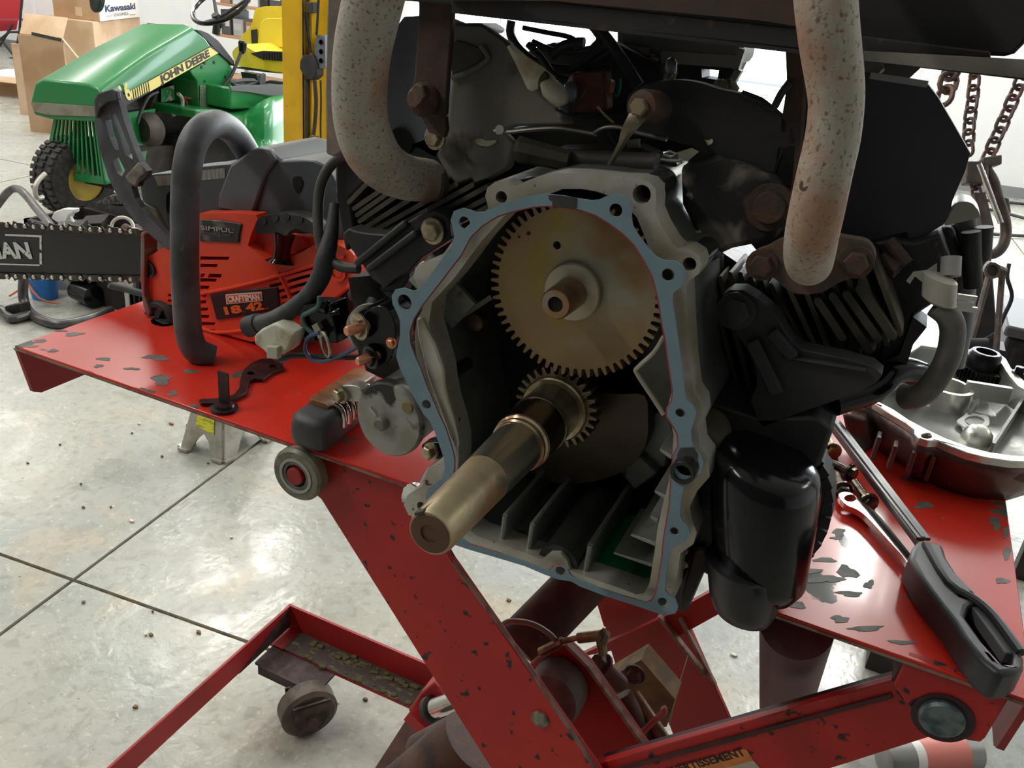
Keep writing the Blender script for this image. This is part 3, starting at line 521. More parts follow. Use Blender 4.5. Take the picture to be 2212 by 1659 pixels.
P('case_inner_rim', plate(py('C6', [(606, 800), (628, 790), (720, 960), (768, 1100), (775, 1190), (795, 1290), (835, 1420), (860, 1540), (850, 1600), (800, 1500), (740, 1330), (690, 1200), (668, 1130), (640, 1010), (612, 900)], YC - .004), BACK(.006)), ALU, eng, bevel=.0015)  # aluminium rim of the case showing inside the gasket
for a, b, r in ((1441, 594, 12), (1467, 893, 9), (1455, 1148, 8), (1429, 1300, 9), (1209, 1233, 9), (921, 874, 8)):
    P('bolt_bore', lathe(q(a, b, YC - .0012), (0, 1, 0), [(0, pxr(a, b, YC, r)), (.004, pxr(a, b, YC, r))], 20), DARKI, eng)
# interior ribs
for (x0, y0, w, h) in ((1085, 1168, 8, 42), (1143, 1188, 8, 42), (1266, 1232, 9, 55)):
    c = q(x0, y0, YC + .008); P('case_rib', comb(bar(c + V((0, 0, .010)), c + V((0, .105, .012)), .0035, .030, (0, 0, 1)), cyl(c + V((0, 0, .024)), c + V((0, .105, .026)), .0022, seg=10), lathe(c + V((0, 0, .0)), (0, 0, 1), [(0, .0025), (.024, .0022)], 8)), ALUI, eng)
P('oil_passage', cyl(q(1205, 1215, YC + .004), q(1205, 1215, YC + .004) + V((0, .11, .004)), .016, seg=24), DARKI, eng)
for (x0, y0, x1, y1) in ((1425, 968, 1452, 984), (1414, 1058, 1440, 1072), (1404, 1112, 1422, 1122), (1362, 1152, 1418, 1172), (1325, 1192, 1410, 1218)):
    a, b = q(x0, y0, YC + .012), q(x1, y1, YC + .006)
    P('case_rib', plate([a, b, b + V((0, 0, -.0035)), a + V((0, 0, -.0022))], BACK(.07)), ALUI, eng, bevel=.0008)
P('oil_pool', plate([q(1240, 1247, YC + .01) + V((0, 0, .002)), q(1392, 1284, YC + .01) + V((0, 0, .002)), q(1392, 1284, YC + .01) + V((0, .10, .004)), q(1240, 1247, YC + .01) + V((0, .10, .004))], (0, 0, -.002)), OILG, eng, label='green oil lying in the bottom of the crankcase')
P('oil_pool', plate([q(1338, 1190, YC + .022), q(1408, 1208, YC + .012), q(1408, 1208, YC + .012) + V((0, .05, .002)), q(1338, 1190, YC + .022) + V((0, .04, .002))], (0, 0, -.001)), OILG, eng, label='green oil film on a rib')
P('pocket_rim', tube(py('C7', [(1440, 1215), (1370, 1330), (1252, 1440), (1246, 1480), (1350, 1640)], YC + .010) + [q(1434, 896, YC + .008)], .0016, 8, sm=3), ALU, eng)
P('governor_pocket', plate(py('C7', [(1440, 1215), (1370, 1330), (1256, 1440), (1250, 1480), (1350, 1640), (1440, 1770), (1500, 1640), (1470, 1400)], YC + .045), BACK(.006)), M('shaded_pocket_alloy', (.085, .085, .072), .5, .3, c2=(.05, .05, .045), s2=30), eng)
P('case_web', comb(bar(q(962, 706, YC + .06), q(1062, 640, YC + .07), .004, .004), bar(q(980, 602, YC + .03), q(933, 655, YC + .03), .05, .004, (0, 1, 0))), ALUI, eng)
P('idler_stub', lathe(q(1040, 688, YC + .075), (0, -1, 0), [(0, .007), (.012, .007), (.014, .004)], 16), M('tan_stub', (.2, .12, .06), .5, .5), eng)
P('bearing_web', plate([q(1340, 930, .62), q(1440, 880, .62), q(1455, 930, .62), q(1440, 1010, .62), (q(1390, 1010, .62)), q(1370, 975, .62)], BACK(.02)), ALUI, eng, bevel=.002)
P('bearing_web', plate([q(1330, 1010, .61), q(1380, 985, .61), q(1420, 1025, .61), q(1370, 1060, .61)], BACK(.02)), ALUI, eng, bevel=.002)
# gears
def gear(c, ro, ri, n, t, ph=0):
    pts = []
    for k in range(n):
        for f, r in ((-.30, ri), (-.14, ro), (.14, ro), (.30, ri)):
            a = ph + 2 * PI * (k + f) / n; pts.append(c + V((math.cos(a) * r, 0, math.sin(a) * r)))
    return pts
cg = q(1240, 628, .558); 
h1 = circ(q(1203, 530, .558), (0, 1, 0), .0030, 14)
gr = P('cam_gear', plate(gear(cg, .0665, .0602, 60, 0), BACK(.008), holes=[h1]), GEAR, eng, flat=True)
P('cam_hub', lathe(cg, (0, -1, 0), [(0, .0215), (.005, .0215), (.006, .0205), (.0064, .011)], 36), M('worn_steel_hub', (.56, .51, .40), .4, .5, c2=(.42, .36, .25), s2=40), gr)
P('cam_shaft', lathe(cg, (0, -1, 0), [(.008, .0118), (.034, .0112), (.036, .0100), (.036, .0056), (.030, .0052)], 32, cap=False), M('camshaft_steel', (.34, .30, .24), .28, .85, c2=(.36, .2, .11), s2=50), gr, label='hollow steel camshaft stub')
P('cam_bore', lathe(cg, (0, -1, 0), [(.028, .0054), (.0335, .0054)], 24), M('bore_black', (.008, .007, .006), .8), gr)
P('timing_dimple', lathe(cg + V((-.04, -.0004, .034)), (0, -1, 0), [(0, .0014), (.0006, .0013)], 10), DARKI, gr)
P('timing_dimple', lathe(cg + V((-.047, -.0004, .030)), (0, -1, 0), [(0, .0009), (.0006, .0008)], 10), DARKI, gr)
AX, AZ = -.1915, 1.0005
ax = lambda y: V((AX, y, AZ))
cgk = P('crank_gear', plate(gear(ax(.566), .0340, .0280, 28, 0), BACK(.014)), GEARD, eng, bevel=.0003)
P('gear_flange', lathe(ax(.566), (0, -1, 0), [(0, .0268), (.005, .0268), (.006, .0258), (.006, .0232)], 40, cap=True), M('flange_steel', (.45, .40, .29), .28, .9, c2=(.3, .22, .12), s2=60), cgk)
cs = P('crankshaft', lathe(ax(.562), (0, -1, 0), [(0, .0222), (.028, .0222), (.029, .0228), (.030, .0228), (.0305, .0220), (.060, .0218), (.0605, .0208)], 48), M('dark_polished_journal', (.20, .17, .12), .16, .95, c2=(.12, .075, .05), s2=14, t2=(.42, .6)), eng)
P('seal_ring', lathe(ax(.503), (0, -1, 0), [(0, .0213), (.003, .0213), (.0045, .0200), (.006, .0200), (.007, .0206), (.0085, .0204), (.0095, .0192)], 48), M('rust_tinted_collar', (.46, .38, .25), .22, .9, c2=(.24, .12, .06), s2=18, t2=(.5, .62)), cs, label='stepped rust-tinted collar')
P('shaft_length', lathe(ax(.494), (0, -1, 0), [(0, .0188), (.02, .0182), (.052, .0170)], 48), SHAFT, cs, label='bright polished section')
P('output_shaft', lathe(ax(.443), (0, -1, 0), [(0, .0170), (.045, .0158), (.070, .0152), (.073, .0142), (.0732, .0125), (.0732, .0062), (.060, .005), (.059, 0)], 48), SHAFTB, cs, label='brown stained keyed section')
P('shaft_end', lathe(ax(.3705), (0, -1, 0), [(0, .0132), (.0008, .0130), (.0012, .0128), (.0012, .0062), (-.004, .0052), (-.016, .0046), (-.018, 0)], 36), SHAFTE, cs, label='rust brown shaft end with a drilled centre')
P('centre_hole', lathe(ax(.3705), (0, -1, 0), [(-.006, .0050), (-.005, .0050)], 24), M('hole_shade_brown', (.02, .013, .01), .7), cs, label='dark drilled centre hole')
P('keyway', pp(ax(.3785) + V((-.0077, 0, .0120)), (.0026, 0, .0016), (0, .0100, 0), (-.0004, 0, .0008)), M('dark_keyway', (.05, .035, .02), .6), cs)
P('woodruff_hole', lathe(ax(.395) + V((-.004, 0, .0138)), (-.25, 0, 1), [(0, .0012), (.0012, .001)], 10), M('dark_pit', (.05, .04, .03), .6), cs)
P('counterweight', plate(cr(py('D1', [(1290, 256), (1430, 262), (1580, 272), (1600, 420), (1590, 560), (1520, 680), (1400, 760), (1200, 810), (950, 795), (880, 700), (900, 500), (1100, 300)], .60), 3), BACK(.02)), M('brown_oily_steel', (.085, .062, .038), .4, .6, c2=(.05, .04, .028), s2=14), eng)
# ------------------------------------------------------------ cylinders with cooling fins
fr = lambda a, b, n: [a + (b - a) * i / n for i in range(n + 1)]
cl = P('cylinder', plate(py('O', [(732, 330), (840, 330), (1060, 250), (1090, 430), (985, 520), (905, 600), (860, 615), (760, 540), (735, 470)], .64), BACK(.10)), DARKI, eng, label='left cylinder')
FL = [((753, 437), (800, 388)), ((764, 451), (850, 392)), ((776, 478), (890, 400)), ((788, 492), (940, 396)), ((806, 500), (985, 398)), ((828, 506), (1020, 400)), ((856, 510), (1050, 404)), ((890, 512), (1068, 420)), ((918, 516), (1075, 436)), ((770, 465), (868, 396))]
FINM = M('dirty_cooling_fin', (.10, .088, .062), .5, .4, c2=(.04, .036, .03), s2=30, t2=(.45, .62), bump=.15, bs=200)
FINR = M('dark_cooling_fin', (.10, .082, .055), .5, .4, c2=(.02, .018, .016), s2=24, t2=(.45, .62), bump=.15, bs=200)
def fin(a, b, y, t, depth, mat, parent):
    p, r = q(a[0], a[1], y), q(b[0], b[1], y); d = (r - p).normalized(); n = V((-d.z, 0, d.x)) * t
    out = [p + n, p + n * .7 - d * t * .7, p - d * t, p - n * .7 - d * t * .7, p - n, r - n, r - n * .7 + d * t * .7, r + d * t, r + n * .7 + d * t * .7, r + n]
    P('cooling_fin', plate(out, BACK(depth)), mat, parent)
for a, b in FL: fin(a, b, .60, .0019, .06, FINM, cl)
crt = P('cylinder', plate(py('O', [(1470, 560), (1560, 545), (1640, 600), (1880, 520), (1960, 500), (1990, 640), (1960, 760), (1900, 790), (1700, 930), (1560, 930), (1500, 800), (1484, 640)], .66), BACK(.10)), DARKI, eng, label='right cylinder')
FRt = []
for k in range(9):
    FRt.append(((1489 + k * 22, 628 - k * 9 if k < 5 else 592 + (k - 5) * 8), (1566 + k * 20, 908 - max(0, k - 1) * 22)))
for k in range(8):
    FRt.append(((1668 + k * 31, 622 - (k * 9)), (1735 + k * 30, 770 - (k - 3) ** 2 * 3)))
for a, b in FRt: fin(a, b, .625 if a[0] < 1665 else .61, .0017, .06, FINR, crt)
# long bright worn edges on the near fins of the right cylinder
fin((1484, 690), (1566, 912), .60, .0013, .05, FINM, crt); fin((1500, 790), (1570, 905), .598, .0014, .05, FINM, crt)
for a, b in (((1766, 650), (1820, 730)), ((1798, 640), (1878, 758)), ((1828, 636), (1896, 732)), ((1856, 624), (1928, 728))): fin(a, b, .60, .0026, .05, FINM, crt)
# lower right dark castings
P('engine_side_casting', plate(py('O', [(1500, 860), (1620, 900), (1760, 900), (1800, 930), (1770, 1010), (1640, 1060), (1600, 1180), (1560, 1260), (1500, 1230), (1488, 1320), (1470, 1326), (1440, 1300), (1452, 1200), (1490, 1180), (1500, 1100), (1530, 1000)], .575), BACK(.11)), BLK, eng, bevel=.003)
P('case_side_rib', plate(py('D2', [(270, 920), (330, 900), (350, 1000), (260, 1200), (230, 1270), (190, 1270), (180, 1240)], .55), BACK(.03)), RUSTB, eng, bevel=.002)
for y_ in (930, 1010): P('case_lug', plate(cr(py('D2', [(130, y_ - 20), (210, y_ - 25), (235, y_), (215, y_ + 22), (130, y_ + 10)], .54), 3), BACK(.02)), BOLT, eng, bevel=.001)
P('casting_boss', lathe(q(1540, 1110, .56), (0, -1, 0), [(-.06, .030), (0, .030), (.004, .026)], 28), BLK, eng)
P('oil_gallery_boss', loft([circ(q(1505, 965, .535) + V((0, t, 0)), (0, 1, 0), r, 20) for t, r in ((0, .008), (.004, .014), (.03, .018))]), M('dusty_brown_cast', (.07, .055, .035), .6, .3, bump=.3, bs=200), eng)
# oil filter and pump cover
of = P('oil_filter', loft([circ(q(a, b, .55), (.12, 0, 1), r, 40, r * .95) for a, b, r in ((1648, 1262, .026), (1642, 1230, .0355), (1640, 1215, .037), (1648, 1110, .040), (1655, 1030, .041), (1658, 1000, .039), (1660, 985, .033), (1662, 980, .02))]), GLBK, eng, ang=60, label='glossy black oil filter canister')
P('filter_cup', loft([circ(q(a, b, .535), (.06, 0, 1), r, 36) for a, b, r in ((1602, 1336, .006), (1603, 1331, .014), (1604, 1318, .0215), (1606, 1295, .025), (1609, 1240, .0275), (1610, 1215, .028), (1611, 1210, .024))]), M('satin_black_cup', (.012, .012, .014), .32, 0), of, ang=60)
for k in range(15):
    a = -1.1 + k * .19; c = q(1672, 1085, .60); d = V((math.cos(a) * .038, 0, math.sin(a) * .058)); t_ = V((-math.sin(a), 0, math.cos(a)))
    P('collar_tooth', pp(c + d, d.normalized() * .004, (0, .012, 0), t_ * .0048), RUB, of)
P('filter_collar', loft([circ(q(1672, 1085, .595) + V((0, t, 0)), (0, 1, 0), .039, 40, .057) for t in (0, .02)]), RUB, of)
P('filter_strap', tube([q(a, b, .575) for a, b in ((1702, 975), (1728, 990), (1750, 1020), (1762, 1060), (1760, 1100))], .0035, 8, sm=4), GLBK, of)
# ------------------------------------------------------------ black brackets in front of the fins
bl = P('cylinder_bracket', plate(py('C6', [(165, 290), (200, 258), (240, 275), (330, 290), (440, 298), (520, 240), (620, 178), (700, 150), (775, 180), (800, 230), (812, 320), (740, 370), (640, 430), (560, 520), (470, 570), (420, 620), (340, 560), (240, 420)], .575), BACK(.02)), BLK, eng, bevel=.003, seg=3, label='black bracket beside the left fins')
P('bracket_rib', comb(bar(q(800, 580, .572), q(905, 500, .572), .006, .012, (0, 1, 0)), bar(q(770, 570, .572), q(880, 480, .572), .006, .006, (0, 1, 0))), BLK, bl, bevel=.002)
P('bracket_bolt', hexbolt(q(935, 499, .572), (-.1, -1, 0), .0078, .006), BOLT, bl)
P('bracket_lug', plate(cr(py('C6', [(400, 600), (540, 520), (560, 560), (520, 620), (470, 690), (400, 640)], .585), 3), BACK(.02)), BLK, bl, bevel=.002)
P('hollow_boss', lathe(q(918, 594, .545), (-.3, -1, .2), [(-.03, .0105), (0, .0105), (.001, .0095), (.001, .0072), (-.015, .0065)], 24, cap=False), ALU, eng)
bR = P('cylinder_bracket', plate(py('C8', [(425, 560), (440, 510), (480, 482), (560, 482), (640, 530), (700, 580), (760, 640), (800, 720), (850, 790), (900, 830), (1000, 850), (1150, 882), (1320, 930), (1380, 980), (1340, 1030), (1220, 1090), (1080, 1140), (900, 1200), (680, 1290), (650, 1260), (600, 1130), (640, 1040), (630, 900), (560, 800), (470, 670)], .575), BACK(.018)), BLKSH, eng, bevel=.004, seg=3, label='large black bracket in front of the right fins')
P('bracket_rib', comb(bar(q(1665, 716, .572), q(1716, 772, .572), .008, .008, (0, 1, 0)), bar(q(1625, 735, .572), q(1680, 850, .572), .01, .008, (0, 1, 0)), bar(q(1690, 770, .572), q(1870, 800, .572), .003, .006, (0, 1, 0))), BLKSH, bR, bevel=.003)
P('bracket_bolt', hexbolt(q(1590, 672, .572), (0, -1, 0), .010, .006), BLK, bR)
P('bracket_tab', plate(py('C8', [(870, 1195), (940, 1180), (960, 1240), (900, 1300), (885, 1240)], .60), BACK(.004)), M('grey_tab', (.28, .27, .25), .6), eng)
# ------------------------------------------------------------ shrouds
P('fan_shroud', plate(py('C3', [(690, 130), (960, 110), (1160, 190), (1060, 320), (1040, 640), (1000, 1000), (930, 1210), (800, 1140), (560, 1130), (500, 700), (560, 300)], .640), BACK(.008)), BLUP, eng, label='blue-grey shroud plate behind the left exhaust pipe')
sh = P('fan_shroud', plate(py('C3', [(1060, 180), (1240, 175), (1330, 220), (1500, 340), (1620, 520), (1760, 740), (1900, 860), (1990, 960), (1560, 975), (1440, 1010), (1540, 1110), (1500, 1300), (1300, 1420), (1140, 1505), (1040, 1400), (930, 1200), (1010, 1000), (1050, 640)], .625), BACK(.010)), GRAYP, eng, bevel=.003, label='beige-grey stained shroud plate')
P('shroud_recess', plate(cr(py('C3', [(1060, 330), (1200, 350), (1310, 400), (1330, 460), (1240, 530), (1120, 590), (1060, 580)], .6235), 3), BACK(.001)), M('dark_recess', (.05, .045, .035), .7, c2=(.09, .08, .06), s2=30), sh, label='darker recessed panel of the shroud')
P('shroud_rib', comb(tube(py('C3', [(1060, 600), (1180, 560), (1320, 470), (1330, 420), (1280, 350)], .622), .0022, 8, sm=3)), GRAYP, sh)
P('shroud_bolt', hexbolt(q(940, 297, .615), (-.1, -1, 0), .0072, .006), BOLT, eng)
P('exhaust_opening', lathe(q(866, 306, .637), (0, -1, 0), [(0, .0115), (.0005, .0115)], 28), M('black_void', (.004, .004, .004), .9), eng)
P('shroud_slot', plate(cr(py('C3', [(1240, 1075), (1290, 1070), (1320, 1085), (1400, 1080), (1380, 1110), (1320, 1130), (1250, 1110)], .6235), 2), BACK(.001)), CREAM, sh, label='pale worn mark on the shroud')
# right: rounded blower cover, scuffed lower half, big flat panel
bc = P('blower_cover', plate(cr(py('C4', [(490, 660), (560, 600), (680, 560), (850, 545), (1000, 570), (1120, 610), (1270, 640), (1400, 690), (1480, 740), (1600, 860), (1640, 1000), (1560, 1500), (1300, 1560), (1000, 1300), (860, 1160), (980, 1030), (860, 980), (700, 940), (560, 890), (490, 800)], .60), 2), BACK(.012)), BLKSH, eng, bevel=.004, seg=3)
P('shroud_leg', plate(py('C4', [(850, 1130), (1100, 1060), (1500, 1200), (1640, 1400), (1500, 1640), (1200, 1700), (980, 1800), (900, 1780), (930, 1540), (860, 1400)], .592), BACK(.014)), BLKD, bc, bevel=.004, label='scuffed lower leg of the blower cover')
P('shroud_chip', plate(cr(py('C4', [(1018, 955), (1045, 958), (1070, 948), (1072, 975), (1040, 992), (1030, 970)], .5992), 2), BACK(.001)), CREAM, bc, label='bright chip in the black cover')
P('cover_bolt', lathe(q(1663, 447, .590), (0, -1, 0), [(0, .016), (.002, .016), (.002, .011), (.006, .010)], 18), BOLTD, bc)
P('cover_rib', tube(py('C4', [(1270, 640), (1400, 690), (1480, 740), (1540, 640), (1600, 560)], .597), .0025, 8, sm=3), BLK, bc)
P('worn_bracket_end', plate(py('C7', [(1640, 470), (1690, 460), (1740, 530), (1858, 640), (1740, 700), (1700, 650), (1640, 520)], .588), BACK(.006)), M('chipped_white_edge', (.35, .33, .28), .6, c2=(.03, .03, .03), s2=60, t2=(.45, .55)), bc, label='chipped pale end of the leg')
P('side_panel', plate(py('O', [(1716, 110), (1775, 140), (1862, 156), (1990, 176), (2006, 184), (2026, 210), (2060, 268), (2096, 331), (2085, 370), (2058, 432), (2050, 470), (2037, 486), (2000, 508), (1900, 530), (1815, 553), (1740, 560), (1650, 560), (1600, 500), (1610, 330), (1690, 260), (1700, 180)], .66), BACK(.014)), M('flat_black_panel', (.042, .042, .052), .6, c2=(.05, .05, .06), s2=9, bump=.06, bs=300), eng, bevel=.003, label='large flat black eight-sided side panel')  # raised bluish tone puts lens haze into the black panel's colour
P('panel_top_edge', bar(q(1880, 163, .656), q(2004, 182, .656), .004, .004), M('light_grey_edge', (.35, .36, .38), .5), eng)
P('bolt_head', comb(hexbolt(q(1880, 150, .70), (0, -1, .2), .010)), ALU, eng)
P('bracket_arm', pp(q(1925, 145, .70), (.012, 0, -.008), (0, .006, 0), (.007, 0, .010)), M('grey_bracket_arm', (.2, .19, .17), .5, .4), eng)
# lower right housing below the panel
P('head_casting', plate(py('C8', [(1330, 200), (1420, 180), (1560, 200), (1720, 150), (1780, 300), (1680, 560), (1560, 640), (1480, 880), (1350, 900), (1400, 700), (1200, 420)], .65), BACK(.06)), BLK, eng, bevel=.004)
P('head_bolts', comb(cyl(q(1920, 520, .645), q(1960, 570, .64), .0045, seg=10), cyl(q(1900, 560, .645), q(1940, 585, .64), .006, seg=10)), BOLTD, eng)
# ------------------------------------------------------------ exhaust pipes
LP = [(838, -330, .66, 56), (838, -320, .60, 58), (838, -250, .53, 58), (835, -160, .50, 58), (815, -40, .50, 57), (797, 40, .50, 55), (783, 110, .505, 53), (777, 190, .51, 51), (780, 260, .515, 50), (798, 318, .525, 50), (828, 358, .54, 46), (872, 382, .565, 42), (925, 390, .60, 40)]
pl = P('exhaust_pipe', tube([q(a, b, y) for a, b, y, r in LP], [pxr(a, b, y, r) for a, b, y, r in LP], 28, sm=5), EXH, eng, label='left rust-mottled exhaust pipe curving into the cylinder')
P('pipe_flange', loft([circ(q(925, 392, .60) + V((0, t, 0)), (0.5, 1, .1), .021, 24, .016) for t in (0, .012)]), EXHD, pl, bevel=.002)
RPp = [(1776, -330, .62, 50), (1776, -310, .53, 60), (1776, -240, .44, 68), (1778, -150, .41, 70), (1781, -40, .41, 70), (1787, 40, .41, 69), (1795, 110, .413, 67), (1804, 180, .416, 64), (1806, 230, .418, 62), (1798, 300, .42, 62), (1781, 375, .42, 62), (1765, 450, .422, 62), (1753, 510, .43, 60), (1748, 550, .455, 57), (1748, 568, .50, 52), (1748, 566, .55, 48), (1745, 560, .60, 44)]
pr_ = P('exhaust_pipe', tube([q(a, b, y) for a, b, y, r in RPp], [pxr(a, b, y, r) for a, b, y, r in RPp], 32, sm=5), EXH, eng, label='right rust-mottled exhaust pipe ending in a bolted flange')
P('pipe_flange', plate(cr(py('C8', [(605, 320), (625, 260), (700, 230), (800, 180), (1000, 150), (1180, 175), (1290, 200), (1335, 270), (1320, 350), (1240, 390), (1120, 440), (1020, 495), (900, 505), (820, 480), (740, 410), (650, 380)], .57), 3), BACK(.010)), EXHD, pr_, bevel=.002)
for a, b in ((1646, 572), (1850, 566)): P('flange_bolt', hexbolt(q(a, b, .568), (0, -1, 0), .0078, .007), BOLTD, pr_)
P('rust_hole', lathe(q(1737, 402, .4105), (-.6, -1, 0), [(-.004, .0026), (.0004, .0024)], 12), M('dark_scorch', (.07, .045, .03), .8), pr_, label='dark scorch mark on the pipe')
# ------------------------------------------------------------ starter motor and solenoid
st = P('starter_motor', loft([circ(q(838, 908, .545) + V((0, t, 0)), (.0, 1, 0), r * 1.05, 44, r * 1.14) for t, r in ((.12, .028), (.02, .028), (.006, .0305), (.002, .0300), (0, .0285))]), M('stained_white_alloy', (.34, .33, .30), .5, .3, c2=(.25, .24, .2), s2=40, c3=(.035, .03, .025), s3=26, t3=(.51, .55), bump=.3, bs=220, det=6), eng, label='starter motor with a stained pale end cap')
P('centre_boss', lathe(q(824, 914, .543), (0, -1, 0), [(-.004, .007), (.003, .006), (.0045, .0045)], 20), M('brown_rough_boss', (.17, .15, .12), .6, c2=(.08, .07, .06), s2=90, bump=.4), st)
P('end_cap_rib', bar(q(812, 895, .544), q(800, 880, .544), .002, .003, (0, 1, 0)), ALU, st)
P('brass_plug', lathe(q(880, 880, .5445), (0, -1, 0), [(0, .0055), (.001, .0048)], 16), M('ochre_plug', (.22, .17, .08), .6), st)
for (a, b, dx, dz) in ((752, 852, 1, -1), (932, 975, -1, 1)):
    P('mounting_ear', plate(cr([q(a - 22, b - 10, .548), q(a - 4, b - 20, .548), q(a + 26, b - 14, .548), q(a + 30, b + 14, .548), q(a, b + 14, .548)], 3), BACK(.012)), ALU if a < 800 else DARKI, st, bevel=.001)
    P('mounting_nut', hexbolt(q(a - 14 if a < 800 else a, b, .546), (-.3, -1, 0), .0058, .007), BOLT, st)
so = P('solenoid', loft([circ(q(806, 722, .565) + V((0, t, 0)), (-.25, 1, 0), r, 32) for t, r in ((.09, .0235), (.01, .0235), (.002, .022), (0, .018))]), GLBK, eng, label='black starter solenoid with copper studs')
P('solenoid_band', lathe(q(806, 716, .575), (-.25, 1, 0), [(0, .0243), (.004, .0243)], 28), ALU, so)
P('terminal_stud', lathe(q(768, 710, .548), (-.35, -1, -.05), [(-.012, .0045), (.008, .0045), (.0095, .0035)], 16), COPP, so)
P('terminal_nut', hexbolt(q(776, 705, .556), (-.35, -1, -.05), .0088, .005), BOLT, so)
P('terminal_stud', lathe(q(792, 775, .55), (-.35, -1, -.05), [(-.012, .004), (.008, .004), (.0095, .003)], 16), COPP, so)
P('terminal_nut', hexbolt(q(800, 772, .556), (-.35, -1, -.05), .0075, .004), DARKI, so)
P('small_terminal', hexbolt(q(845, 741, .548), (0, -1, 0), .0035, .003), COPP, so)
P('terminal_block', plate(cr(py('C6', [(300, 760), (400, 720), (470, 800), (480, 930), (440, 1060), (330, 1090), (270, 1050), (250, 930), (270, 850)], .56), 3), BACK(.03)), GLBK, so, bevel=.003)
P('engine_mount_block', plate(py('O', [(752, 600), (860, 590), (880, 700), (890, 780), (850, 830), (790, 800), (770, 700)], .63), BACK(.08)), DARKI, eng)
P('lower_case_boss', lathe(q(893, 1092, .535), (0, -1, 0), [(-.02, .0095), (0, .0095), (.001, .0085), (.001, .005), (-.01, .0045)], 24, cap=False), ALU, eng)
P('case_foot', comb(plate(py('D1', [(230, 720), (330, 700), (350, 760), (260, 860), (230, 940), (150, 960), (90, 960), (120, 860), (180, 820)], .545), BACK(.02))), ALU, eng, bevel=.003)
P('foot_bolt', hexbolt(q(894, 1069, .54), (-.2, -.6, .6), .0085, .008), CHRM, eng)
# ------------------------------------------------------------ linkage, springs, cables on top
P('throttle_rod', tube([q(a, b, .585) for a, b in px('C3', [(1390, 1010), (1430, 1000), (1500, 1015), (1700, 995), (1900, 990), (2150, 1030)])] + [q(a, b, .585) for a, b in px('C4', [(270, 905), (340, 870), (440, 870), (560, 905), (760, 950)])], .0028, 10, sm=3, flat=.6), M('grey_steel_rod', (.17, .16, .14), .4, .7), eng)
P('rod_eye', lathe(q(1082, 282, .584), (0, -1, .3), [(0, .0035), (.003, .0035)], 16), M('worn_rod_eye', (.3, .3, .26), .4, .6), eng)
sp0, sp1 = q(1120, 322, .58), q(1232, 348, .58); n_ = 26
P('governor_spring', tube([sp0 + (sp1 - sp0) * (i / (n_ * 8)) + (V((0, math.cos(i * PI / 4), 0)) + V((0, 0, math.sin(i * PI / 4)))) * (.0085 - .002 * i / (n_ * 8)) for i in range(n_ * 8)], .0012, 5), M('oily_spring_steel', (.09, .08, .055), .5, .6), eng)
P('spring_rubber', cyl(sp0, sp1, .0068, seg=16), RUB, eng)
P('linkage_tube', cyl(q(1235, 345, .59), q(1420, 355, .585), .0075, seg=16), M('dusty_black_tube', (.04, .036, .03), .6, bump=.2), eng)
P('linkage_plate', plate(py('C4', [(0, 1010), (560, 1000), (670, 1050), (820, 1100), (830, 1130), (700, 1200), (480, 1190), (300, 1180), (0, 1150)], .605), BACK(.02)), BLK, eng, bevel=.003)
lv = P('choke_lever', lathe(q(1390, 230, .565), (-.2, -1, .1), [(-.02, .011), (0, .011), (.003, .010), (.004, .0075)], 24), BOLTD, eng, label='rusty bolt holding the twisted steel strap')
P('lever_bolt', hexbolt(q(1384, 232, .560), (-.2, -1, .1), .006, .005, False), M('tan_bolt', (.25, .19, .12), .5, .5), lv)
P('lever_strap', loft([[c - a_, c - b_, c + a_, c + b_] for c, a_, b_ in [(q(x, y, yy), V((w_, 0, w_ * .4)), V((0, .001, .0006))) for x, y, yy, w_ in ((1388, 238, .562, .0085), (1372, 262, .560, .0075), (1358, 284, .56, .0055), (1348, 302, .562, .0035), (1332, 330, .565, .0025), (1318, 354, .57, .0025))]]), M('worn_tan_steel', (.26, .22, .15), .35, .8, c2=(.18, .12, .07), s2=60), lv)
P('spring_clip', comb(tube(py('C4', [(740, 1045), (780, 1035), (825, 1050), (790, 1070), (740, 1060)], .598), .0012, 6, closed=True), tube(py('C4', [(680, 1080), (760, 1095), (870, 1100)], .598), .0012, 6)), ALUB, eng)
P('torn_gasket_flap', plate(py('C4', [(830, 1040), (930, 1010), (980, 1035), (900, 1100), (840, 1080)], .596), BACK(.001)), CREAM, eng)
P('mount_tab', plate(py('C4', [(480, 960), (570, 950), (572, 1010), (490, 1005)], .598), BACK(.003)), M('dull_tan_tab', (.16, .13, .09), .6), eng)
# intake, carburettor frame, cables
ik = M('dirty_intake_alloy', (.30, .31, .29), .45, .4, c2=(.2, .19, .15), s2=20, bump=.15)
P('intake_manifold', comb(plate(py('C4', [(420, 200), (640, 230), (1290, 300), (1270, 400), (1240, 440), (840, 400), (660, 380), (420, 330)], .72), BACK(.05))), ik, eng, bevel=.003)
P('intake_rib', comb(bar(q(1335, 108, .712), q(1400, 118, .712), .006, .010), bar(q(1430, 122, .712), q(1595, 134, .712), .008, .009), bar(q(1420, 122, .712), q(1402, 178, .712), .006, .018, (0, 1, 0)), bar(q(1605, 105, .712), q(1590, 150, .712), .005, .010, (0, 1, 0)), bar(q(1598, 150, .712), q(1570, 198, .712), .005, .010, (0, 1, 0))), M('pale_intake_edge', (.42, .41, .36), .5, .3), eng)
P('intake_shadow_block', plate(py('C4', [(440, 330), (1260, 430), (1180, 600), (700, 560), (480, 640)], .74), BACK(.03), holes=[py('C4', [(995, 470), (1115, 480), (1105, 545), (1000, 530)], .74)]), BLK, eng)
P('carburettor', plate(py('C3', [(1090, 180), (1250, 175), (1340, 230), (1300, 260), (1080, 250)], .70), BACK(.04)), BLK, eng, bevel=.004)
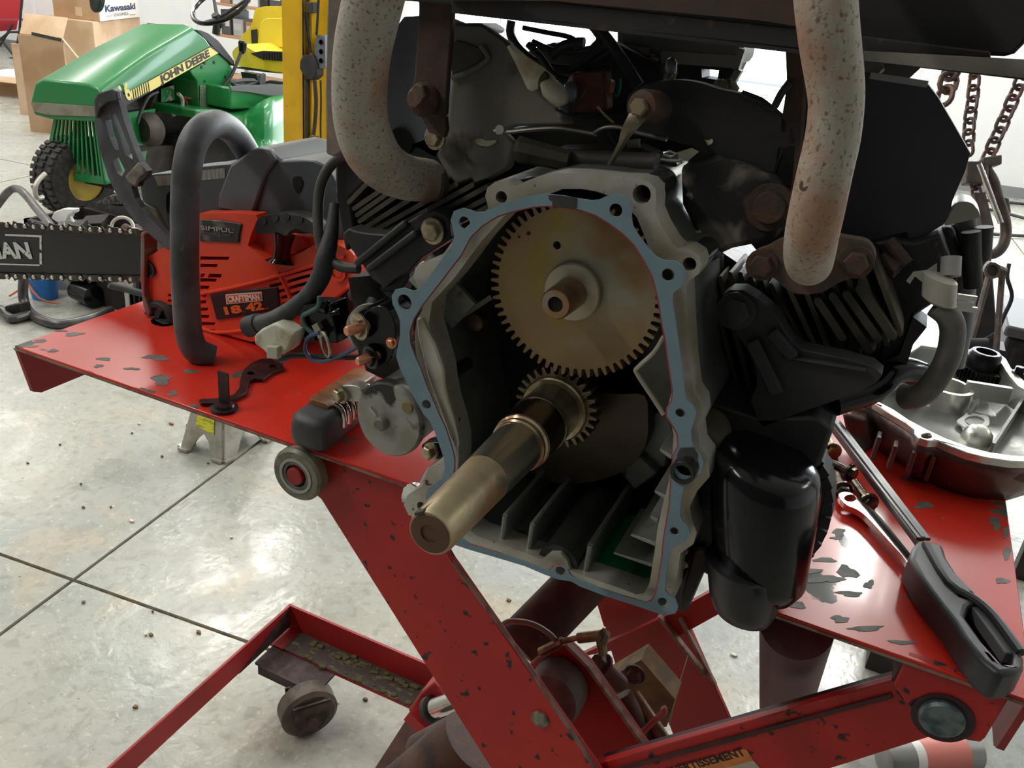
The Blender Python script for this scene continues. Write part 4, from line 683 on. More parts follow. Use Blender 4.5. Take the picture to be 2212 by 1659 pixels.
P('cable_block', plate(py('O', [(1130, 110), (1190, 92), (1230, 105), (1320, 90), (1420, 140), (1450, 200), (1400, 240), (1420, 300), (1200, 300), (1215, 235), (1160, 160)], .69), BACK(.03)), RUB, eng, bevel=.006)
HOS = [([(1105, 45), (1103, 75), (1125, 110), (1170, 140), (1230, 150), (1290, 140), (1330, 110)], .66, 9), ([(1230, 150), (1262, 130), (1300, 100), (1290, 70), (1262, 40)], .655, 8), ([(1262, 40), (1300, 70), (1345, 130), (1380, 185)], .65, 11), ([(1190, 122), (1215, 100), (1245, 92), (1262, 92)], .65, 10), ([(1130, 60), (1180, 70), (1230, 80), (1250, 95)], .66, 5), ([(1140, 95), (1170, 125), (1200, 165), (1240, 175)], .65, 7), ([(1260, 175), (1300, 140), (1320, 150)], .645, 5), ([(1150, 90), (1200, 110), (1240, 100)], .652, 6), ([(1300, 60), (1290, 90), (1260, 110), (1200, 108)], .65, 5), ([(1200, 235), (1250, 258), (1300, 262), (1320, 300), (1345, 330)], .62, 3)]
for pts, y, r in HOS: P('cable', tube([q(a, b, y) for a, b in pts], pxr(1200, 100, y, r), 10, sm=4), RUB, eng)
P('green_wire', tube([q(a, b, .645) for a, b in ((1340, 170), (1338, 195), (1332, 208), (1326, 206))], .0010, 6, sm=3), M('green_wire_sleeve', (.02, .25, .2), .4), eng)
P('yellow_wire', tube([q(a, b, .62) for a, b in ((1290, 230), (1308, 250), (1325, 265))], .0009, 6, sm=3), M('yellow_wire_sleeve', (.4, .33, .08), .5), eng)
P('coil_connector', pp(q(1280, 197, .64), (.013, 0, .003), (0, .008, 0), (-.003, 0, .014)), M('rust_red_connector', (.16, .045, .022), .6, c2=(.08, .03, .02), s2=60), eng, bevel=.002)
P('coil_connector', pp(q(1300, 180, .64), (.009, 0, -.002), (0, .006, 0), (0, 0, .005)), M('brick_connector', (.26, .08, .04), .6), eng, bevel=.002)
P('hose_clamp', lathe(q(1252, 190, .64), (-.5, -1, .2), [(0, .011), (.004, .011)], 20), ik, eng)
P('cream_strap', loft([[c + n1, c + n2, c - n1, c - n2] for c, n1, n2 in [(q(a, b, y), V((w_, 0, w_ * .55)), V((0, .0016, 0))) for a, b, y, w_ in ((1101, 98, .600, .0022), (1125, 128, .598, .0045), (1150, 155, .597, .0078), (1168, 178, .598, .0100), (1175, 186, .600, .0092))]]), CREAM, eng)
P('strap_band', tube([q(a, b, .594) for a, b in ((1182, 160), (1172, 172), (1170, 190), (1177, 200))], .0028, 8, sm=3), M('dark_band', (.03, .025, .015), .6), eng)
P('cream_boot', loft([circ(q(a, b, .600), (.6, 0, -.8), r, 16, r * .6) for a, b, r in ((1180, 176, .009), (1195, 196, .0125), (1208, 212, .011), (1216, 228, .006))]), CREAM, eng, label='cream boot at the end of the strap')
for a, b, r in ((1230, 214, .006), (1213, 252, .0045), (1448, 155, .0045)): P('plug_cap', loft([circ(q(a, b, .625), (0.2, -.3, 1), rr, 14) for rr in (r * .8,)] + [circ(q(a, b, .625) + V((0, 0, t)), (0.2, -.3, 1), rr, 14) for t, rr in ((r * .5, r), (r * 1.6, r * .8), (r * 2, r * .3))]), M('blue_grey_cap', (.22, .26, .28), .3, .3), eng)
P('wire_cluster', comb(*[tube([q(1440 + i * 9, 185 - (i % 3) * 6, .66), q(1436 + i * 10, 170, .655), q(1445 + i * 8, 155 + (i % 2) * 8, .66)], .0011, 5, sm=3) for i in range(3)] + [tube([q(1545 + i * 11, 190 + (i % 3) * 5, .66), q(1552 + i * 9, 178, .655), q(1560 + i * 10, 186 + (i % 2) * 8, .66)], .0028, 6, sm=3) for i in range(4)]), M('tan_wire_cluster', (.35, .30, .2), .6), eng, kind='stuff')
# left side loom
P('breather_hose', tube([q(a, b, y) for a, b, y in ((765, 330, .62), (728, 345, .62), (700, 380, .615), (688, 430, .61), (688, 500, .60), (700, 545, .595), (735, 575, .59), (775, 580, .59))], .0046, 12, sm=5), M('dull_black_hose', (.045, .042, .036), .55, bump=.1), eng)
P('left_dark_cowl', plate(py('O', [(723, 335), (770, 325), (790, 395), (755, 430), (770, 520), (745, 545), (730, 470), (722, 420)], .625), BACK(.05)), BLK, eng, bevel=.003)
P('braided_harness', tube([q(a, b, y) for a, b, y in ((545, 703, .57), (585, 694, .57), (625, 672, .575), (665, 640, .58), (692, 600, .585), (704, 555, .59), (716, 500, .60), (722, 440, .61))], [.008, .0085, .008, .0078, .0085, .0085, .006, .004], 14, sm=5), M('taped_harness', (.025, .027, .03), .6, bump=.6, bs=90, c2=(.06, .06, .06), s2=40, stretch=(1, 1, 1)), eng)
P('harness_cuff', cyl(q(536, 706, .57), q(560, 699, .57), .0098, seg=16), RUB, eng)
cn = P('white_connector', comb(plate(cr(py('B2', [(1515, 900), (1560, 860), (1610, 835), (1640, 825), (1690, 850), (1752, 890), (1750, 920), (1720, 985), (1690, 1010), (1650, 1030), (1600, 1020), (1570, 985), (1520, 950)], .555), 1), BACK(.018))), M('grubby_white_connector', (.60, .58, .48), .5, c2=(.35, .28, .14), s2=40, t2=(.5, .62), bump=.4, bs=120), eng, bevel=.002)
P('connector_latch', pp(q(592, 760, .552), (.006, 0, .001), (0, .003, 0), (0, 0, .006)), M('grubby_latch', (.45, .42, .33), .5), cn, bevel=.001)
P('green_lead', tube([q(a, b, .57) for a, b in ((690, 640), (688, 662), (668, 675), (654, 684), (660, 705), (678, 722))], .0022, 8, sm=4), M('dull_green_lead', (.06, .12, .11), .5), eng)
P('ring_terminal', comb(tube(circ(q(703, 745, .565), (.5, 1, .2), .0078, 16, .0115), .0016, 6, closed=True), bar(q(680, 700, .567), q(695, 728, .566), .007, .002, (0, 1, 0))), M('tinned_terminal', (.38, .35, .27), .35, .8), eng)
P('blue_lead', tube([q(a, b, .565) for a, b in ((690, 718), (665, 730), (659, 755), (675, 778), (705, 780), (745, 764), (775, 748))], .0017, 8, sm=4), M('slate_blue_lead', (.06, .10, .17), .45), eng)
P('black_lead', tube([q(a, b, .57) for a, b in ((597, 777), (640, 768), (700, 771), (790, 772))], .0026, 8, sm=3), RUB, eng)
P('relay', comb(pp(q(703, 690, .585), (.018, 0, .004), (0, .012, 0), (-.004, 0, .017)), cyl(q(688, 660, .575), q(710, 664, .575), .006, seg=10), cyl(q(712, 680, .572), q(735, 672, .575), .003, seg=8)), GLBK, eng, bevel=.002)
P('oil_hose', tube([q(a, b, y) for a, b, y in ((770, 640, .66), (782, 620, .655), (800, 612, .65), (812, 640, .64), (808, 670, .63))], .009, 12, sm=4), RUB, eng)
# right side hoses, filler cap
P('fuel_filter', loft([circ(q(a, b, .62), (.15, 0, 1), r, 24) for a, b, r in ((2026, 656, .008), (2028, 650, .0115), (2031, 600, .0115), (2036, 596, .0075))]), M('translucent_cream', (.42, .40, .34), .4), eng)
P('fuel_hose', tube([q(a, b, y) for a, b, y in ((2022, 660, .62), (2048, 682, .62), (2058, 715, .62), (2050, 765, .615), (2028, 810, .61), (1995, 850, .61), (1955, 860, .62))], .0082, 16, sm=5), M('grey_fuel_hose', (.15, .14, .12), .5, c2=(.09, .08, .07), s2=30), eng)
P('hose_upper', cyl(q(2053, 597, .625), q(2055, 555, .63), .0065, seg=16), M('pale_grey_hose', (.35, .34, .31), .5), eng)
P('coolant_pipe', tube([q(a, b, .70) for a, b in ((2085, 470), (2086, 540), (2084, 620), (2078, 700), (2060, 790))], .0078, 14, sm=4), M('blue_grey_pipe', (.16, .17, .18), .45, .3), eng)
P('hose_clip', comb(*[bar(q(2068, 640 + i * 12, .61), q(2110 - (i % 2) * 8, 646 + i * 12, .61), .003, .0035) for i in range(3)]), M('pale_clip', (.5, .5, .46), .4, .4), eng)
P('filler_cap', plate(cr(py('C5', [(1010, 1445), (1020, 1400), (1075, 1310), (1120, 1290), (1190, 1305), (1240, 1385), (1170, 1410), (1080, 1430)], .66), 2), BACK(.03)), M('beige_grey_cap', (.34, .33, .28), .45), eng, bevel=.004)
P('dipstick_tube', comb(cyl(q(2098, 500, .68), q(2102, 620, .68), .0065, seg=14), cyl(q(2125, 490, .69), q(2120, 560, .69), .0065, seg=14)), BLK, eng)
P('head_cover', plate(py('O', [(1960, 500), (2060, 490), (2080, 560), (2060, 640), (2000, 660), (1970, 620)], .68), BACK(.04)), BLK, eng, bevel=.004)
P('white_bracket', plate(py('C8', [(1520, 430), (1560, 380), (1640, 370), (1700, 330), (1700, 380), (1620, 440), (1570, 400), (1540, 445)], .635), BACK(.004)), M('white_bracket', (.4, .4, .36), .5), eng)
P('lower_hose', tube([q(a, b, y) for a, b, y in ((1985, 808, .66), (1955, 800, .65), (1925, 808, .64), (1890, 840, .63), (1800, 870, .61))], .010, 14, sm=4), GLBK, eng)
P('underside_plate', plate(py('C8', [(1560, 640), (1640, 700), (1560, 800), (1510, 960), (1380, 1000), (1320, 940), (1480, 860)], .64), BACK(.03)), BLK, eng)

P('valley_block', plate([q(a, b, .655) for a, b in ((1045, 300), (1090, 280), (1200, 262), (1400, 230), (1500, 270), (1540, 420), (1500, 560), (1440, 470), (1400, 395), (1300, 372), (1180, 378), (1100, 410), (1040, 440))], BACK(.04)), BLK, eng, bevel=.004)
# ------------------------------------------------------------ steel frame above the engine
fm = thing('steel_frame', 'dark rusty steel cross beam and straps bolted above the engine', 'frame', q(1300, 60, .58))
BM = M('dark_beam_paint', (.022, .020, .021), .65, .1, c2=(.035, .025, .022), s2=12, c3=(.09, .05, .03), s3=60, t3=(.64, .72), bump=.15, bs=200)
BM2 = M('brown_dusty_beam', (.055, .042, .032), .7, .1, c2=(.09, .05, .035), s2=10, t2=(.42, .62), bump=.2, bs=200)
P('muffler_body', plate([q(a, b, .575) for a, b in ((705, -420), (705, -10), (880, 2), (975, 12), (1200, 36), (1500, 66), (1719, 88), (1865, 108), (2170, 122), (2192, 116), (2210, 98), (2250, 50), (2330, -420))], BACK(.16)), BM, fm, bevel=.006, seg=3, label='dark muffler box above the engine')
P('beam_web', plate([q(a, b, .556) for a, b in ((975, -40), (975, 22), (1100, 36), (1200, 50), (1719, 104), (1865, 124), (2140, 146), (2140, 112), (1719, 60), (1200, 4))], BACK(.01)), BM, fm, bevel=.002)
P('beam_flange', comb(pp((q(975, 24, .556) + q(2235, 170, .556)) / 2 + V((0, .02, 0)), (q(2235, 170, .556) - q(975, 24, .556)) / 2, (0, .02, 0), (0, 0, .0012))), BM, fm)
P('beam_flange', plate([q(a, b, .552) for a, b in ((1865, 110), (2240, 130), (2240, 172), (2212, 169), (1865, 131))], BACK(.003)), M('grey_worn_flange', (.13, .12, .11), .6, .2, c2=(.3, .28, .24), s2=6, t2=(.5, .56)), fm, label='greyer worn flange at the right end')
P('beam_cap', plate([q(a, b, .553) for a, b in ((975, -60), (975, 2), (1200, 2), (1640, 44), (1719, 56), (1719, -60))], BACK(.004)), BM2, fm, label='brown dusty upper lip of the beam')
P('hanging_strap', plate(py('C3', [(780, -220), (1065, -220), (1062, 60), (1048, 300), (1020, 640), (1005, 880), (985, 905), (830, 880), (755, 850), (750, 700), (765, 600), (790, 300), (800, 60)], .590), BACK(.006)), RUSTB, fm, bevel=.0015, label='brown rusty strap bolted to the shroud')
P('strap_bolt', comb(lathe(q(918, 215, .589), (-.2, -1, .1), [(0, .013), (.004, .0125), (.010, .009), (.013, .006)], 20), hexbolt(q(912, 205, .582), (-.2, -1, .1), .008, .006, False)), BOLTD, fm)
P('strap_tail', plate(py('C3', [(820, 890), (1000, 900), (1010, 1000), (990, 1060), (880, 1020)], .600), BACK(.006)), RUSTB, fm)
P('frame_leg', plate([q(a, b, .60) for a, b in ((702, -420), (748, -420), (752, 100), (752, 322), (722, 340), (703, 332), (701, 200), (706, 0))], BACK(.03)), M('rusty_grey_leg', (.24, .20, .17), .7, .3, c2=(.17, .14, .125), s2=20, c3=(.45, .2, .07), s3=90, t3=(.60, .70), bump=.3, bs=240), fm, bevel=.002, label='rust-speckled grey steel leg of the frame')
P('cross_brace', plate([q(a, b, .60) for a, b in ((1695, 60), (1740, 60), (1735, 200), (1720, 420), (1690, 500), (1672, 380), (1700, 180))], BACK(.02)), RUSTB, fm, label='brown steel brace behind the right pipe')
# ------------------------------------------------------------ chainsaw
saw = thing('chainsaw', 'orange-red chainsaw with grey top cover and black bar standing on the red table', 'chainsaw', q(520, 745, .74))
YS = .712
hs = lambda pts, y=YS: py('B2', pts, y)
slots = []
for i in range(11):
    y0 = 425 + i * 43.5; wds = [175, 105, 0, 100, 55, 40, 38, 48, 55, 90, 90][i]
    if wds: slots.append([(1196, y0), (1196 + wds, y0 + 3), (1196 + wds - 8, y0 + 24), (1196, y0 + 22)])
slots.append([(1250, 528), (1325, 532), (1318, 556), (1240, 552)])
slots.append([(1200, 528), (1228, 528), (1210, 552), (1198, 552)])
for i in range(8):
    y0 = 520 + i * 39; xr = [1870, 1852, 1845, 1838, 1838, 1800, 1770, 1740][i]; xl = [1700, 1715, 1725, 1735, 1742, 1742, 1735, 1710][i]
    slots.append([(xl, y0 + 8), (xr, y0 - (xr - xl) * .22), (xr, y0 - (xr - xl) * .22 + 20), (xl, y0 + 28)])
for i in range(8):
    y0 = 535 + i * 39.5; xr = [1688, 1700, 1710, 1718, 1722, 1722, 1715, 1690][i]; xl = xr - [135, 90, 45, 38, 38, 36, 34, 40][i]
    slots.append([(xl, y0 + (xr - xl) * .22), (xr, y0), (xr, y0 + 20), (xl, y0 + (xr - xl) * .22 + 20)])
slots.append([(1030, 560), (1052, 572), (1052, 600), (1020, 590)])
for i in range(3): slots.append([(1005, 648 + i * 32), (1036, 655 + i * 32), (1036, 670 + i * 32), (1000, 664 + i * 32)])
body = [(1192, 168), (1400, 168), (1528, 178), (1540, 200), (1500, 290), (1480, 360), (1530, 400), (1600, 450), (1700, 440), (1800, 400), (1900, 345), (2000, 350), (2085, 385), (2115, 420), (2110, 520), (2060, 620), (1960, 700), (1890, 790), (1780, 850), (1700, 900), (1500, 935), (1300, 945), (1180, 930), (1060, 900), (1000, 850), (960, 720), (865, 680), (848, 600), (850, 480), (880, 430), (975, 372), (1050, 400), (1190, 400)]
rd = P('starter_cover', plate(hs(body), BACK(.018), holes=[hs(s) for s in slots]), PLR, saw, flat=True, label='orange-red slotted starter cover')
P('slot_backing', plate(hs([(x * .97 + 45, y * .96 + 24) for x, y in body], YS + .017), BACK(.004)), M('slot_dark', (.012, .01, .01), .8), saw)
P('side_shell', plate(hs(body, YS + .018), BACK(.085)), PLR, saw, bevel=.004)
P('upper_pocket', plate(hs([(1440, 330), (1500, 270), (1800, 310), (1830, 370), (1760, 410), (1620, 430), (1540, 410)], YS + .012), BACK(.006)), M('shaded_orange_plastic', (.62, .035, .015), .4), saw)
P('upper_shell', plate(hs([(1500, 290), (1900, 290), (1990, 350), (1900, 420), (1500, 420)], YS + .02), BACK(.06)), PLR, saw, bevel=.004)
P('body_ridge', comb(tube(hs([(1196, 650), (1400, 610), (1600, 560), (1900, 470), (2060, 430)], YS - .001), .0022, 8, sm=3), tube(hs([(1660, 520), (1720, 640), (1750, 760), (1720, 860)], YS - .001), .002, 8, sm=3), tube(hs([(1196, 850), (1300, 880), (1500, 860), (1700, 810), (1850, 740)], YS - .001), .002, 8, sm=3)), PLR, saw)
bd = P('badge', plate(cr(hs([(1252, 655), (1450, 628), (1655, 608), (1672, 740), (1480, 780), (1292, 806)], YS - .002), 1), BACK(.004)), DECK, saw, bevel=.001, label='black model badge')
U = (hs([(1560, 640)], YS - .0035)[0] - hs([(1350, 655)], YS - .0035)[0]).normalized(); W_ = V((0, 0, 1)); W_ = (W_ - U * W_.dot(U)).normalized()
P('brand_frame', plate(hs([(1346, 652), (1562, 636), (1568, 692), (1352, 712)], YS - .0026), BACK(.0004)), M('badge_cream', (.8, .62, .5), .5), bd)
P('brand_panel', plate(hs([(1354, 660), (1556, 645), (1561, 685), (1359, 704)], YS - .0030), BACK(.0003)), M('badge_orange', (.75, .12, .02), .5), bd)
CRM = M('badge_lettering', (.9, .8, .7), .5)
def hfit(name, s_, a, b, cap_px, mat, par, bold, off):
    p_, r_ = hs([a], YS - off)[0], hs([b], YS - off)[0]; cp = (hs([(a[0], a[1] - cap_px)], YS - off)[0] - p_).length
    fit_text(name, s_, p_, (r_ - p_).normalized(), W_, cp, (r_ - p_).length, mat, par, bold, .0002)
hfit('badge_lettering', 'CRAFTSMAN', (1366, 699), (1552, 684), 32, CRM, bd, .0003, .0034)
OT = M('orange_lettering', (.85, .16, .02), .5)
hfit('badge_number', '18', (1330, 775), (1418, 762), 40, OT, bd, .0006, .0026)
hfit('badge_number', '42', (1478, 753), (1572, 741), 42, OT, bd, .0006, .0026)
hfit('badge_unit', 'in.', (1430, 762), (1465, 757), 10, OT, bd, 0, .0026)
hfit('badge_unit', 'cc', (1580, 741), (1604, 738), 10, OT, bd, 0, .0026)
b2 = P('badge', plate(cr(hs([(1192, 203), (1320, 212), (1442, 232), (1430, 290), (1425, 346), (1300, 340), (1192, 336)], YS - .002), 1), BACK(.004)), M('worn_badge', (.03, .03, .03), .5, c2=(.2, .18, .15), s2=60, t2=(.52, .66)), saw, bevel=.001, label='worn black badge near the top of the cover')
GT = M('grey_lettering', (.38, .38, .37), .5)
U2 = (hs([(1400, 285)])[0] - hs([(1200, 268)])[0]).normalized()
hfit('badge_lettering', 'SIMPUL', (1200, 265), (1390, 285), 24, GT, b2, .0001, .0026)
hfit('badge_lettering', 'TECHNOLOGY', (1200, 294), (1384, 308), 16, M('faint_lettering', (.17, .17, .16), .5), b2, 0, .0026)
for x, y in ((890, 500), (2020, 520)):
    c = hs([(x, y)], YS - .001)[0]; P('cover_screw', lathe(c, (0, -1, 0), [(0, .010), (.002, .010), (.002, .007), (-.001, .007), (-.001, .0055), (.001, .005)], 20), DARKI if x < 1000 else PLR, saw)
# recoil handle
rh = P('recoil_handle', plate(cr(hs([(1522, 270), (1545, 200), (1600, 178), (1700, 172), (1790, 185), (1850, 212), (1882, 250), (1872, 292), (1820, 280), (1770, 262), (1735, 275), (1712, 300), (1690, 300), (1660, 285), (1600, 290), (1540, 292)], .690), 3), BACK(.020)), M('handle_black', (.02, .02, .02), .4, c2=(.05, .05, .045), s2=30), saw, bevel=.004, seg=3, label='black recoil starter handle')
P('handle_stem', loft([circ(hs([(a, b)], y)[0], (.0, .2, 1), r, 18) for a, b, y, r in ((1680, 460, .712, .017), (1680, 440, .708, .010), (1688, 370, .702, .0088), (1695, 290, .70, .012))]), GLBK, rh)
for x, y in ((1575, 215), (1645, 195), (1712, 190), (1790, 205)): P('grip_hole', lathe(hs([(x, y)], .6895)[0], (0, -1, .3), [(0, .0042), (.0008, .0040)], 14), DECK, rh)
# grey top cover
YT = .735
cov = [(905, 1125), (1000, 1112), (1110, 1105), (1300, 1062), (1460, 1050), (1520, 1020), (1600, 962), (1650, 942), (1715, 955), (1800, 1028), (1900, 1020), (2020, 1030), (2075, 1060), (2125, 1130), (2200, 1300), (2200, 1540), (2000, 1530), (1860, 1480), (1640, 1390), (1560, 1390), (1280, 1372), (1180, 1560), (1040, 1560), (940, 1420), (905, 1280), (890, 1180)]
tc_ = P('top_cover', plate(py('B1', cov, YT), BACK(.10)), PLG, saw, bevel=.012, seg=4, label='charcoal grey top cover')
P('cover_facet', plate(py('B1', [(1470, 1060), (1600, 965), (1650, 945), (1712, 958), (1765, 1030), (1700, 1120), (1620, 1370), (1390, 1330), (1400, 1240)], YT - .004), BACK(.01)), M('mid_grey_plastic', (.11, .12, .13), .42, c2=(.09, .1, .11), s2=30), tc_, bevel=.003)
P('cover_hole', plate(cr(py('B1', [(1880, 1135), (1915, 1130), (1935, 1160), (1930, 1200), (1905, 1240), (1880, 1200), (1872, 1160)], YT - .001), 3), BACK(.001)), M('hole_black', (.004, .004, .004), .9), tc_)
P('bare_strip', plate(py('B1', [(985, 1125), (1100, 1120), (1110, 1185), (1010, 1190)], YT - .0005), BACK(.001)), M('scraped_metal', (.42, .40, .36), .3, .7, c2=(.5, .3, .15), s2=40, stretch=(6, 1, 1)), tc_, label='scraped bare metal strip')
P('bare_strip', plate(py('B1', [(1290, 1090), (1440, 1075), (1440, 1140), (1290, 1155)], YT - .0005), BACK(.001)), M('scraped_metal_rear', (.36, .36, .34), .3, .7, c2=(.2, .2, .19), s2=40, stretch=(6, 1, 1)), tc_, label='scraped bare metal strip')
P('cover_slot', plate(cr(py('B1', [(1070, 1240), (1100, 1230), (1112, 1300), (1108, 1450), (1080, 1440), (1062, 1320)], YT - .001), 2), BACK(.001)), GLBK, tc_)
P('front_metal_face', plate(py('B1', [(905, 1290), (1000, 1340), (1060, 1480), (1060, 1600), (930, 1620), (905, 1480)], YT - .002), BACK(.03)), M('oily_grey_face', (.12, .115, .10), .5, .3, c2=(.25, .2, .13), s2=40, bump=.2), saw, bevel=.002)
P('saw_base', plate(hs([(900, 690), (1050, 720), (1060, 900), (1300, 930), (1700, 890), (1900, 780), (2060, 600), (2140, 660), (2150, 800), (2040, 900), (1700, 955), (1060, 950), (920, 840)], .735), BACK(.09)), RUB, saw, bevel=.005)
# front hand guard / brake lever
gl = [(600, 640), (625, 598), (715, 568), (742, 585), (760, 650), (800, 790), (850, 930), (895, 1040), (940, 1095), (935, 1130), (890, 1165), (880, 1195), (840, 1190), (862, 1270), (900, 1330), (980, 1415), (1060, 1500), (1110, 1540), (1110, 1590), (1060, 1590), (980, 1520), (860, 1410), (760, 1275), (690, 1130), (640, 960), (612, 800)]
gh = [[(672, 770), (700, 735), (742, 850), (760, 960), (735, 960), (700, 880)], [(712, 720), (735, 720), (790, 850), (845, 990), (850, 1020), (800, 990), (760, 850)], [(715, 1010), (760, 1010), (800, 1090), (780, 1130), (745, 1100)]]
P('hand_guard', plate(py('B1', gl, .705), BACK(.008), holes=[py('B1', h, .705) for h in gh]), RUBG, saw, flat=True, label='black slotted hand guard')
P('guard_rim', plate(py('B1', [(600, 640), (625, 598), (715, 568), (742, 585), (752, 640), (690, 650), (640, 690), (612, 760)], .700), BACK(.006)), RUBG, saw, bevel=.001)
P('guard_dust', plate(py('B1', [(790, 1130), (880, 1030), (925, 1085), (930, 1120), (885, 1160), (870, 1200), (820, 1170)], .7035), BACK(.008)), M('sawdust_crust', (.24, .22, .18), .8, c2=(.12, .11, .1), s2=60, bump=.5), saw, bevel=.003, label='sawdust crusted on the guard')
# front handle tube
hb = [(462, 772, .655), (440, 766, .648), (420, 752, .642), (408, 722, .64), (404, 680, .641), (400, 600, .643), (399, 520, .645), (400, 430, .648), (405, 360, .652), (418, 308, .662), (442, 276, .68), (472, 268, .71), (503, 285, .75), (530, 322, .79), (552, 365, .83)]
P('front_handle', tube([q(a, b, y) for a, b, y in hb], [.0135] + [.0142] * (len(hb) - 1), 22, sm=5), RUBG, saw, label='thick grey rubber front handle')
# fuel cap and tensioner
P('fuel_cap', lathe(hs([(958, 818)], .708)[0], (-.1, -1, 0), [(-.02, .026), (0, .026), (.003, .024), (.003, .019), (0, .018)], 28), RUB, saw)
P('cap_cross', comb(pp(hs([(958, 818)], .705)[0], (.018, 0, .004), (0, .003, 0), (-.001, 0, .003)), pp(hs([(958, 818)], .705)[0], (.003, 0, -.0005), (0, .003, 0), (.004, 0, .018))), RUB, saw, bevel=.001)
P('primer_cap', lathe(hs([(968, 888)], .700)[0], (-.2, -1, -.2), [(-.02, .015), (0, .015), (.006, .012), (.009, .006)], 6), RUB, saw)
P('rear_foot', lathe(q(745, 640, .78), (0, -1, 0), [(0, .035), (.02, .035), (.025, .03)], 24), RUB, saw)
# bar and chain
YBar = .752
P('guide_bar', plate([q(a, b, YBar) for a, b in ((308, 498), (308, 600), (100, 596), (-260, 592), (-300, 570), (-310, 540), (-300, 510), (-260, 486), (0, 488), (200, 497))], BACK(.0045)), GLBK if 0 else M('black_bar_paint', (.012, .011, .013), .35, c2=(.02, .015, .015), s2=30), saw)
BT = M('white_bar_print', (.72, .76, .72), .5, c2=(.02, .02, .02), s2=170, t2=(.60, .66))
P('bar_print', comb(plate(hs([(30, 292), (248, 300), (248, 312), (30, 302)], YBar - .0006), BACK(.0004)), plate(hs([(236, 312), (248, 312), (248, 390), (236, 380)], YBar - .0006), BACK(.0004)), plate(hs([(236, 405), (248, 405), (250, 475), (236, 472)], YBar - .0006), BACK(.0004)), plate(hs([(0, 468), (236, 474), (236, 482), (0, 476)], YBar - .0006), BACK(.0004))), BT, saw)
Ub = (q(303, 545, YBar) - q(0, 540, YBar)).normalized()
for s_, xa_, xb_ in (('AN', 20, 188), ('CRAFTSM', -560, 2)):
    p_, r_ = hs([(xa_, 434)], YBar - .0008)[0], hs([(xb_, 436)], YBar - .0008)[0]; fit_text('bar_lettering', s_, p_, r_ - p_, V((0, 0, 1)), (hs([(xa_, 352)], YBar - .0008)[0] - p_).length, (r_ - p_).length, BT, saw, .0012, .0002)
CHM = M('dark_chain_link', (.05, .045, .04), .4, .8, c2=(.12, .1, .08), s2=120)
def chain_run(p0, p1, n, up):
    d = (p1 - p0) / n; u = V((0, 0, 1)) * up
    for i in range(n):
        c = p0 + d * (i + .5)
        if i % 2 == 0: sh_ = [c - d * .62 - u * .004, c - d * .62 + u * .003, c - d * .30 + u * .0055, c - d * .05 + u * .0015, c + d * .15 + u * .0015, c + d * .35 + u * .0072, c + d * .62 + u * .0055, c + d * .60 - u * .004]
        else: sh_ = [c - d * .62 - u * .004, c - d * .62 + u * .003, c - d * .3 + u * .0048, c + d * .3 + u * .0048, c + d * .62 + u * .003, c + d * .62 - u * .004]
        l = P('chain_link', plate([p + V((0, -.0022 - .0012 * (i % 2), 0)) for p in sh_], BACK(.0014)), CHM, saw)
        P('rivet', lathe(c - d * .36 + V((0, -.0030, 0)) + u * .0005, (0, -1, 0), [(0, .0032), (.0014, .0024)], 10), CHRM, l)
chain_run(q(-20, 485, YBar), q(306, 501, YBar), 16, 1)
chain_run(q(-20, 594, YBar), q(306, 602, YBar), 16, -1)
P('bar_cover_edge', plate(hs([(838, 280), (862, 300), (862, 640), (900, 760), (905, 860), (880, 850), (850, 720), (836, 560)], .705), BACK(.02)), M('dirty_pale_edge', (.22, .17, .13), .6, c2=(.3, .06, .04), s2=30), saw, bevel=.002)
# ------------------------------------------------------------ small things on the table
fr_ = q(676, 965, .562); bk = q(770, 900, .64)
gp = thing('grip_tool', 'brown and black ribbed grip tool lying on the front edge above the roller', 'hand tool', (fr_.x, fr_.y + .02, TZ))
dg_ = (bk - fr_).normalized()
def rr_ring(c, d, w, h, n=20):
    a, b, _ = frame_of(d); a = V((1, 0, 0)); a = (a - d * a.dot(d)).normalized(); b = d.cross(a)
    return [c + a * w * math.copysign(abs(math.cos(t)) ** .55, math.cos(t)) + b * h * math.copysign(abs(math.sin(t)) ** .55, math.sin(t)) for t in [2 * PI * i / n for i in range(n)]]
zc = TZ + .0195
p0 = V((fr_.x, fr_.y - .012, zc)); p1 = V((bk.x, .66, zc)); dg_ = (p1 - p0).normalized(); LL = (p1 - p0).length
P('end_cap', loft([rr_ring(p0 + dg_ * t, dg_, w_, h_) for t, w_, h_ in ((0, .010, .009), (.003, .0165, .0145), (.010, .0205, .018), (.030, .0205, .0185), (.032, .019, .017))]), M('dull_grey_cap', (.055, .055, .058), .5, .2, bump=.15), gp)
P('grip_body', loft([rr_ring(p0 + dg_ * t, dg_, .0188, .0175) for t in (.03, LL)]), M('dark_red_grip_side', (.12, .04, .035), .4, .3), gp)
P('wooden_scale', loft([[c + V((sx * .0165 * k, 0, zz)) for sx, zz in ((-1, .0), (-1, .004), (-.6, .0058), (.3, .0058), (.6, .004), (.6, 0))] for c, k in [(p0 + dg_ * t + V((0, 0, .0165)), k) for t, k in ((.026, .8), (.034, 1), (LL - .004, 1), (LL, .9))]]), WOODB, gp)
for i in range(7): P('metal_rib', tube([p0 + dg_ * (.034 + i * .0085) + V((x, 0, z_)) for x, z_ in ((.010, .0200), (.0165, .018), (.0200, .010), (.0203, 0))], .0024, 8, sm=3), CHRM, gp)
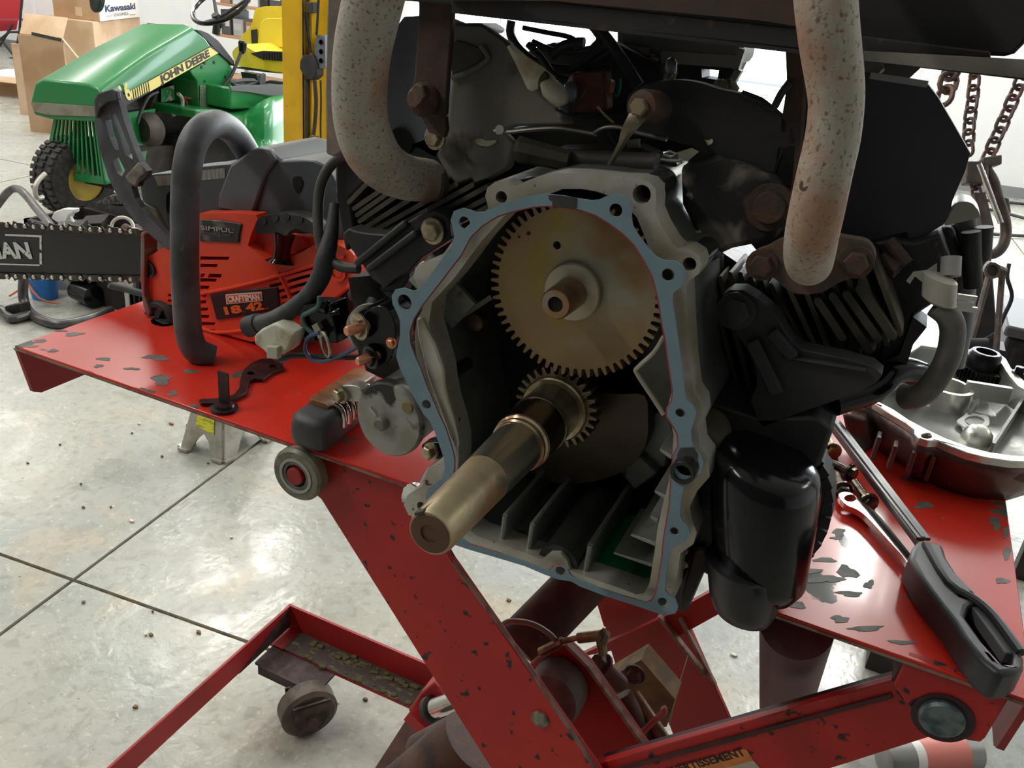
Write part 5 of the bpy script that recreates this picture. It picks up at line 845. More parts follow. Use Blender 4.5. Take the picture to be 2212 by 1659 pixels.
# dark linkage with a standing strip
lk_ = thing('linkage_strap', 'dark perforated steel linkage strap lying on the red table before the chainsaw', 'bracket', g(500, 860, TZ))
LM = M('dark_brown_steel', (.030, .016, .016), .4, .5, c2=(.06, .03, .025), s2=60, bump=.15)
P('strap', plate(pz('B2', [(1185, 1300), (1200, 1292), (1260, 1290), (1360, 1280), (1400, 1262), (1430, 1225), (1432, 1190), (1445, 1140), (1460, 1110), (1500, 1075), (1560, 1050), (1620, 1050), (1690, 1085), (1700, 1110), (1640, 1125), (1600, 1150), (1570, 1175), (1520, 1170), (1490, 1180), (1478, 1230), (1470, 1255), (1400, 1290), (1360, 1310), (1290, 1318), (1200, 1316)], TZ + .0015), (0, 0, .003), holes=[[g(*p, TZ + .0015) for p in px('B2', [(1500 + math.cos(t) * 25, 1137 + math.sin(t) * 13) for t in [i * PI / 5 for i in range(10)]])], [g(*p, TZ + .0015) for p in px('B2', [(1630 + math.cos(t) * 26, 1097 + math.sin(t) * 13) for t in [i * PI / 5 for i in range(10)]])]]), LM, lk_, bevel=.0008)
c = g(484, 884, TZ); P('pivot_washer', lathe(c, (0, 0, 1), [(0, .0135), (.003, .0135), (.0035, .010), (.006, .009)], 20), LM, lk_)
P('upright_strip', plate([c + V((-.006, 0, .002)), c + V((.006, 0, .002)), c + V((.0065, 0, .040)), c + V((-.0058, 0, .040))], BACK(.002)), LM, lk_)
# chrome combination wrench
wr = P('combination_wrench', plate([g(a, b, TZ + .004) for a, b in cr([V((x, y, 0)) for x, y in ((1808, 1082), (1818, 1074), (1840, 1078), (1856, 1094), (1872, 1104), (1900, 1130), (1940, 1180), (1968, 1215), (1992, 1240), (2000, 1262), (2004, 1276), (1985, 1268), (1966, 1252), (1958, 1240), (1952, 1222), (1915, 1180), (1870, 1130), (1846, 1112), (1824, 1102))], 3) for a, b in [(a, b)]] if 0 else [g(p.x, p.y, TZ + .004) for p in cr([V((x, y, 0)) for x, y in ((1808, 1082), (1818, 1074), (1840, 1078), (1856, 1094), (1872, 1104), (1900, 1130), (1940, 1180), (1968, 1215), (1992, 1240), (2000, 1262), (2004, 1276), (1985, 1268), (1966, 1252), (1958, 1240), (1952, 1222), (1915, 1180), (1870, 1130), (1846, 1112), (1824, 1102))], 3)], (0, 0, .006),
      holes=[[g(1833 + math.cos(t) * 13, 1088 + math.sin(t) * 8, TZ + .004) for t in [i * PI / 6 for i in range(12)]]]), CHRM, bevel=.0012)
top(wr, 'polished chrome combination wrench lying on the red table beside the black handle', 'wrench')
# long black bar tool with looped handle
bt = thing('pry_tool', 'long dark steel bar tool with a chunky black looped handle beside the chrome wrench', 'hand tool', g(2050, 1300, TZ))
P('flat_bar', comb(bar(g(1790, 905, TZ + .028) + V((0, 0, 0)), g(1990, 1172, TZ + .018), .0042, .012), bar(g(1798, 905, TZ + .030), g(1995, 1165, TZ + .022), .0125, .003)), M('dark_blade_steel', (.07, .072, .078), .35, .7, c2=(.12, .12, .12), s2=20), bt, bevel=.0006)
HBK = M('black_handle_plastic', (.018, .018, .020), .42, c2=(.05, .05, .055), s2=8, bump=.06)
ho = [(1972, 1180), (1984, 1164), (2010, 1168), (2038, 1176), (2046, 1203), (2070, 1240), (2097, 1266), (2150, 1325), (2200, 1388), (2214, 1420), (2214, 1440), (2196, 1452), (2160, 1456), (2120, 1425), (2080, 1375), (2058, 1338), (2020, 1290), (1990, 1248), (1966, 1205)]
hh_ = [(2086, 1332), (2094, 1308), (2112, 1300), (2134, 1322), (2170, 1372), (2192, 1408), (2188, 1432), (2164, 1430), (2124, 1385)]
P('handle', plate([g(a, b, TZ + .026) for a, b in ho], (0, 0, -.025), holes=[[g(a, b, TZ + .026) for a, b in hh_]]), HBK, bt, bevel=.004, seg=3, label='chunky black looped handle')
P('trigger_bar', bar(g(2106, 1322, TZ + .018), g(2178, 1422, TZ + .018), .008, .010), M('grey_insert', (.12, .12, .125), .4), bt, bevel=.001)
P('handle_rib', comb(tube([g(a, b, TZ + .0262) for a, b in ((2000, 1176), (2050, 1260), (2110, 1298), (2150, 1335), (2205, 1410))], .0035, 8, sm=3)), HBK, bt)
# bolts and nuts
BB = M('oily_steel_bolt', (.20, .18, .14), .25, .9, c2=(.08, .06, .045), s2=80)
BR = M('brassy_bolt', (.42, .34, .16), .3, .9, c2=(.2, .15, .07), s2=90)
for lab, (a, b), (c_, d_), r, m_ in (('brass-coloured bolt, farthest of the loose bolts, head toward the table edge', (1784, 940), (1798, 974), .0045, BR), ('long dark bolt lying crosswise behind the chrome wrench', (1764, 985), (1834, 1020), .0042, BB), ('short black bolt with its head just behind the wrench ring', (1808, 1028), (1820, 1058), .0050, BB), ('dark bolt whose head lies against the long steel bar', (1846, 1042), (1876, 1084), .0042, BB)):
    p0_, p1_ = g(a, b, TZ + .006), g(c_, d_, TZ + .006)
    t_ = thing('loose_bolt', lab, 'bolt', (p1_.x, p1_.y, TZ), 'loose bolts on the table by the wrench')
    P('bolt_shank', cyl(p0_, p1_, r, seg=12), m_, t_); P('bolt_head', hexbolt(p1_, p1_ - p0_, .0068, .007), m_, t_)
o = P('loose_nut', lathe(g(1782, 1020, TZ), (0, 0, 1), [(0, .0075), (.007, .0075), (.007, .004), (.001, .004)], 6), BR); top(o, 'brass-coloured flange nut lying beside the black oil filter', 'nut')
# ------------------------------------------------------------ crankcase cover casting at the right end
ZR = .943
sp = thing('crankcase_cover', 'open cast aluminium crankcase cover with black gears inside, right end of the table', 'engine part', g(2080, 1030, TZ))
RO = [(1845, 860), (1885, 869), (1919, 890), (1957, 912), (1975.5, 926.7), (1975.5, 936), (1986, 946), (2005.6, 952), (2027, 952), (2051, 963), (2087.6, 977), (2136, 989), (2184, 996), (2235, 998), (2300, 980), (2330, 920), (2300, 870), (2212, 822), (2184, 794), (2174, 775), (2160, 764), (2136, 760), (2071, 751), (2027, 743), (1984, 735), (1960, 752), (1945, 770), (1900, 815)]
RI = [(1872, 862), (1895, 866), (1930, 884), (1966, 908), (2000, 926), (2040, 945), (2090, 964), (2136, 976), (2184, 983), (2232, 986), (2285, 970), (2308, 920), (2285, 880), (2200, 832), (2172, 800), (2160, 782), (2136, 768), (2071, 759), (2030, 752), (1990, 746), (1966, 762), (1952, 778), (1912, 820)]
P('machined_rim', plate([g(a, b, ZR) for a, b in RO], (0, 0, -.008), holes=[[g(a, b, ZR) for a, b in RI], [g(2002 + math.cos(t) * 12, 941 + math.sin(t) * 6, ZR) for t in [i * PI / 6 for i in range(12)]]]), ALUB, sp, bevel=.0012, label='bright machined rim')
cen = g(2100, 880, ZR); cen = V((cen.x + .01, cen.y, 0))
wall = []
for z, k in ((ZR - .008, .985), (ZR - .02, .955), (ZR - .038, .90), (TZ + .001, .84)):
    wall.append([V((cen.x + (p.x - cen.x) * k, cen.y + (p.y - cen.y) * k, z)) for p in [g(a, b, ZR) for a, b in RO]])
P('outer_wall', loft(wall, cap=False), ALUR, sp, solid=.003)
inn = []
for z, k in ((ZR - .004, 1.0), (ZR - .025, .94), (ZR - .035, .74)):
    inn.append([V((cen.x + (p.x - cen.x) * k, cen.y + (p.y - cen.y) * k, z)) for p in [g(a, b, ZR) for a, b in RI]])
v_, f_ = loft(inn, cap=False); n_ = len(RI); f_.append(tuple(range(2 * n_, 3 * n_)))
P('inner_bowl', (v_, f_), M('clean_oily_aluminium', (.52, .53, .51), .28, .8, c2=(.36, .37, .35), s2=22, t2=(.4, .65), bump=.12, bs=120), sp)
for i, (a, b, h) in enumerate(((1890, 985, .03), (1925, 1005, .03), (1965, 1018, .03), (2005, 1028, .03), (2055, 1036, .03), (2100, 1042, .03), (2150, 1048, .03))):
    c = g(a, b - 14, TZ + .018); P('outer_rib', pp(c + V((0, -.002, .005)), (.0022, 0, 0), (0, .008, 0), (0, 0, h * .45)), ALUR, sp, bevel=.001)
P('outer_panel', plate([g(1818, 893, ZR - .012), g(1872, 905, ZR - .012), g(1884, 970, ZR - .045), g(1862, 985, ZR - .045), g(1826, 930, ZR - .03)], (0, .03, 0)), ALUR, sp, bevel=.004)
P('side_lug', pp(g(2165, 1012, ZR - .018), (.022, 0, 0), (0, .010, 0), (0, 0, .006)), ALUR, sp, bevel=.003); P('side_lug_step', pp(g(2170, 1018, ZR - .02), (.016, 0, 0), (0, .008, 0), (0, 0, .003)), ALUB, sp, bevel=.001)
def ring(cx, cy, ro, ri, z, h, n=36):
    c = g(cx, cy, z); s = (g(cx + 10, cy, z) - c).length / 10
    return lathe(c, (0, 0, 1), [(-h, ro * s), (0, ro * s), (0, ri * s), (-h * .9, ri * s)], n, cap=False)
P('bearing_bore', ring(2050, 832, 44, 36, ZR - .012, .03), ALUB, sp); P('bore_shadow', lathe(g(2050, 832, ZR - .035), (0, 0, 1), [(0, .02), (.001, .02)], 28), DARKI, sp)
P('bearing_bore', ring(1972, 810, 40, 33, ZR - .012, .03), ALUI, sp)
P('bore_web', bar(g(2085, 840, ZR - .014), g(2180, 855, ZR - .014), .006, .02), ALUB, sp)
cg2 = g(2118, 822, ZR - .028); c2g = V((cg2.x, cg2.y, cg2.z))
def hgear(c, ro, ri, n, h):
    pts = []
    for k in range(n):
        for f, r in ((-.3, ri), (-.14, ro), (.14, ro), (.3, ri)):
            a = 2 * PI * (k + f) / n; pts.append(c + V((math.cos(a) * r, math.sin(a) * r, 0)))
    return plate(pts, (0, 0, h))
OBK = M('oil_black_steel', (.02, .02, .022), .3, .8)
P('pump_gear', hgear(c2g, .030, .027, 36, .018), OBK, sp, bevel=.0004); P('pump_hub', lathe(c2g + V((-.005, -.003, .018)), (0, 0, 1), [(0, .0185), (.016, .0185), (.020, .016), (.020, .012), (.014, .011), (.014, .0)], 12), OBK, sp)
P('white_gasket_ring', plate(cr([g(2102 + math.cos(t) * rx, 912 + math.sin(t) * rx * .5, ZR - .031) for t, rx in [(i * PI / 5, (34, 38, 30, 38, 32, 36, 30, 38, 30, 36)[i]) for i in range(10)]], 3), (0, 0, .002), holes=[[g(2104 + math.cos(t) * 22, 912 + math.sin(t) * 11, ZR - .031) for t in [i * PI / 8 for i in range(16)]]]), WHT, sp, label='white lobed gasket ring')
P('gasket_bore', lathe(g(2104, 912, ZR - .0315), (0, 0, 1), [(0, .0125), (.001, .0125)], 20), ALUI, sp)
P('cast_dome', loft([circ(g(2109, 948, ZR - .034) + V((0, 0, t)), (0, 0, 1), r, 20) for t, r in ((-.004, .016), (.008, .014), (.014, .009), (.016, .003))]), ALUB, sp)
P('inner_rib', comb(bar(g(2112, 868, ZR - .02), g(2090, 905, ZR - .035), .003, .012), bar(g(2205, 875, ZR - .02), g(2140, 975, ZR - .03), .003, .02)), ALUI, sp)
for a, b in ((2200, 806), (2164, 838)): P('case_bolt', hexbolt(g(a, b, ZR if a > 2190 else ZR - .03), (0, 0, 1), .0055, .008), OBK, sp)
P('sensor_boss', loft([circ(g(1992, 800, ZR - .02), (0, 0, 1), .018, 20), circ(g(1992, 800, ZR + .0), (0, 0, 1), .017, 20), circ(g(1992, 800, ZR + .004), (0, 0, 1), .010, 20)]), ALUI, sp)
# ------------------------------------------------------------ green lawn tractor
al = math.radians(5); TLv = V((math.cos(al), math.sin(al), 0)); TBv = V((-math.sin(al), math.cos(al), 0)); TW = g(195, 472, 0)
def tl(px_, py_, l): r = ray(px_, py_); return CAM + r * ((l + TW.dot(TLv) - CAM.dot(TLv)) / r.dot(TLv))
def tb(px_, py_, b): r = ray(px_, py_); return CAM + r * ((b + TW.dot(TBv)) / r.dot(TBv))
def bof(p): return (p - TW).dot(TBv)
def lof(p): return (p - TW).dot(TLv)
LH = .25
tr = thing('lawn_tractor', 'green lawn tractor with yellow seat and open engine bay behind the chainsaw', 'tractor', (TW.x, TW.y + .6, 0))
B1p = lambda pts: px('B1', pts)
b0 = bof(tl(232, 250, LH)); b0f = b0
fring = [tb(a, b, b0) for a, b in ((70, 241), (64, 222), (74, 180), (92, 172), (190, 183), (212, 193), (226, 212), (232, 250))]
bcr = bof(tl(420, 60, LH))
rring = [tb(330, 190, bcr), tb(322, 120, bcr), tb(300, 62, bcr), tb(312, 50, bcr), tb(398, 51, bcr), tb(418, 60, bcr), tl(446, 84, LH), tl(470, 118, LH)]
# intermediate ring for the gentle crown
mid = [(f * .5 + r * .5) + V((0, 0, .012 if 2 <= i <= 5 else .004)) for i, (f, r) in enumerate(zip(fring, rring))]
P('hood', loft([fring, mid, rring]), JDG, tr, bevel=.012, seg=4, ang=28)
ebar = [tb(a, b, b0 - .01) for a, b in ((68, 219 + 2), (232, 232), (234, 254), (110, 250), (72, 241))]
P('bumper_strip', plate(ebar, TBv * .02), M('dusty_grey_bumper', (.26, .24, .18), .6, c2=(.2, .18, .14), s2=20), tr, bevel=.004)
P('hood_lower_lip', plate([tb(a, b, b0 - .004) for a, b in ((72, 241), (110, 250), (234, 254), (240, 262), (110, 257), (78, 248))], TBv * .02), JDG, tr)
# decal
dc = lambda pts, o=.003: [tl(a, b, LH + o) for a, b in B1p(pts)]
dk = P('hood_stripe', plate(dc([(950, 522), (1345, 303), (1397, 340), (960, 586)]), TLv * -.003), DECY, tr, label='yellow name stripe')
P('stripe_end', plate(dc([(752, 628), (835, 578), (848, 642), (770, 690)]), TLv * -.003), DECK, tr)
for i in range(8):
    x0 = 838 + i * 14; w_ = 7
    P('stripe_bar', plate(dc([(x0, 578 - i * 7.2), (x0 + w_, 574 - i * 7.2), (x0 + w_ + 9, 634 - i * 7.3), (x0 + 9, 640 - i * 7.3)]), TLv * -.003), DECY if i % 1 == 0 else DECK, tr)
P('stripe_border', plate(dc([(745, 632), (1350, 292), (1402, 338), (765, 700)], .001), TLv * -.002), DECK, tr)
s0, s1 = dc([(1035, 531), (1345, 358)], .0045); sd = (s1 - s0).normalized(); su = dc([(1030, 480)], .0045)[0] - s0
tw = (s1 - s0).length
fit_text('stripe_lettering', 'JOHN DEERE', s0, sd, su, su.length * .92, tw, DECK, dk, .0018)
n0, n1 = dc([(775, 668), (832, 636)], .0045)
fit_text('stripe_number', '16', n0, (n1 - n0).normalized(), dc([(768, 612)], .0045)[0] - n0, .078, (n1 - n0).length, DECY, tr, .003)
# grille
gt0, gt1, gb0, gb1 = (345, 750), (612, 762), (268, 1128), (672, 1182)
G = lambda u, v_: tb(*B1p([((gt0[0] * (1 - u) + gt1[0] * u) * (1 - v_) + (gb0[0] * (1 - u) + gb1[0] * u) * v_, (gt0[1] * (1 - u) + gt1[1] * u) * (1 - v_) + (gb0[1] * (1 - u) + gb1[1] * u) * v_)])[0], b0 + .03)
P('grille_frame', plate([G(0, 0), G(1, 0), G(1, 1), G(0, 1)], TBv * .012, holes=[[G(.07, .04), G(.95, .04), G(.95, .88), G(.07, .88)]]), JDG, tr)
for i in range(10): u = .12 + i * .086; P('grille_slat', plate([G(u, .03), G(u + .030, .03), G(u + .030, .89), G(u, .89)], TBv * .012), JDG, tr)
P('grille_side', plate([G(1, -.03), G(1, 1.0), G(1, 1.0) + TBv * .25, G(1, -.03) + TBv * .4], TLv * -.006), JDG, tr)
P('front_screen', plate([G(.05, .1) + TBv * .12, G(.3, .1) + TBv * .12, G(.3, .9) + TBv * .12, G(.05, .9) + TBv * .12], TBv * .01), RUB, tr)
P('radiator_shroud', plate([G(.2, .35) + TBv * .10, G(.95, .35) + TBv * .10, G(.95, .95) + TBv * .10, G(.1, .95) + TBv * .10], TBv * .03), RUB, tr)
# engine bay
ED = M('greasy_engine_black', (.022, .02, .02), .55, .3, c2=(.05, .035, .03), s2=20, bump=.2)
bay = lambda pts, l: [tl(a, b, l) for a, b in B1p(pts)]
P('engine_block', plate(bay([(860, 740), (1000, 700), (1160, 690), (1270, 700), (1280, 900), (1160, 1080), (900, 1090), (850, 900)], .10), TLv * -.2), ED, tr, bevel=.01)
P('engine_housing', plate(bay([(1010, 560), (1100, 540), (1200, 470), (1250, 500), (1268, 560), (1268, 760), (1180, 800), (1160, 700), (1060, 660), (960, 720)], .08), TLv * -.2), ED, tr, bevel=.01)
P('chassis_rail', plate(bay([(800, 930), (1160, 930), (1300, 960), (1300, 1060), (1160, 1120), (820, 1120)], .16), TLv * -.04), ED, tr, bevel=.004)
P('inner_shield', plate(bay([(780, 690), (850, 760), (850, 930), (800, 960), (760, 800)], .18), TLv * -.02), JDG, tr)
P('muffler', loft([circ(bay([(a, b)], .17)[0], TBv + TLv * .25, r, 24) for a, b, r in ((905, 830, .03), (910, 830, .062), (950, 828, .082), (985, 826, .082), (1010, 826, .06), (1040, 824, .02))]), M('sooty_brown_muffler', (.085, .07, .06), .65, .3, c2=(.05, .04, .035), s2=20), tr)
P('fuel_line', tube(bay([(880, 790), (900, 720), (950, 620), (1010, 590)], .2), .008, 8, sm=3), RUB, tr)
P('hose_loop', tube(bay([(1105, 735), (1140, 715), (1165, 680), (1165, 630), (1140, 600)], .19), .010, 8, sm=3), M('white_loop_hose', (.4, .4, .37), .5), tr)
P('red_cable', tube(bay([(1235, 760), (1210, 690), (1180, 620), (1270, 645)], .2), .004, 6), M('red_cable_sleeve', (.5, .04, .05), .5), tr)
P('bay_badge', plate(bay([(1030, 570), (1110, 545), (1120, 640), (1030, 655)], .095), TLv * .002), M('white_badge', (.6, .62, .58), .5, c2=(.05, .3, .12), s2=9, t2=(.5, .52)), tr)
# dash tower and fender deck
P('dash_side', plate(bay([(1215, 452), (1300, 405), (1395, 338), (1440, 370), (1490, 440), (1478, 560), (1470, 700), (1375, 712), (1272, 706), (1265, 520), (1230, 480)], LH - .01), TLv * -.28), JDG, tr, bevel=.006)
P('dash_top', plate(bay([(1245, 190), (1290, 195), (1340, 215), (1400, 260), (1500, 390), (1500, 425), (1480, 410), (1395, 335), (1260, 200)], LH), TLv * -.30), RUB, tr, bevel=.01)
P('perforated_panel', plate(bay([(1278, 545), (1370, 545), (1370, 700), (1278, 700)], LH - .006), TLv * .002), M('perforated_grey', (.08, .13, .09), .6, c2=(.2, .28, .22), s2=160, t2=(.5, .54)), tr)
for x, y in ((1310, 520), (1440, 490), (1290, 430), (1370, 400), (1310, 405)): P('panel_hole', lathe(bay([(x, y)], LH - .009)[0], TLv, [(0, .008), (.002, .008)], 10), DECK, tr)
FX = [(1300, .28, 716, 790), (1380, .33, 712, 800), (1460, .36, 707, 850), (1520, .38, 703, 890), (1590, .42, 698, 930), (1640, .50, 668, 985), (1690, .56, 632, 1005), (1745, .57, 612, 1012), (1810, .53, 606, 1020), (1880, .46, 602, 1030), (2000, .36, 600, 1040)]
def fpt(i, k):
    x, l, a, b = FX[i]; t = k / 8; yy = a + (b - a) * t; bulge = math.sin(PI * min(t * 1.6, 1) * .5) * .05 - (.05 if k == 0 else 0) + (.05 * max(0, t - .75) * 4 if i < 9 else 0)
    return tl(*px('B1', [(x, yy)])[0], l + bulge)
P('fender', ([fpt(i, k) for i in range(len(FX)) for k in range(9)], [(i * 9 + k, (i + 1) * 9 + k, (i + 1) * 9 + k + 1, i * 9 + k + 1) for i in range(len(FX) - 1) for k in range(8)]), JDG, tr, solid=.008, sub=1, ang=80)
P('underbody', plate(bay([(1150, 880), (1500, 880), (1700, 1000), (1800, 1030), (1800, 1110), (1150, 1120)], .20), TLv * -.3), ED, tr, bevel=.01)
P('foot_deck', plate(bay([(1250, 700), (1640, 700), (1640, 760), (1400, 780), (1260, 760)], .34), TLv * -.5), JDG, tr, bevel=.01)
P('rear_deck', plate(bay([(1475, 620), (1480, 560), (1560, 570), (1740, 610), (1900, 600), (1900, 700), (1660, 700), (1480, 700)], .40), TLv * -.5), JDG, tr, bevel=.01)
P('grip_mat', plate([tl(a, b, .42) for a, b in B1p([(1476, 555), (1600, 545), (1900, 540), (1900, 600), (1742, 612), (1600, 590), (1480, 578)])], TLv * -.01), M('grey_grip_mat', (.10, .11, .11), .7, bump=.3, bs=400), tr)
P('seat_spring', comb(*[tube([tl(a, b, .36) for a, b in B1p(p)], .012, 8, sm=3) for p in ([(1500, 520), (1490, 540), (1560, 548), (1640, 520), (1560, 515), (1500, 525)], [(1690, 480), (1655, 520), (1690, 575), (1790, 560), (1720, 545), (1700, 560)])]), RUB, tr)
P('seat_base', plate([tl(a, b, .36) for a, b in B1p([(1640, 475), (1700, 475), (1700, 560), (1680, 570), (1650, 520)])], TLv * -.1), RUB, tr)
bs_ = bof(tl(*B1p([(1700, 300)])[0], .05))
D8p = lambda pts, b: [tb(a, c, b) for a, c in px('D8', pts)]
st_ = P('seat_back', plate(cr(D8p([(775, 130), (800, 90), (880, 64), (1000, 62), (1120, 70), (1250, 120), (1300, 300), (1260, 480), (1030, 490), (820, 480), (690, 470), (630, 420), (660, 350), (720, 290), (760, 220)], bs_), 2), TBv * .05), JDY, tr, bevel=.02, seg=4, label='yellow seat back')
P('seat_back_panel', plate(cr(D8p([(850, 220), (900, 185), (1000, 182), (1150, 200), (1220, 300), (1200, 460), (1030, 470), (860, 462), (810, 420), (830, 300)], bs_ - .012), 2), TBv * .03), JDY, tr, bevel=.01, seg=3)
P('seat_cushion', plate(cr(D8p([(560, 520), (600, 470), (660, 440), (760, 500), (860, 540), (1070, 560), (1300, 580), (1320, 700), (1080, 735), (900, 700), (700, 670), (600, 650), (575, 590)], bs_ - .30), 2), TBv * .30), JDY, tr, bevel=.03, seg=4, label='yellow seat cushion')
P('seat_rim', plate(D8p([(600, 668), (800, 690), (1000, 712), (1300, 722), (1300, 742), (1000, 730), (700, 695), (600, 680)], bs_ - .30), TBv * .3), RUB, tr)
P('seat_bracket', plate(D8p([(745, 300), (802, 290), (805, 460), (755, 440)], bs_ - .02), TBv * .01), RUB, tr)
P('seat_tray', plate(D8p([(735, 530), (860, 505), (1200, 520), (1200, 620), (950, 600), (830, 580)], bs_ - .31), TBv * .02), M('black_ribbed_tray', (.02, .018, .018), .6), tr, bevel=.004)
for i in range(12): x = 860 + i * 27; P('tray_rib', plate(D8p([(x, 530), (x + 10, 530), (x + 10, 598), (x, 596)], bs_ - .315), TBv * .01), RUB, tr)
# steering wheel, column, lever
bw = bof(tl(*px('D8', [(420, 220)])[0], LH - .2))
wc = tb(478, 10, bw); wn_ = (V((0, 0, 1)) * .80 - TBv * .55 - TLv * .12).normalized()
sw = P('steering_wheel', tube(circ(wc, wn_, .168, 48), .0125, 10, closed=True), GLBK, tr)
hubp = tb(*px('D8', [(415, 190)])[0], bw)
P('wheel_spoke', comb(*[cyl(hubp, p, .011, .008, 8) for p in [circ(wc, wn_, .165, 12)[i] for i in (1, 5, 9)]]), RUB, sw)
P('wheel_hub', cyl(hubp - wn_ * .04, hubp + wn_ * .03, .028, .022, 14), RUB, sw)
P('steering_column', cyl(tb(*px('D8', [(400, 340)])[0], bw), hubp, .022, seg=12), RUB, tr)
P('lever', tube([tl(a, b, LH + .01) for a, b in B1p([(1395, 640), (1400, 590), (1470, 500), (1500, 440), (1540, 340), (1552, 300)])], .009, 8, sm=3), RUB, tr)
P('lever_knob', loft([circ(tl(*B1p([(a, b)])[0], LH + .01), (0.1, 0, 1), r, 14) for a, b, r in ((1546, 345, .010), (1550, 330, .018), (1552, 275, .024), (1550, 260, .016))]), GLBK, tr)
P('lever_boot', plate([tl(a, b, LH + .006) for a, b in B1p([(1375, 580), (1410, 575), (1420, 690), (1380, 700)])], TLv * .02), RUB, tr)
# wheels
def wheel(c, ax_, R, wd_, rim=.11):
    ax_ = V(ax_).normalized(); t = P('tyre', lathe(c, ax_, [(-wd_ / 2, rim), (-wd_ / 2, R * .8), (-wd_ * .42, R * .95), (-wd_ * .25, R), (wd_ * .25, R), (wd_ * .42, R * .95), (wd_ / 2, R * .8), (wd_ / 2, rim), (wd_ * .4, rim * .96)], 40, cap=False), TIRE, tr)
    a, b, _ = frame_of(ax_); gs = []
    for i in range(34):
        for j in (-1.2, 0, 1.2):
            th = 2 * PI * (i + (.5 if j == 0 else 0)) / 34; d = a * math.cos(th) + b * math.sin(th); t_ = b * math.cos(th) - a * math.sin(th)
            gs.append(pp(c + ax_ * j * wd_ * .25 + d * (R + (.004 if j == 0 else .000)), ax_ * wd_ * .10, t_ * R * .06, d * .007))
    P('tyre_lugs', comb(*gs), TIRE, t, kind='stuff')
    P('rim', lathe(c, ax_, [(wd_ * .44, rim), (wd_ * .40, rim * .92), (wd_ * .1, rim * .85), (wd_ * .05, rim * .5), (wd_ * .08, rim * .3), (wd_ * .2, rim * .25), (wd_ * .2, 0)], 32), M('rim_yellow', (.55, .38, .03), .4, c2=(.3, .2, .03), s2=14, t2=(.5, .7)), tr)
    P('hub_cap', comb(lathe(c + ax_ * wd_ * .1, ax_, [(0, .035), (.03, .03), (.035, 0)], 16), bar(c + ax_ * wd_ * .3 - TBv * .03, c + ax_ * wd_ * .35 + TBv * .12, .02, .03)), ED, tr)
wcc = TW - TLv * .085 + V((0, 0, .188)) + TBv * .02
wheel(wcc, TLv + TBv * -.12, .188, .17, .105)
P('spindle_arm', tube([tl(a, b, .02) for a, b in B1p([(275, 1260), (235, 1265), (225, 1200), (250, 1150), (290, 1110)])], .011, 8, sm=3), ALU, tr)
P('rear_tyre', lathe(tl(*B1p([(1900, 860)])[0], .35), TLv, [(-.22, .12), (-.22, .25), (-.18, .29), (0, .29), (.0, .12)], 36), TIRE, tr)
P('front_axle', cyl(wcc, wcc + TLv * .55, .02, seg=12), ED, tr)
# ------------------------------------------------------------ yellow post with electrics
Y0 = 2.9; xa, xb = q(610, 150, Y0).x, q(653, 150, Y0).x
po = thing('yellow_post', 'yellow painted steel workshop post with cables behind the chainsaw', 'post', (xa + .05, Y0 + .08, 0))
P('post_flange', bx(xa, xb, Y0, Y0 + .012, 0, 4.0), POSTY, po, bevel=.003)
P('post_web', bx(xb - .008, xb, Y0, Y0 + .16, 0, 4.0), POSTY, po)
P('post_flange', bx(xa, xb + .16, Y0 + .16, Y0 + .172, 0, 4.0), POSTY, po)
P('post_flange', bx(xb + .02, xb + .03, Y0 + .02, Y0 + .16, 0, 4.0), POSTY, po)
bxm = M('grey_outlet_box', (.20, .22, .23), .45, .4)
def pc(pts, y=Y0 + .02): return [q(a, b, y) for a, b in px('D8', pts)]
ob = P('outlet_box', plate(cr(pc([(1395, 350), (1480, 346), (1485, 680), (1420, 684), (1385, 660), (1370, 500)], Y0 + .01), 1), BACK(.05)), bxm, po, bevel=.004)
for y in (420, 515, 605): P('knockout', lathe(pc([(1445, y)], Y0 + .009)[0], (0, -1, 0), [(0, .012), (.001, .012), (.001, .009), (0, .009)], 16), M('knockout_grey', (.14, .15, .16), .4, .5), ob)
P('power_plug', plate(cr(pc([(1260, 545), (1360, 540), (1400, 640), (1400, 760), (1350, 800), (1290, 790), (1225, 680), (1230, 610)], Y0 - .005), 1), BACK(.05)), RUB, po, bevel=.006)
P('switch_box', plate(pc([(1292, 20), (1362, 20), (1360, 130), (1300, 130)], Y0), BACK(.04)), M('dark_switch_box', (.05, .05, .045), .5), po, bevel=.003)
for pts, r in (([(1300, 0), (1320, 300), (1345, 530)], .004), ([(1420, 0), (1410, 200), (1400, 350)], .005), ([(1280, 120), (1300, 330), (1330, 520)], .004), ([(1290, 790), (1305, 900), (1300, 1100), (1305, 1590)], .007), ([(1380, 800), (1395, 1000), (1385, 1200), (1370, 1340)], .008), ([(1440, 800), (1445, 1000), (1440, 1300), (1455, 1620)], .004)):
    P('power_cable', tube(pc(pts, Y0 + .005), r, 8, sm=3), M('dusty_cable', (.05, .04, .03), .6) if r > .006 else RUB, po)
P('cable_clamp', lathe(pc([(1375, 1385)])[0], (0, 0, 1), [(-.012, .02), (.012, .02)], 12), M('brown_clamp', (.14, .11, .06), .6), po)
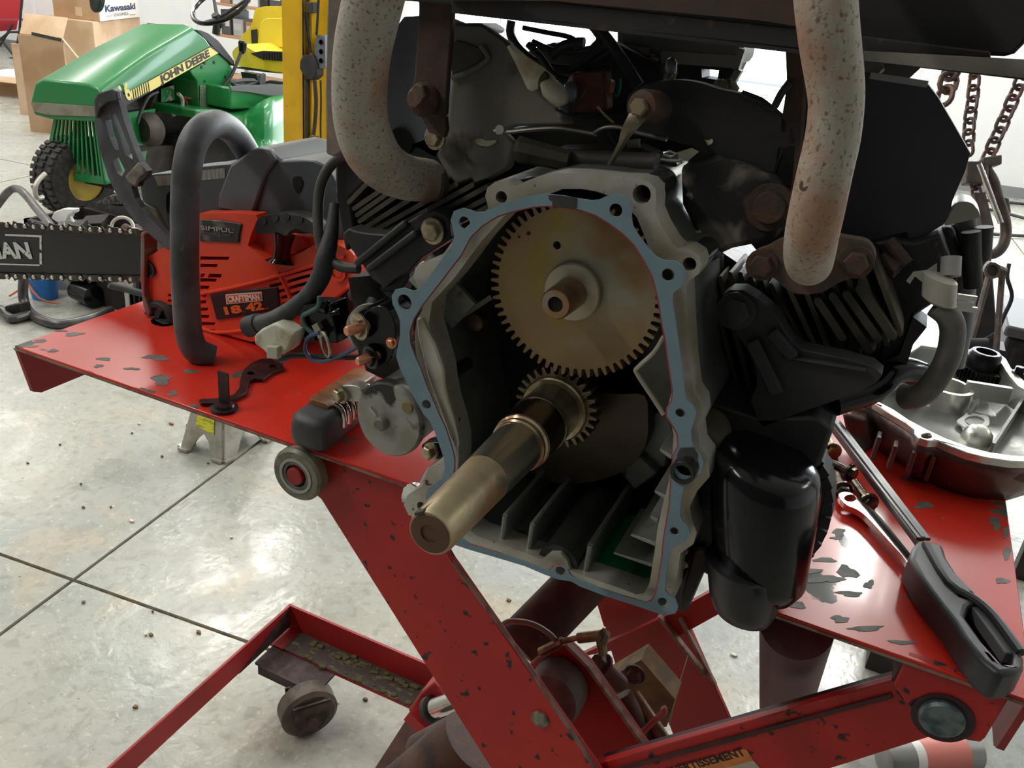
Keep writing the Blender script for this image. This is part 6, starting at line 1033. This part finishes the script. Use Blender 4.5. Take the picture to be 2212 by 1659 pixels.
# ------------------------------------------------------------ cardboard boxes
def proj(p):
    d = V(p) - CAM; return CX + FPX * d.dot(cr_) / d.dot(cf_), CY + FPX * d.dot(cd_) / d.dot(cf_)
e1 = V((-.9, -.42, 0)).normalized(); e2 = V((-.42, .9, 0)).normalized()
def reach(p, e, x, n=0):
    lo, hi = .02, 2.5
    for _ in range(40):
        m = (lo + hi) / 2; v_ = proj(p + e * m)[0]
        if (v_ - x) * (proj(p + e * 2.5)[0] - x) > 0: hi = m
        else: lo = m
    return lo
def cbox(label, p, ztop, xl, xr, mA, mB, gap=.0, w=None):
    p = V(p); w1 = reach(p, e1, xl) if xl is not None else w; w2 = reach(p, e2, xr) if not isinstance(xr, V) else xr.x
    t = thing('cardboard_box', label, 'box', p + (e1 * w1 + e2 * w2) / 2, 'cardboard boxes against the back wall')
    h = V((0, 0, ztop - p.z)); th = .008
    P('box_side', pp(p + e1 * w1 / 2 + h / 2, e1 * w1 / 2, e2 * th / 2, h / 2), mA, t)
    P('box_side', pp(p + e2 * w2 / 2 + h / 2, e2 * w2 / 2, e1 * th / 2, h / 2), mB, t, label='paler side' if mA is not mB else None)
    P('box_side', pp(p + e1 * w1 / 2 + e2 * w2 + h / 2, e1 * w1 / 2, e2 * th / 2, h / 2), mA, t)
    P('box_side', pp(p + e1 * w1 + e2 * w2 / 2 + h / 2, e2 * w2 / 2, e1 * th / 2, h / 2), mB, t)
    return t, w1, w2
def lid(t, p, ztop, w1, w2, m): P('box_lid', pp(V((p.x, p.y, ztop)) + e1 * w1 / 2 + e2 * w2 / 2, e1 * w1 / 2, e2 * w2 / 2, (0, 0, .004)), m, t)
cB = q(199, 49, 5.0); zB = cB.z
pB = V((cB.x, cB.y, 0)); tB, w1, w2 = cbox('large closed tan cardboard box under the white printed one', pB, zB, 104, 315, CARDL, CARDL); lid(tB, pB, zB, w1, w2, CARDL)
pA = g(216, 46, zB + .006); zA = zB + .45
tA, w1a, w2a = cbox('white-sided printed cardboard box on top of the pile', pA, zA, 118, 300, CARD, CARDW); lid(tA, pA, zA, w1a, w2a, CARD)
def onA(a, b): r = ray(a, b); n = e1; return CAM + r * ((pA - e1 * .006 - CAM).dot(n) / r.dot(n))
k0, k1, k2 = onA(227, 26), onA(291, 19), onA(226, 12)
fit_text('box_lettering', 'Kawasaki', k0, (k1 - k0).normalized(), k2 - k0, (k2 - k0).length, (k1 - k0).length, M('navy_print', (.03, .05, .12), .6), tA, .002)
k0, k1, k2 = onA(246, 35.5), onA(277, 32), onA(246, 29)
fit_text('box_lettering', 'ENGINES', k0, (k1 - k0).normalized(), k2 - k0, (k2 - k0).length, (k1 - k0).length, M('grey_print', (.25, .25, .28), .6), tA, .0)
for a, b in (((230, 35), (242, 33.5)), ((280, 32), (292, 30.5))): P('print_rule', bar(onA(*a), onA(*b), .003, .006, e1), M('rule_print', (.3, .3, .33), .6), tA)
def onF(p, off=.006):
    def f(a, b): r = ray(a, b); return CAM + r * ((p - e2 * off - CAM).dot(e2) / r.dot(e2))
    return f
f = onF(pA); P('tape_strip', plate([f(162, 14), (f(176, 16)), f(178, 36), f(163, 33)], e2 * .003), CARDL, tA)
cC = q(133, 84, 4.3); pC = V((cC.x, cC.y, 0)); tC, w1c, w2c = cbox('open tan cardboard box with black tape along its top edge', pC, cC.z, 68, 152, CARD, CARD)
f = onF(pC); P('black_tape', plate([f(68, 69), f(132, 83), f(132, 90), f(68, 76)], e2 * .004), M('black_tape', (.04, .045, .04), .4, c2=(.3, .3, .28), s2=60, t2=(.6, .65)), tC)
P('box_flap', plate([pC + V((0, 0, cC.z)), pC + e2 * w2c + V((0, 0, cC.z)), pC + e2 * w2c - e1 * .16 + V((0, 0, cC.z - .20)), pC - e1 * .18 + V((0, 0, cC.z - .22))], (0, 0, .005)), CARDL, tC)
P('box_flap', plate([pC + e2 * w2c + V((0, 0, cC.z)), pC + e2 * w2c + e1 * w1c + V((0, 0, cC.z)), pC + e2 * (w2c + .10) + e1 * w1c + V((0, 0, cC.z + .12)), pC + e2 * (w2c + .1) + V((0, 0, cC.z + .12))], (0, 0, .005)), CARDL, tC)
cD = q(67, 98, 4.6); pD = V((cD.x, cD.y, 0)); tD, *_ = cbox('small narrow cardboard box left of the taped box', pD, cD.z, 46, 90, CARDL, CARD)
pE = g(75, 212, 0); zE = None
cE = V((pE.x, pE.y, 0)); 
r_ = ray(75, 172); tt = (pE.x) / r_.x; zE = 1.30 + r_.z * tt
tE, w1e, w2e = cbox('wide low open cardboard box at the left edge of the pile', cE + V((0, 0, 0)), zE, -30, 92, CARD, CARD)
P('paper_wad', loft([circ(cE + e1 * .25 + e2 * .2 + V((0, 0, zE - .06 + t)), (0, 0, 1), r, 12) for t, r in ((0, .2), (.05, .18), (.09, .08))]), WHT, tE)
P('box_flap', plate([cE + V((0, 0, zE)), cE + e1 * w1e + V((0, 0, zE)), cE + e1 * w1e - e2 * .10 + V((0, 0, zE - .03)), cE - e2 * .10 + V((0, 0, zE - .03))], (0, 0, .005)), CARDL, tE)
pG = g(155, 160, 0); r_ = ray(160, 112)
# ------------------------------------------------------------ folding chair
ch = thing('folding_chair', 'red fabric folding camp chair with black tube legs by the back wall', 'chair', g(20, 126, 0))
yc = g(25, 126, 0).y
ck = lambda pts, y=yc: [q(a, b, y) for a, b in B1p(pts)]
P('seat_fabric', plate(ck([(-180, -60), (150, -60), (140, 60), (110, 130), (100, 190), (0, 200), (-180, 190)], yc + .1), BACK(.01)), FABR, ch)
P('armrest', plate(ck([(-100, 118), (145, 118), (150, 130), (-100, 134)], yc), BACK(.06)), M('armrest_pink', (.4, .05, .08), .7), ch)
for a in ([(142, -40), (125, 200), (95, 370)], [(135, 205), (60, 205), (-60, 300)], [(-60, 170), (60, 320), (100, 370)], [(60, 375), (140, 372)], [(150, 130), (175, 270)], [(80, 160), (0, 290), (-40, 330)]):
    P('frame_tube', tube(ck(a), .012, 8), RUB, ch)
# ------------------------------------------------------------ shelf and goods behind the tractor seat
shf = thing('storage_shelf', 'wooden storage shelf with parts boxes behind the yellow seat', 'shelf', q(540, 125, 6.2))
ysf = 6.2; sk = lambda x, y: q(x, y, ysf)
zs = [q(540, 15, ysf).z, q(540, 84, ysf).z]; xs0, xs1 = q(466, 80, ysf).x, q(720, 80, ysf).x
for z in zs + [.25]: P('shelf_board', bx(xs0, xs1, ysf, ysf + .4, z - .02, z), M('shelf_wood', (.42, .24, .13), .7), shf)
for x in (xs0, xs1 - .05): P('shelf_upright', bx(x, x + .05, ysf + .35, ysf + .42, 0, zs[0] + .5), M('grey_upright', (.45, .45, .45), .5), shf)
random.seed(11)
cols = [('dark grey', (.07, .07, .08)), ('white', (.7, .7, .72)), ('brown', (.3, .2, .14)), ('silver grey', (.35, .35, .36)), ('black', (.02, .02, .02)), ('pale blue', (.5, .56, .6)), ('reddish brown', (.35, .15, .1))]
posn = ['left end', 'second from left', 'third from left', 'middle', 'fourth from right', 'third from right', 'second from right', 'right end']
for j, z in enumerate((zs[1], zs[0])):
    x = xs0 + .03
    for i in range(8):
        w_ = random.uniform(.07, .14); h_ = random.uniform(.14, .9) * .0 + random.uniform(.55, .93) * (zs[0] - zs[1] - .03) if j == 0 else random.uniform(.15, .3); cn_, cc_ = cols[(i * 3 + j * 2) % 7]
        t_ = thing('parts_carton', '%s carton on the %s shelf board, %s' % (cn_, 'upper' if j else 'lower', posn[i]), 'carton', (x + w_ / 2, ysf + .15, z), 'cartons on the storage shelf')
        P('carton_body', bx(x, x + w_, ysf + .04, ysf + .28, z + .001, z + h_), M('carton_%s' % cn_.replace(' ', '_'), cc_, .6), t_, bevel=.003)
        P('carton_print', bx(x + .01, x + w_ - .01, ysf + .038, ysf + .04, z + h_ * .35, z + h_ * .75), M('carton_print', (.6 - cc_[0] * .5,) * 3, .6), t_)
        x += w_ + random.uniform(.01, .05)
# ------------------------------------------------------------ mower parts on the floor at the left
mh = thing('mower_handle', 'bent black steel tube handle of a mower lying on the floor at the left', 'handle', g(90, 690, 0))
GM = M('grey_scuffed_tube', (.09, .09, .095), .35, .5, c2=(.14, .12, .11), s2=30)
P('handle_tube', tube([q(a, b, y) for a, b, y in ((-60, 520, 2.2), (-12, 452, 2.2), (18, 414, 2.2), (38, 408, 2.2), (56, 422, 2.15), (80, 452, 2.1), (108, 486, 2.0), (125, 520, 1.95))], .0145, 12, sm=5), GM, mh)
P('handle_tube', tube([q(52, 590, 2.0), q(50, 640, 2.0), q(62, 672, 1.98), g(88, 690, .018), g(130, 700, .018), g(190, 690, .018), g(240, 670, .018)], .0175, 12, sm=5), GM, mh)
P('handle_tube', tube([g(-60, 660, .05), g(0, 668, .02), g(25, 688, .02), g(62, 678, .02)], .016, 10, sm=4), GM, mh)
P('pivot_plate', comb(pp(g(40, 672, .03), (.03, .01, .01), (0, .02, 0), (0, 0, .03))), ED, mh, bevel=.004)
cu = thing('blue_cup', 'blue plastic cup full of orange cord standing on the floor under the guide bar', 'cup', g(98, 640, 0))
cb_ = g(98, 642, 0); P('cup_body', lathe(cb_, (0, 0, 1), [(0, .045), (.09, .058), (.09, .054), (.01, .042)], 24, cap=False), BLUE, cu); P('cup_bottom', lathe(cb_, (0, 0, 1), [(.001, .044), (.004, .044)], 20), BLUE, cu)
for i in range(4): P('orange_cord', tube([cb_ + V((math.cos(a + i) * r, math.sin(a + i) * r, z)) for a, r, z in ((0, .03, .06), (.6, .06, .12), (1.6, .07, .10), (2.4, .09, .03), (3.0, .12, .012))], .004, 6, sm=3), M('orange_cord', (.6, .17, .05), .5), cu)
se = thing('spare_engine', 'small black engine with a black oil filter lying on the floor beyond the table', 'engine', g(215, 665, 0))
e0 = g(245, 668, 0)
P('crank_housing', plate([e0 + V((x, 0, z)) for x, z in ((-.16, .03), (-.14, .16), (-.05, .19), (.1, .17), (.28, .15), (.32, .06), (.28, .002), (-.14, .002))], (0, .2, 0)), ED, se, bevel=.015)
for i in range(9): P('cooling_fin', bx(e0.x + .08 + i * .026, e0.x + .088 + i * .026, e0.y - .02, e0.y + .14, .03, .17), BLK, se)
P('oil_filter', lathe(e0 + V((-.10, -.03, .05)), (1, -.15, 0), [(-.06, .03), (-.055, .042), (.05, .042), (.055, .03)], 24), GLBK, se)
P('starter', lathe(e0 + V((.02, -.02, .15)), (1, .05, -.1), [(0, .028), (.12, .028), (.13, .02)], 20), M('white_alloy_starter', (.5, .5, .49), .4, .4), se)
P('intake_box', pp(e0 + V((-.15, -.01, .13)), (.07, 0, .01), (0, .05, 0), (0, 0, .03)), M('purple_grey_box', (.12, .10, .12), .5), se, bevel=.006)
P('loose_rod', cyl(g(235, 615, .22), g(330, 640, .16), .012, seg=10), RUB, se)
sb = thing('spray_bottle', 'white trigger spray bottle standing on the floor behind the guide bar', 'bottle', g(140, 618, 0))
s_ = g(140, 618, 0); yb = s_.y
P('bottle_body', lathe(V((s_.x, yb, 0)), (0, 0, 1), [(0, .045), (.15, .045), (.19, .02), (.215, .016)], 24), M('cloudy_bottle', (.5, .52, .5), .35), sb)
tp_ = V((s_.x, yb, .215)); zt = q(130, 462, yb)
P('spray_head', plate([q(a, b, yb) for a, b in px('B1', [(325, 1395), (345, 1355), (400, 1335), (470, 1338), (468, 1362), (440, 1375), (420, 1420), (370, 1425)])], BACK(.03)), WHT, sb, bevel=.004)
P('trigger', plate([q(a, b, yb + .01) for a, b in px('B1', [(425, 1378), (440, 1375), (468, 1420), (455, 1418)])], BACK(.01)), WHT, sb)
P('neck_stem', cyl(V((s_.x, yb + .015, .20)), q(133, 478, yb + .015), .012, seg=10), WHT, sb)
bp = thing('bench_plate', 'grooved grey steel plate leaning behind the hand guard', 'steel part', g(250, 540, 0))
bp0 = g(250, 540, 0)
P('plate_top', plate([q(a, b, 2.75) for a, b in px('B1', [(605, 1300), (680, 1258), (760, 1250), (860, 1260), (880, 1310), (800, 1320), (700, 1310)])], (0, .25, .02)), M('grooved_steel', (.2, .19, .17), .5, .6, c2=(.06, .05, .05), s2=60, stretch=(3, .3, 1), t2=(.48, .52)), bp)
P('plate_web', plate([q(a, b, 2.75) for a, b in px('B1', [(620, 1305), (860, 1310), (850, 1400), (760, 1400), (690, 1380), (640, 1340)])], (0, .02, 0), holes=[[q(a, b, 2.75) for a, b in px('B1', [(685, 1310), (708, 1310), (708, 1350), (685, 1350)])]]), M('dark_web', (.09, .08, .08), .5, .5), bp)
P('plate_legs', comb(bar(q(230, 455, 2.8), V((q(230, 455, 2.8).x, 2.8, 0)), .03, .03, (0, 1, 0)), bar(q(285, 460, 2.8), V((q(285, 460, 2.8).x, 2.8, 0)), .03, .03, (0, 1, 0))), ED, bp)
cbk = thing('parts_crate', 'low dark crate of greasy engine parts behind the guide bar', 'crate', g(200, 600, 0))
pk = g(190, 588, 0)
P('crate_side', comb(bx(pk.x - .35, pk.x + .35, pk.y, pk.y + .02, 0, .16), bx(pk.x - .35, pk.x + .35, pk.y + .28, pk.y + .3, 0, .16), bx(pk.x - .35, pk.x - .33, pk.y, pk.y + .3, 0, .16), bx(pk.x + .33, pk.x + .35, pk.y, pk.y + .3, 0, .16)), ED, cbk)
P('crate_bottom', bx(pk.x - .35, pk.x + .35, pk.y, pk.y + .3, .005, .02), ED, cbk)
random.seed(5)
PM = [ALU, ED, ALUB, RUSTB, ALU, BLK]
lbs = ['flat silver casting', 'black oily block', 'bright machined bushing', 'brown rusty lever', 'dull alloy housing', 'short black pipe']
for i in range(12):
    c = V((pk.x - .28 + (i % 6) * .11, pk.y + .09 + (i // 6) * .12, .075 + .05 * (i % 2)))
    if i % 3 == 0: ge = lathe(c, (random.uniform(-1, 1), random.uniform(-1, 1), .5), [(-.04, .03), (-.03, .05), (.02, .05), (.03, .025), (.06, .02)], 18)
    elif i % 3 == 1: ge = pp(c, (.05, .02, .01), (-.015, .04, .01), (0, -.01, .03))
    else: ge = cyl(c - V((.07, .03, 0)), c + V((.07, .02, .03)), .022, .018, 14)
    o = P('greasy_part', ge, PM[i % 6], bevel=.004); top(o, '%s in the dark crate, %s row, %s' % (lbs[i % 6], 'front' if i < 6 else 'back', ['far left', 'second', 'third', 'fourth', 'fifth', 'far right'][i % 6]), 'engine part', 'greasy parts in the crate')
rg = P('hose_clamp', comb(tube(circ(q(264, 492, 2.1), (.2, -1, .5), .042, 28, .036), .006, 8, closed=True), pp(q(241, 500, 2.1), (.012, 0, 0), (0, .01, 0), (0, 0, .008)), pp(q(290, 498, 2.1), (.012, 0, 0), (0, .01, 0), (0, 0, .008)), cyl(q(264, 540, 2.12), q(264, 512, 2.12), .008, seg=10), bx(q(264, 540, 2.12).x - .03, q(264, 540, 2.12).x + .03, 2.09, 2.15, 0, .02), cyl(V((q(264, 540, 2.12).x, 2.12, .01)), q(264, 530, 2.12), .008, seg=10)), ALU); top(rg, 'round aluminium clamp standing on a rod behind the hand guard', 'clamp')
# dark strap end hanging from above, over the boxes
t_ = thing('hanging_strap', 'dark rubber strap end hanging from above in front of the boxes', 'strap', q(204, 20, 3.2))
P('strap_end', plate(cr([q(a, b, 3.2) for a, b in ((194, -10), (193, 8), (196, 20), (204, 27), (212, 20), (216, 6), (216, -10))], 2), BACK(.03)), RUB, t_, bevel=.01)
P('strap_line', cyl(q(205, -8, 3.215), V((q(205, -8, 3.215).x, 3.215, 4.0)), .01, seg=8), RUB, t_)
# ------------------------------------------------------------ hoist with chains at the right
ho_ = thing('engine_hoist', 'dark steel engine hoist with forked hook standing behind the right end of the table', 'hoist', g(2150, 700, 0))
DH = 1.55
hp = lambda a, b, d=DH: dpt(a, b, d)
def link(c, d, n, L, W, r, parent=None):
    d = d.normalized(); n = (n - d * n.dot(d)).normalized(); s = d.cross(n); pts = []
    for i in range(14):
        t = 2 * PI * i / 14; u, v_ = math.cos(t), math.sin(t)
        pts.append(c + d * (u * W / 2 + math.copysign((L - W) / 2, u) * (1 if abs(u) > .01 else 0)) + s * v_ * W / 2)
    return tube(pts, r, 7, closed=True)
def chain(pts, dist, nl, W, r, label, ext_up=True):
    P3 = [dpt(a, b, dist) for a, b in pts]
    if ext_up:
        u = (P3[0] - P3[1]).normalized(); L0 = (3.95 - P3[0].z) / max(u.z, .3); 
        up = P3[0] + (V((P3[0].x + u.x * .3, 1.45 + .16 * (P3[0].x - .05), 1.75)) - P3[0])
        P3 = [up] + P3
    segs = [(P3[i + 1] - P3[i]).length for i in range(len(P3) - 1)]; T = sum(segs)
    t_ = thing('lifting_chain', label, 'chain', P3[-1], 'dark steel lifting chains at the right')
    pitch = (dpt(pts[0][0], pts[0][1] + nl, dist) - dpt(pts[0][0], pts[0][1], dist)).length
    n = int(T / pitch)
    for i in range(n):
        s = (i + .5) * pitch; k = 0
        while k < len(segs) - 1 and s > segs[k]: s -= segs[k]; k += 1
        d = (P3[k + 1] - P3[k]).normalized(); c = P3[k] + d * s
        n_ = cf_ if i % 2 == 0 else cr_ + cf_ * .55
        P('chain_link', link(c, d, V(n_), pitch * 1.42, W, r), CHAIN, t_)
chain([(2056, 150), (2044, 195), (2036, 228)], 1.15, 30, .022, .0038, 'short heavy chain against the black side panel, leftmost of the chains')
chain([(2106, 160), (2101, 215), (2094, 265), (2091, 320), (2092, 352)], DH, 24, .019, .0032, 'straight middle chain hanging to the hoist hook')
chain([(2212, 160), (2190, 210), (2168, 262), (2146, 312), (2124, 362)], DH, 25, .020, .0034, 'slanting chain, rightmost of the three, running up to the right')
chain([(2106, 390), (2110, 420), (2112, 452)], DH, 16, .016, .003, 'short slack chain hanging below the hook block', False)
HM = M('dark_hook_steel', (.10, .085, .08), .5, .5, c2=(.16, .12, .1), s2=40)
tA_, tC_ = dpt(2056, 150, 1.15), dpt(2212, 160, DH)
bz = 1.78
P('hoist_boom', bar(V((tA_.x - .1, 1.45, bz)), V((1.0, 1.60, bz)), .05, .06), HM, ho_)
P('hoist_post', bx(.97, 1.04, 1.56, 1.64, 0, bz + .03), HM, ho_)
P('hook_block', comb(pp(hp(2136, 351), cr_ * .018 - cd_ * .003, cf_ * .012, cd_ * .009), pp(hp(2105, 375), cr_ * .020, cf_ * .012, cd_ * .020)), HM, ho_, bevel=.003)
P('hook', tube([hp(2128, 358), hp(2146, 388), hp(2156, 424), hp(2168, 460), hp(2173, 500), hp(2166, 530), hp(2148, 548), hp(2118, 552)], [.007, .0085, .009, .009, .0095, .0095, .009, .006], 14, sm=5), HM, ho_)
P('hook_side', tube([hp(2160, 430), hp(2172, 432), hp(2176, 460)], .006, 8), HM, ho_)
P('threaded_rod', cyl(hp(2115, 354, DH - .03), hp(2162, 482, DH - .03), .0048, seg=14), CHRM, ho_, label='bright threaded rod')
P('hoist_arm', comb(bar(hp(2110, 420), hp(2130, 500), .02, .02, cf_)), HM, ho_)
g1 = hp(2112, 470); P('hoist_mast', plate([dpt(a, b, 1.75) for a, b in ((2100, 500), (2140, 520), (2150, 640), (2160, 770), (2128, 780), (2100, 760), (2092, 640))], cf_ * .04), ED, ho_, bevel=.004)
P('hoist_brace', comb(cyl(dpt(2140, 580, 1.7), dpt(2092, 760, 1.7), .006, seg=8), cyl(dpt(2165, 590, 1.7), dpt(2150, 780, 1.7), .006, seg=8), cyl(dpt(2130, 575, 1.68), dpt(2168, 590, 1.68), .012, seg=10)), HM, ho_)
gx = dpt(2130, 770, 1.75); P('hoist_leg', comb(bx(gx.x - .03, gx.x + .03, gx.y, gx.y + .06, 0, gx.z + .02), bx(gx.x - .04, gx.x + .04, gx.y - .2, gx.y + .5, 0.002, .06)), ED, ho_)
P('spring_cable', tube([dpt(a, b, 1.72) for a, b in ((2180, 570), (2176, 600), (2186, 640), (2170, 680), (2150, 720), (2110, 740))], .004, 6, sm=4), RUB, ho_)
P('round_cap', lathe(dpt(2142, 585, 1.66), -cf_, [(0, .016), (.004, .016), (.004, .011), (0, .011)], 18), HM, ho_)
P('small_knob', lathe(dpt(2108, 742, 1.6), cr_, [(-.02, .010), (.02, .010)], 14), RUB, ho_)
bb = thing('battery_box', 'black ribbed battery box with grey lid at the right edge behind the casting', 'box', g(2230, 900, 0))
q0 = dpt(2176, 725, 1.9); zt_ = q0.z
P('box_body', bx(q0.x, q0.x + .30, q0.y, q0.y + .25, zt_ - .22, zt_), RUB, bb, bevel=.008)
P('box_lid', bx(q0.x - .01, q0.x + .31, q0.y - .01, q0.y + .26, zt_, zt_ + .025), M('grey_lid', (.12, .12, .13), .5), bb, bevel=.006)
for i in range(10): P('body_rib', bx(q0.x + .02 + i * .028, q0.x + .028 + i * .028, q0.y - .005, q0.y, zt_ - .2, zt_ - .02), RUB, bb)
P('stand_leg', bx(q0.x + .02, q0.x + .06, q0.y + .02, q0.y + .06, 0, zt_ - .22), ED, bb); P('stand_leg', bx(q0.x + .24, q0.x + .28, q0.y + .18, q0.y + .22, 0, zt_ - .22), ED, bb)
# spray can lying on the floor at the lower right
sc = thing('spray_can', 'grey can with a white and red label lying on the floor at the lower right', 'can', g(1985, 1640, 0))
c0, c1 = g(1905, 1640, .033), g(2100, 1625, .033); dd = (c1 - c0).normalized()
P('can_body', lathe(c0, dd, [(0, .020), (.004, .030), (.012, .033), (.20, .033), (.205, .028)], 32), M('brushed_can', (.33, .33, .32), .35, .7), sc)
P('can_label', lathe(c0, dd, [(.055, .0335), (.074, .0335)], 32, cap=False), WHT, sc); P('can_label', lathe(c0, dd, [(.074, .0336), (.17, .0336)], 32, cap=False), M('pink_red_label', (.7, .22, .18), .5), sc)
# floor hoses near the right wall
for i, (a, b, c_) in enumerate((((1980, 425), (2120, 432), (2260, 446)), ((2080, 445), (2150, 455), (2280, 490)), ((2080, 500), (2180, 508), (2300, 512)))):
    o = P('air_hose', tube([g(*a, .02), g(*b, .02), g(*c_, .02)], .012, 8, sm=4), RUB); top(o, ['thin dark hose along the foot of the right wall', 'thin dark hose slanting over the floor at right', 'dark hose crossing the bright floor at right, nearest of the three'][i], 'hose')

# everything that stands on the tabletop ends at its surface
def settle(root):
    def rec(o, out):
        out.append(o)
        for c in o.children: rec(c, out)
        return out
    for o in rec(root, []):
        if o.type != 'MESH': continue
        og = ORG[o.name]
        for v in o.data.vertices:
            w_ = v.co + og
            if XL < w_.x < XR and YF < w_.y < YB and TZ - .06 < w_.z < TZ + .0005 and not (NX0 < w_.x < NX1 and w_.y < NY): v.co.z = TZ + .0005 - og.z
for r_ in (saw, sp, bt, gp, eng): settle(r_)
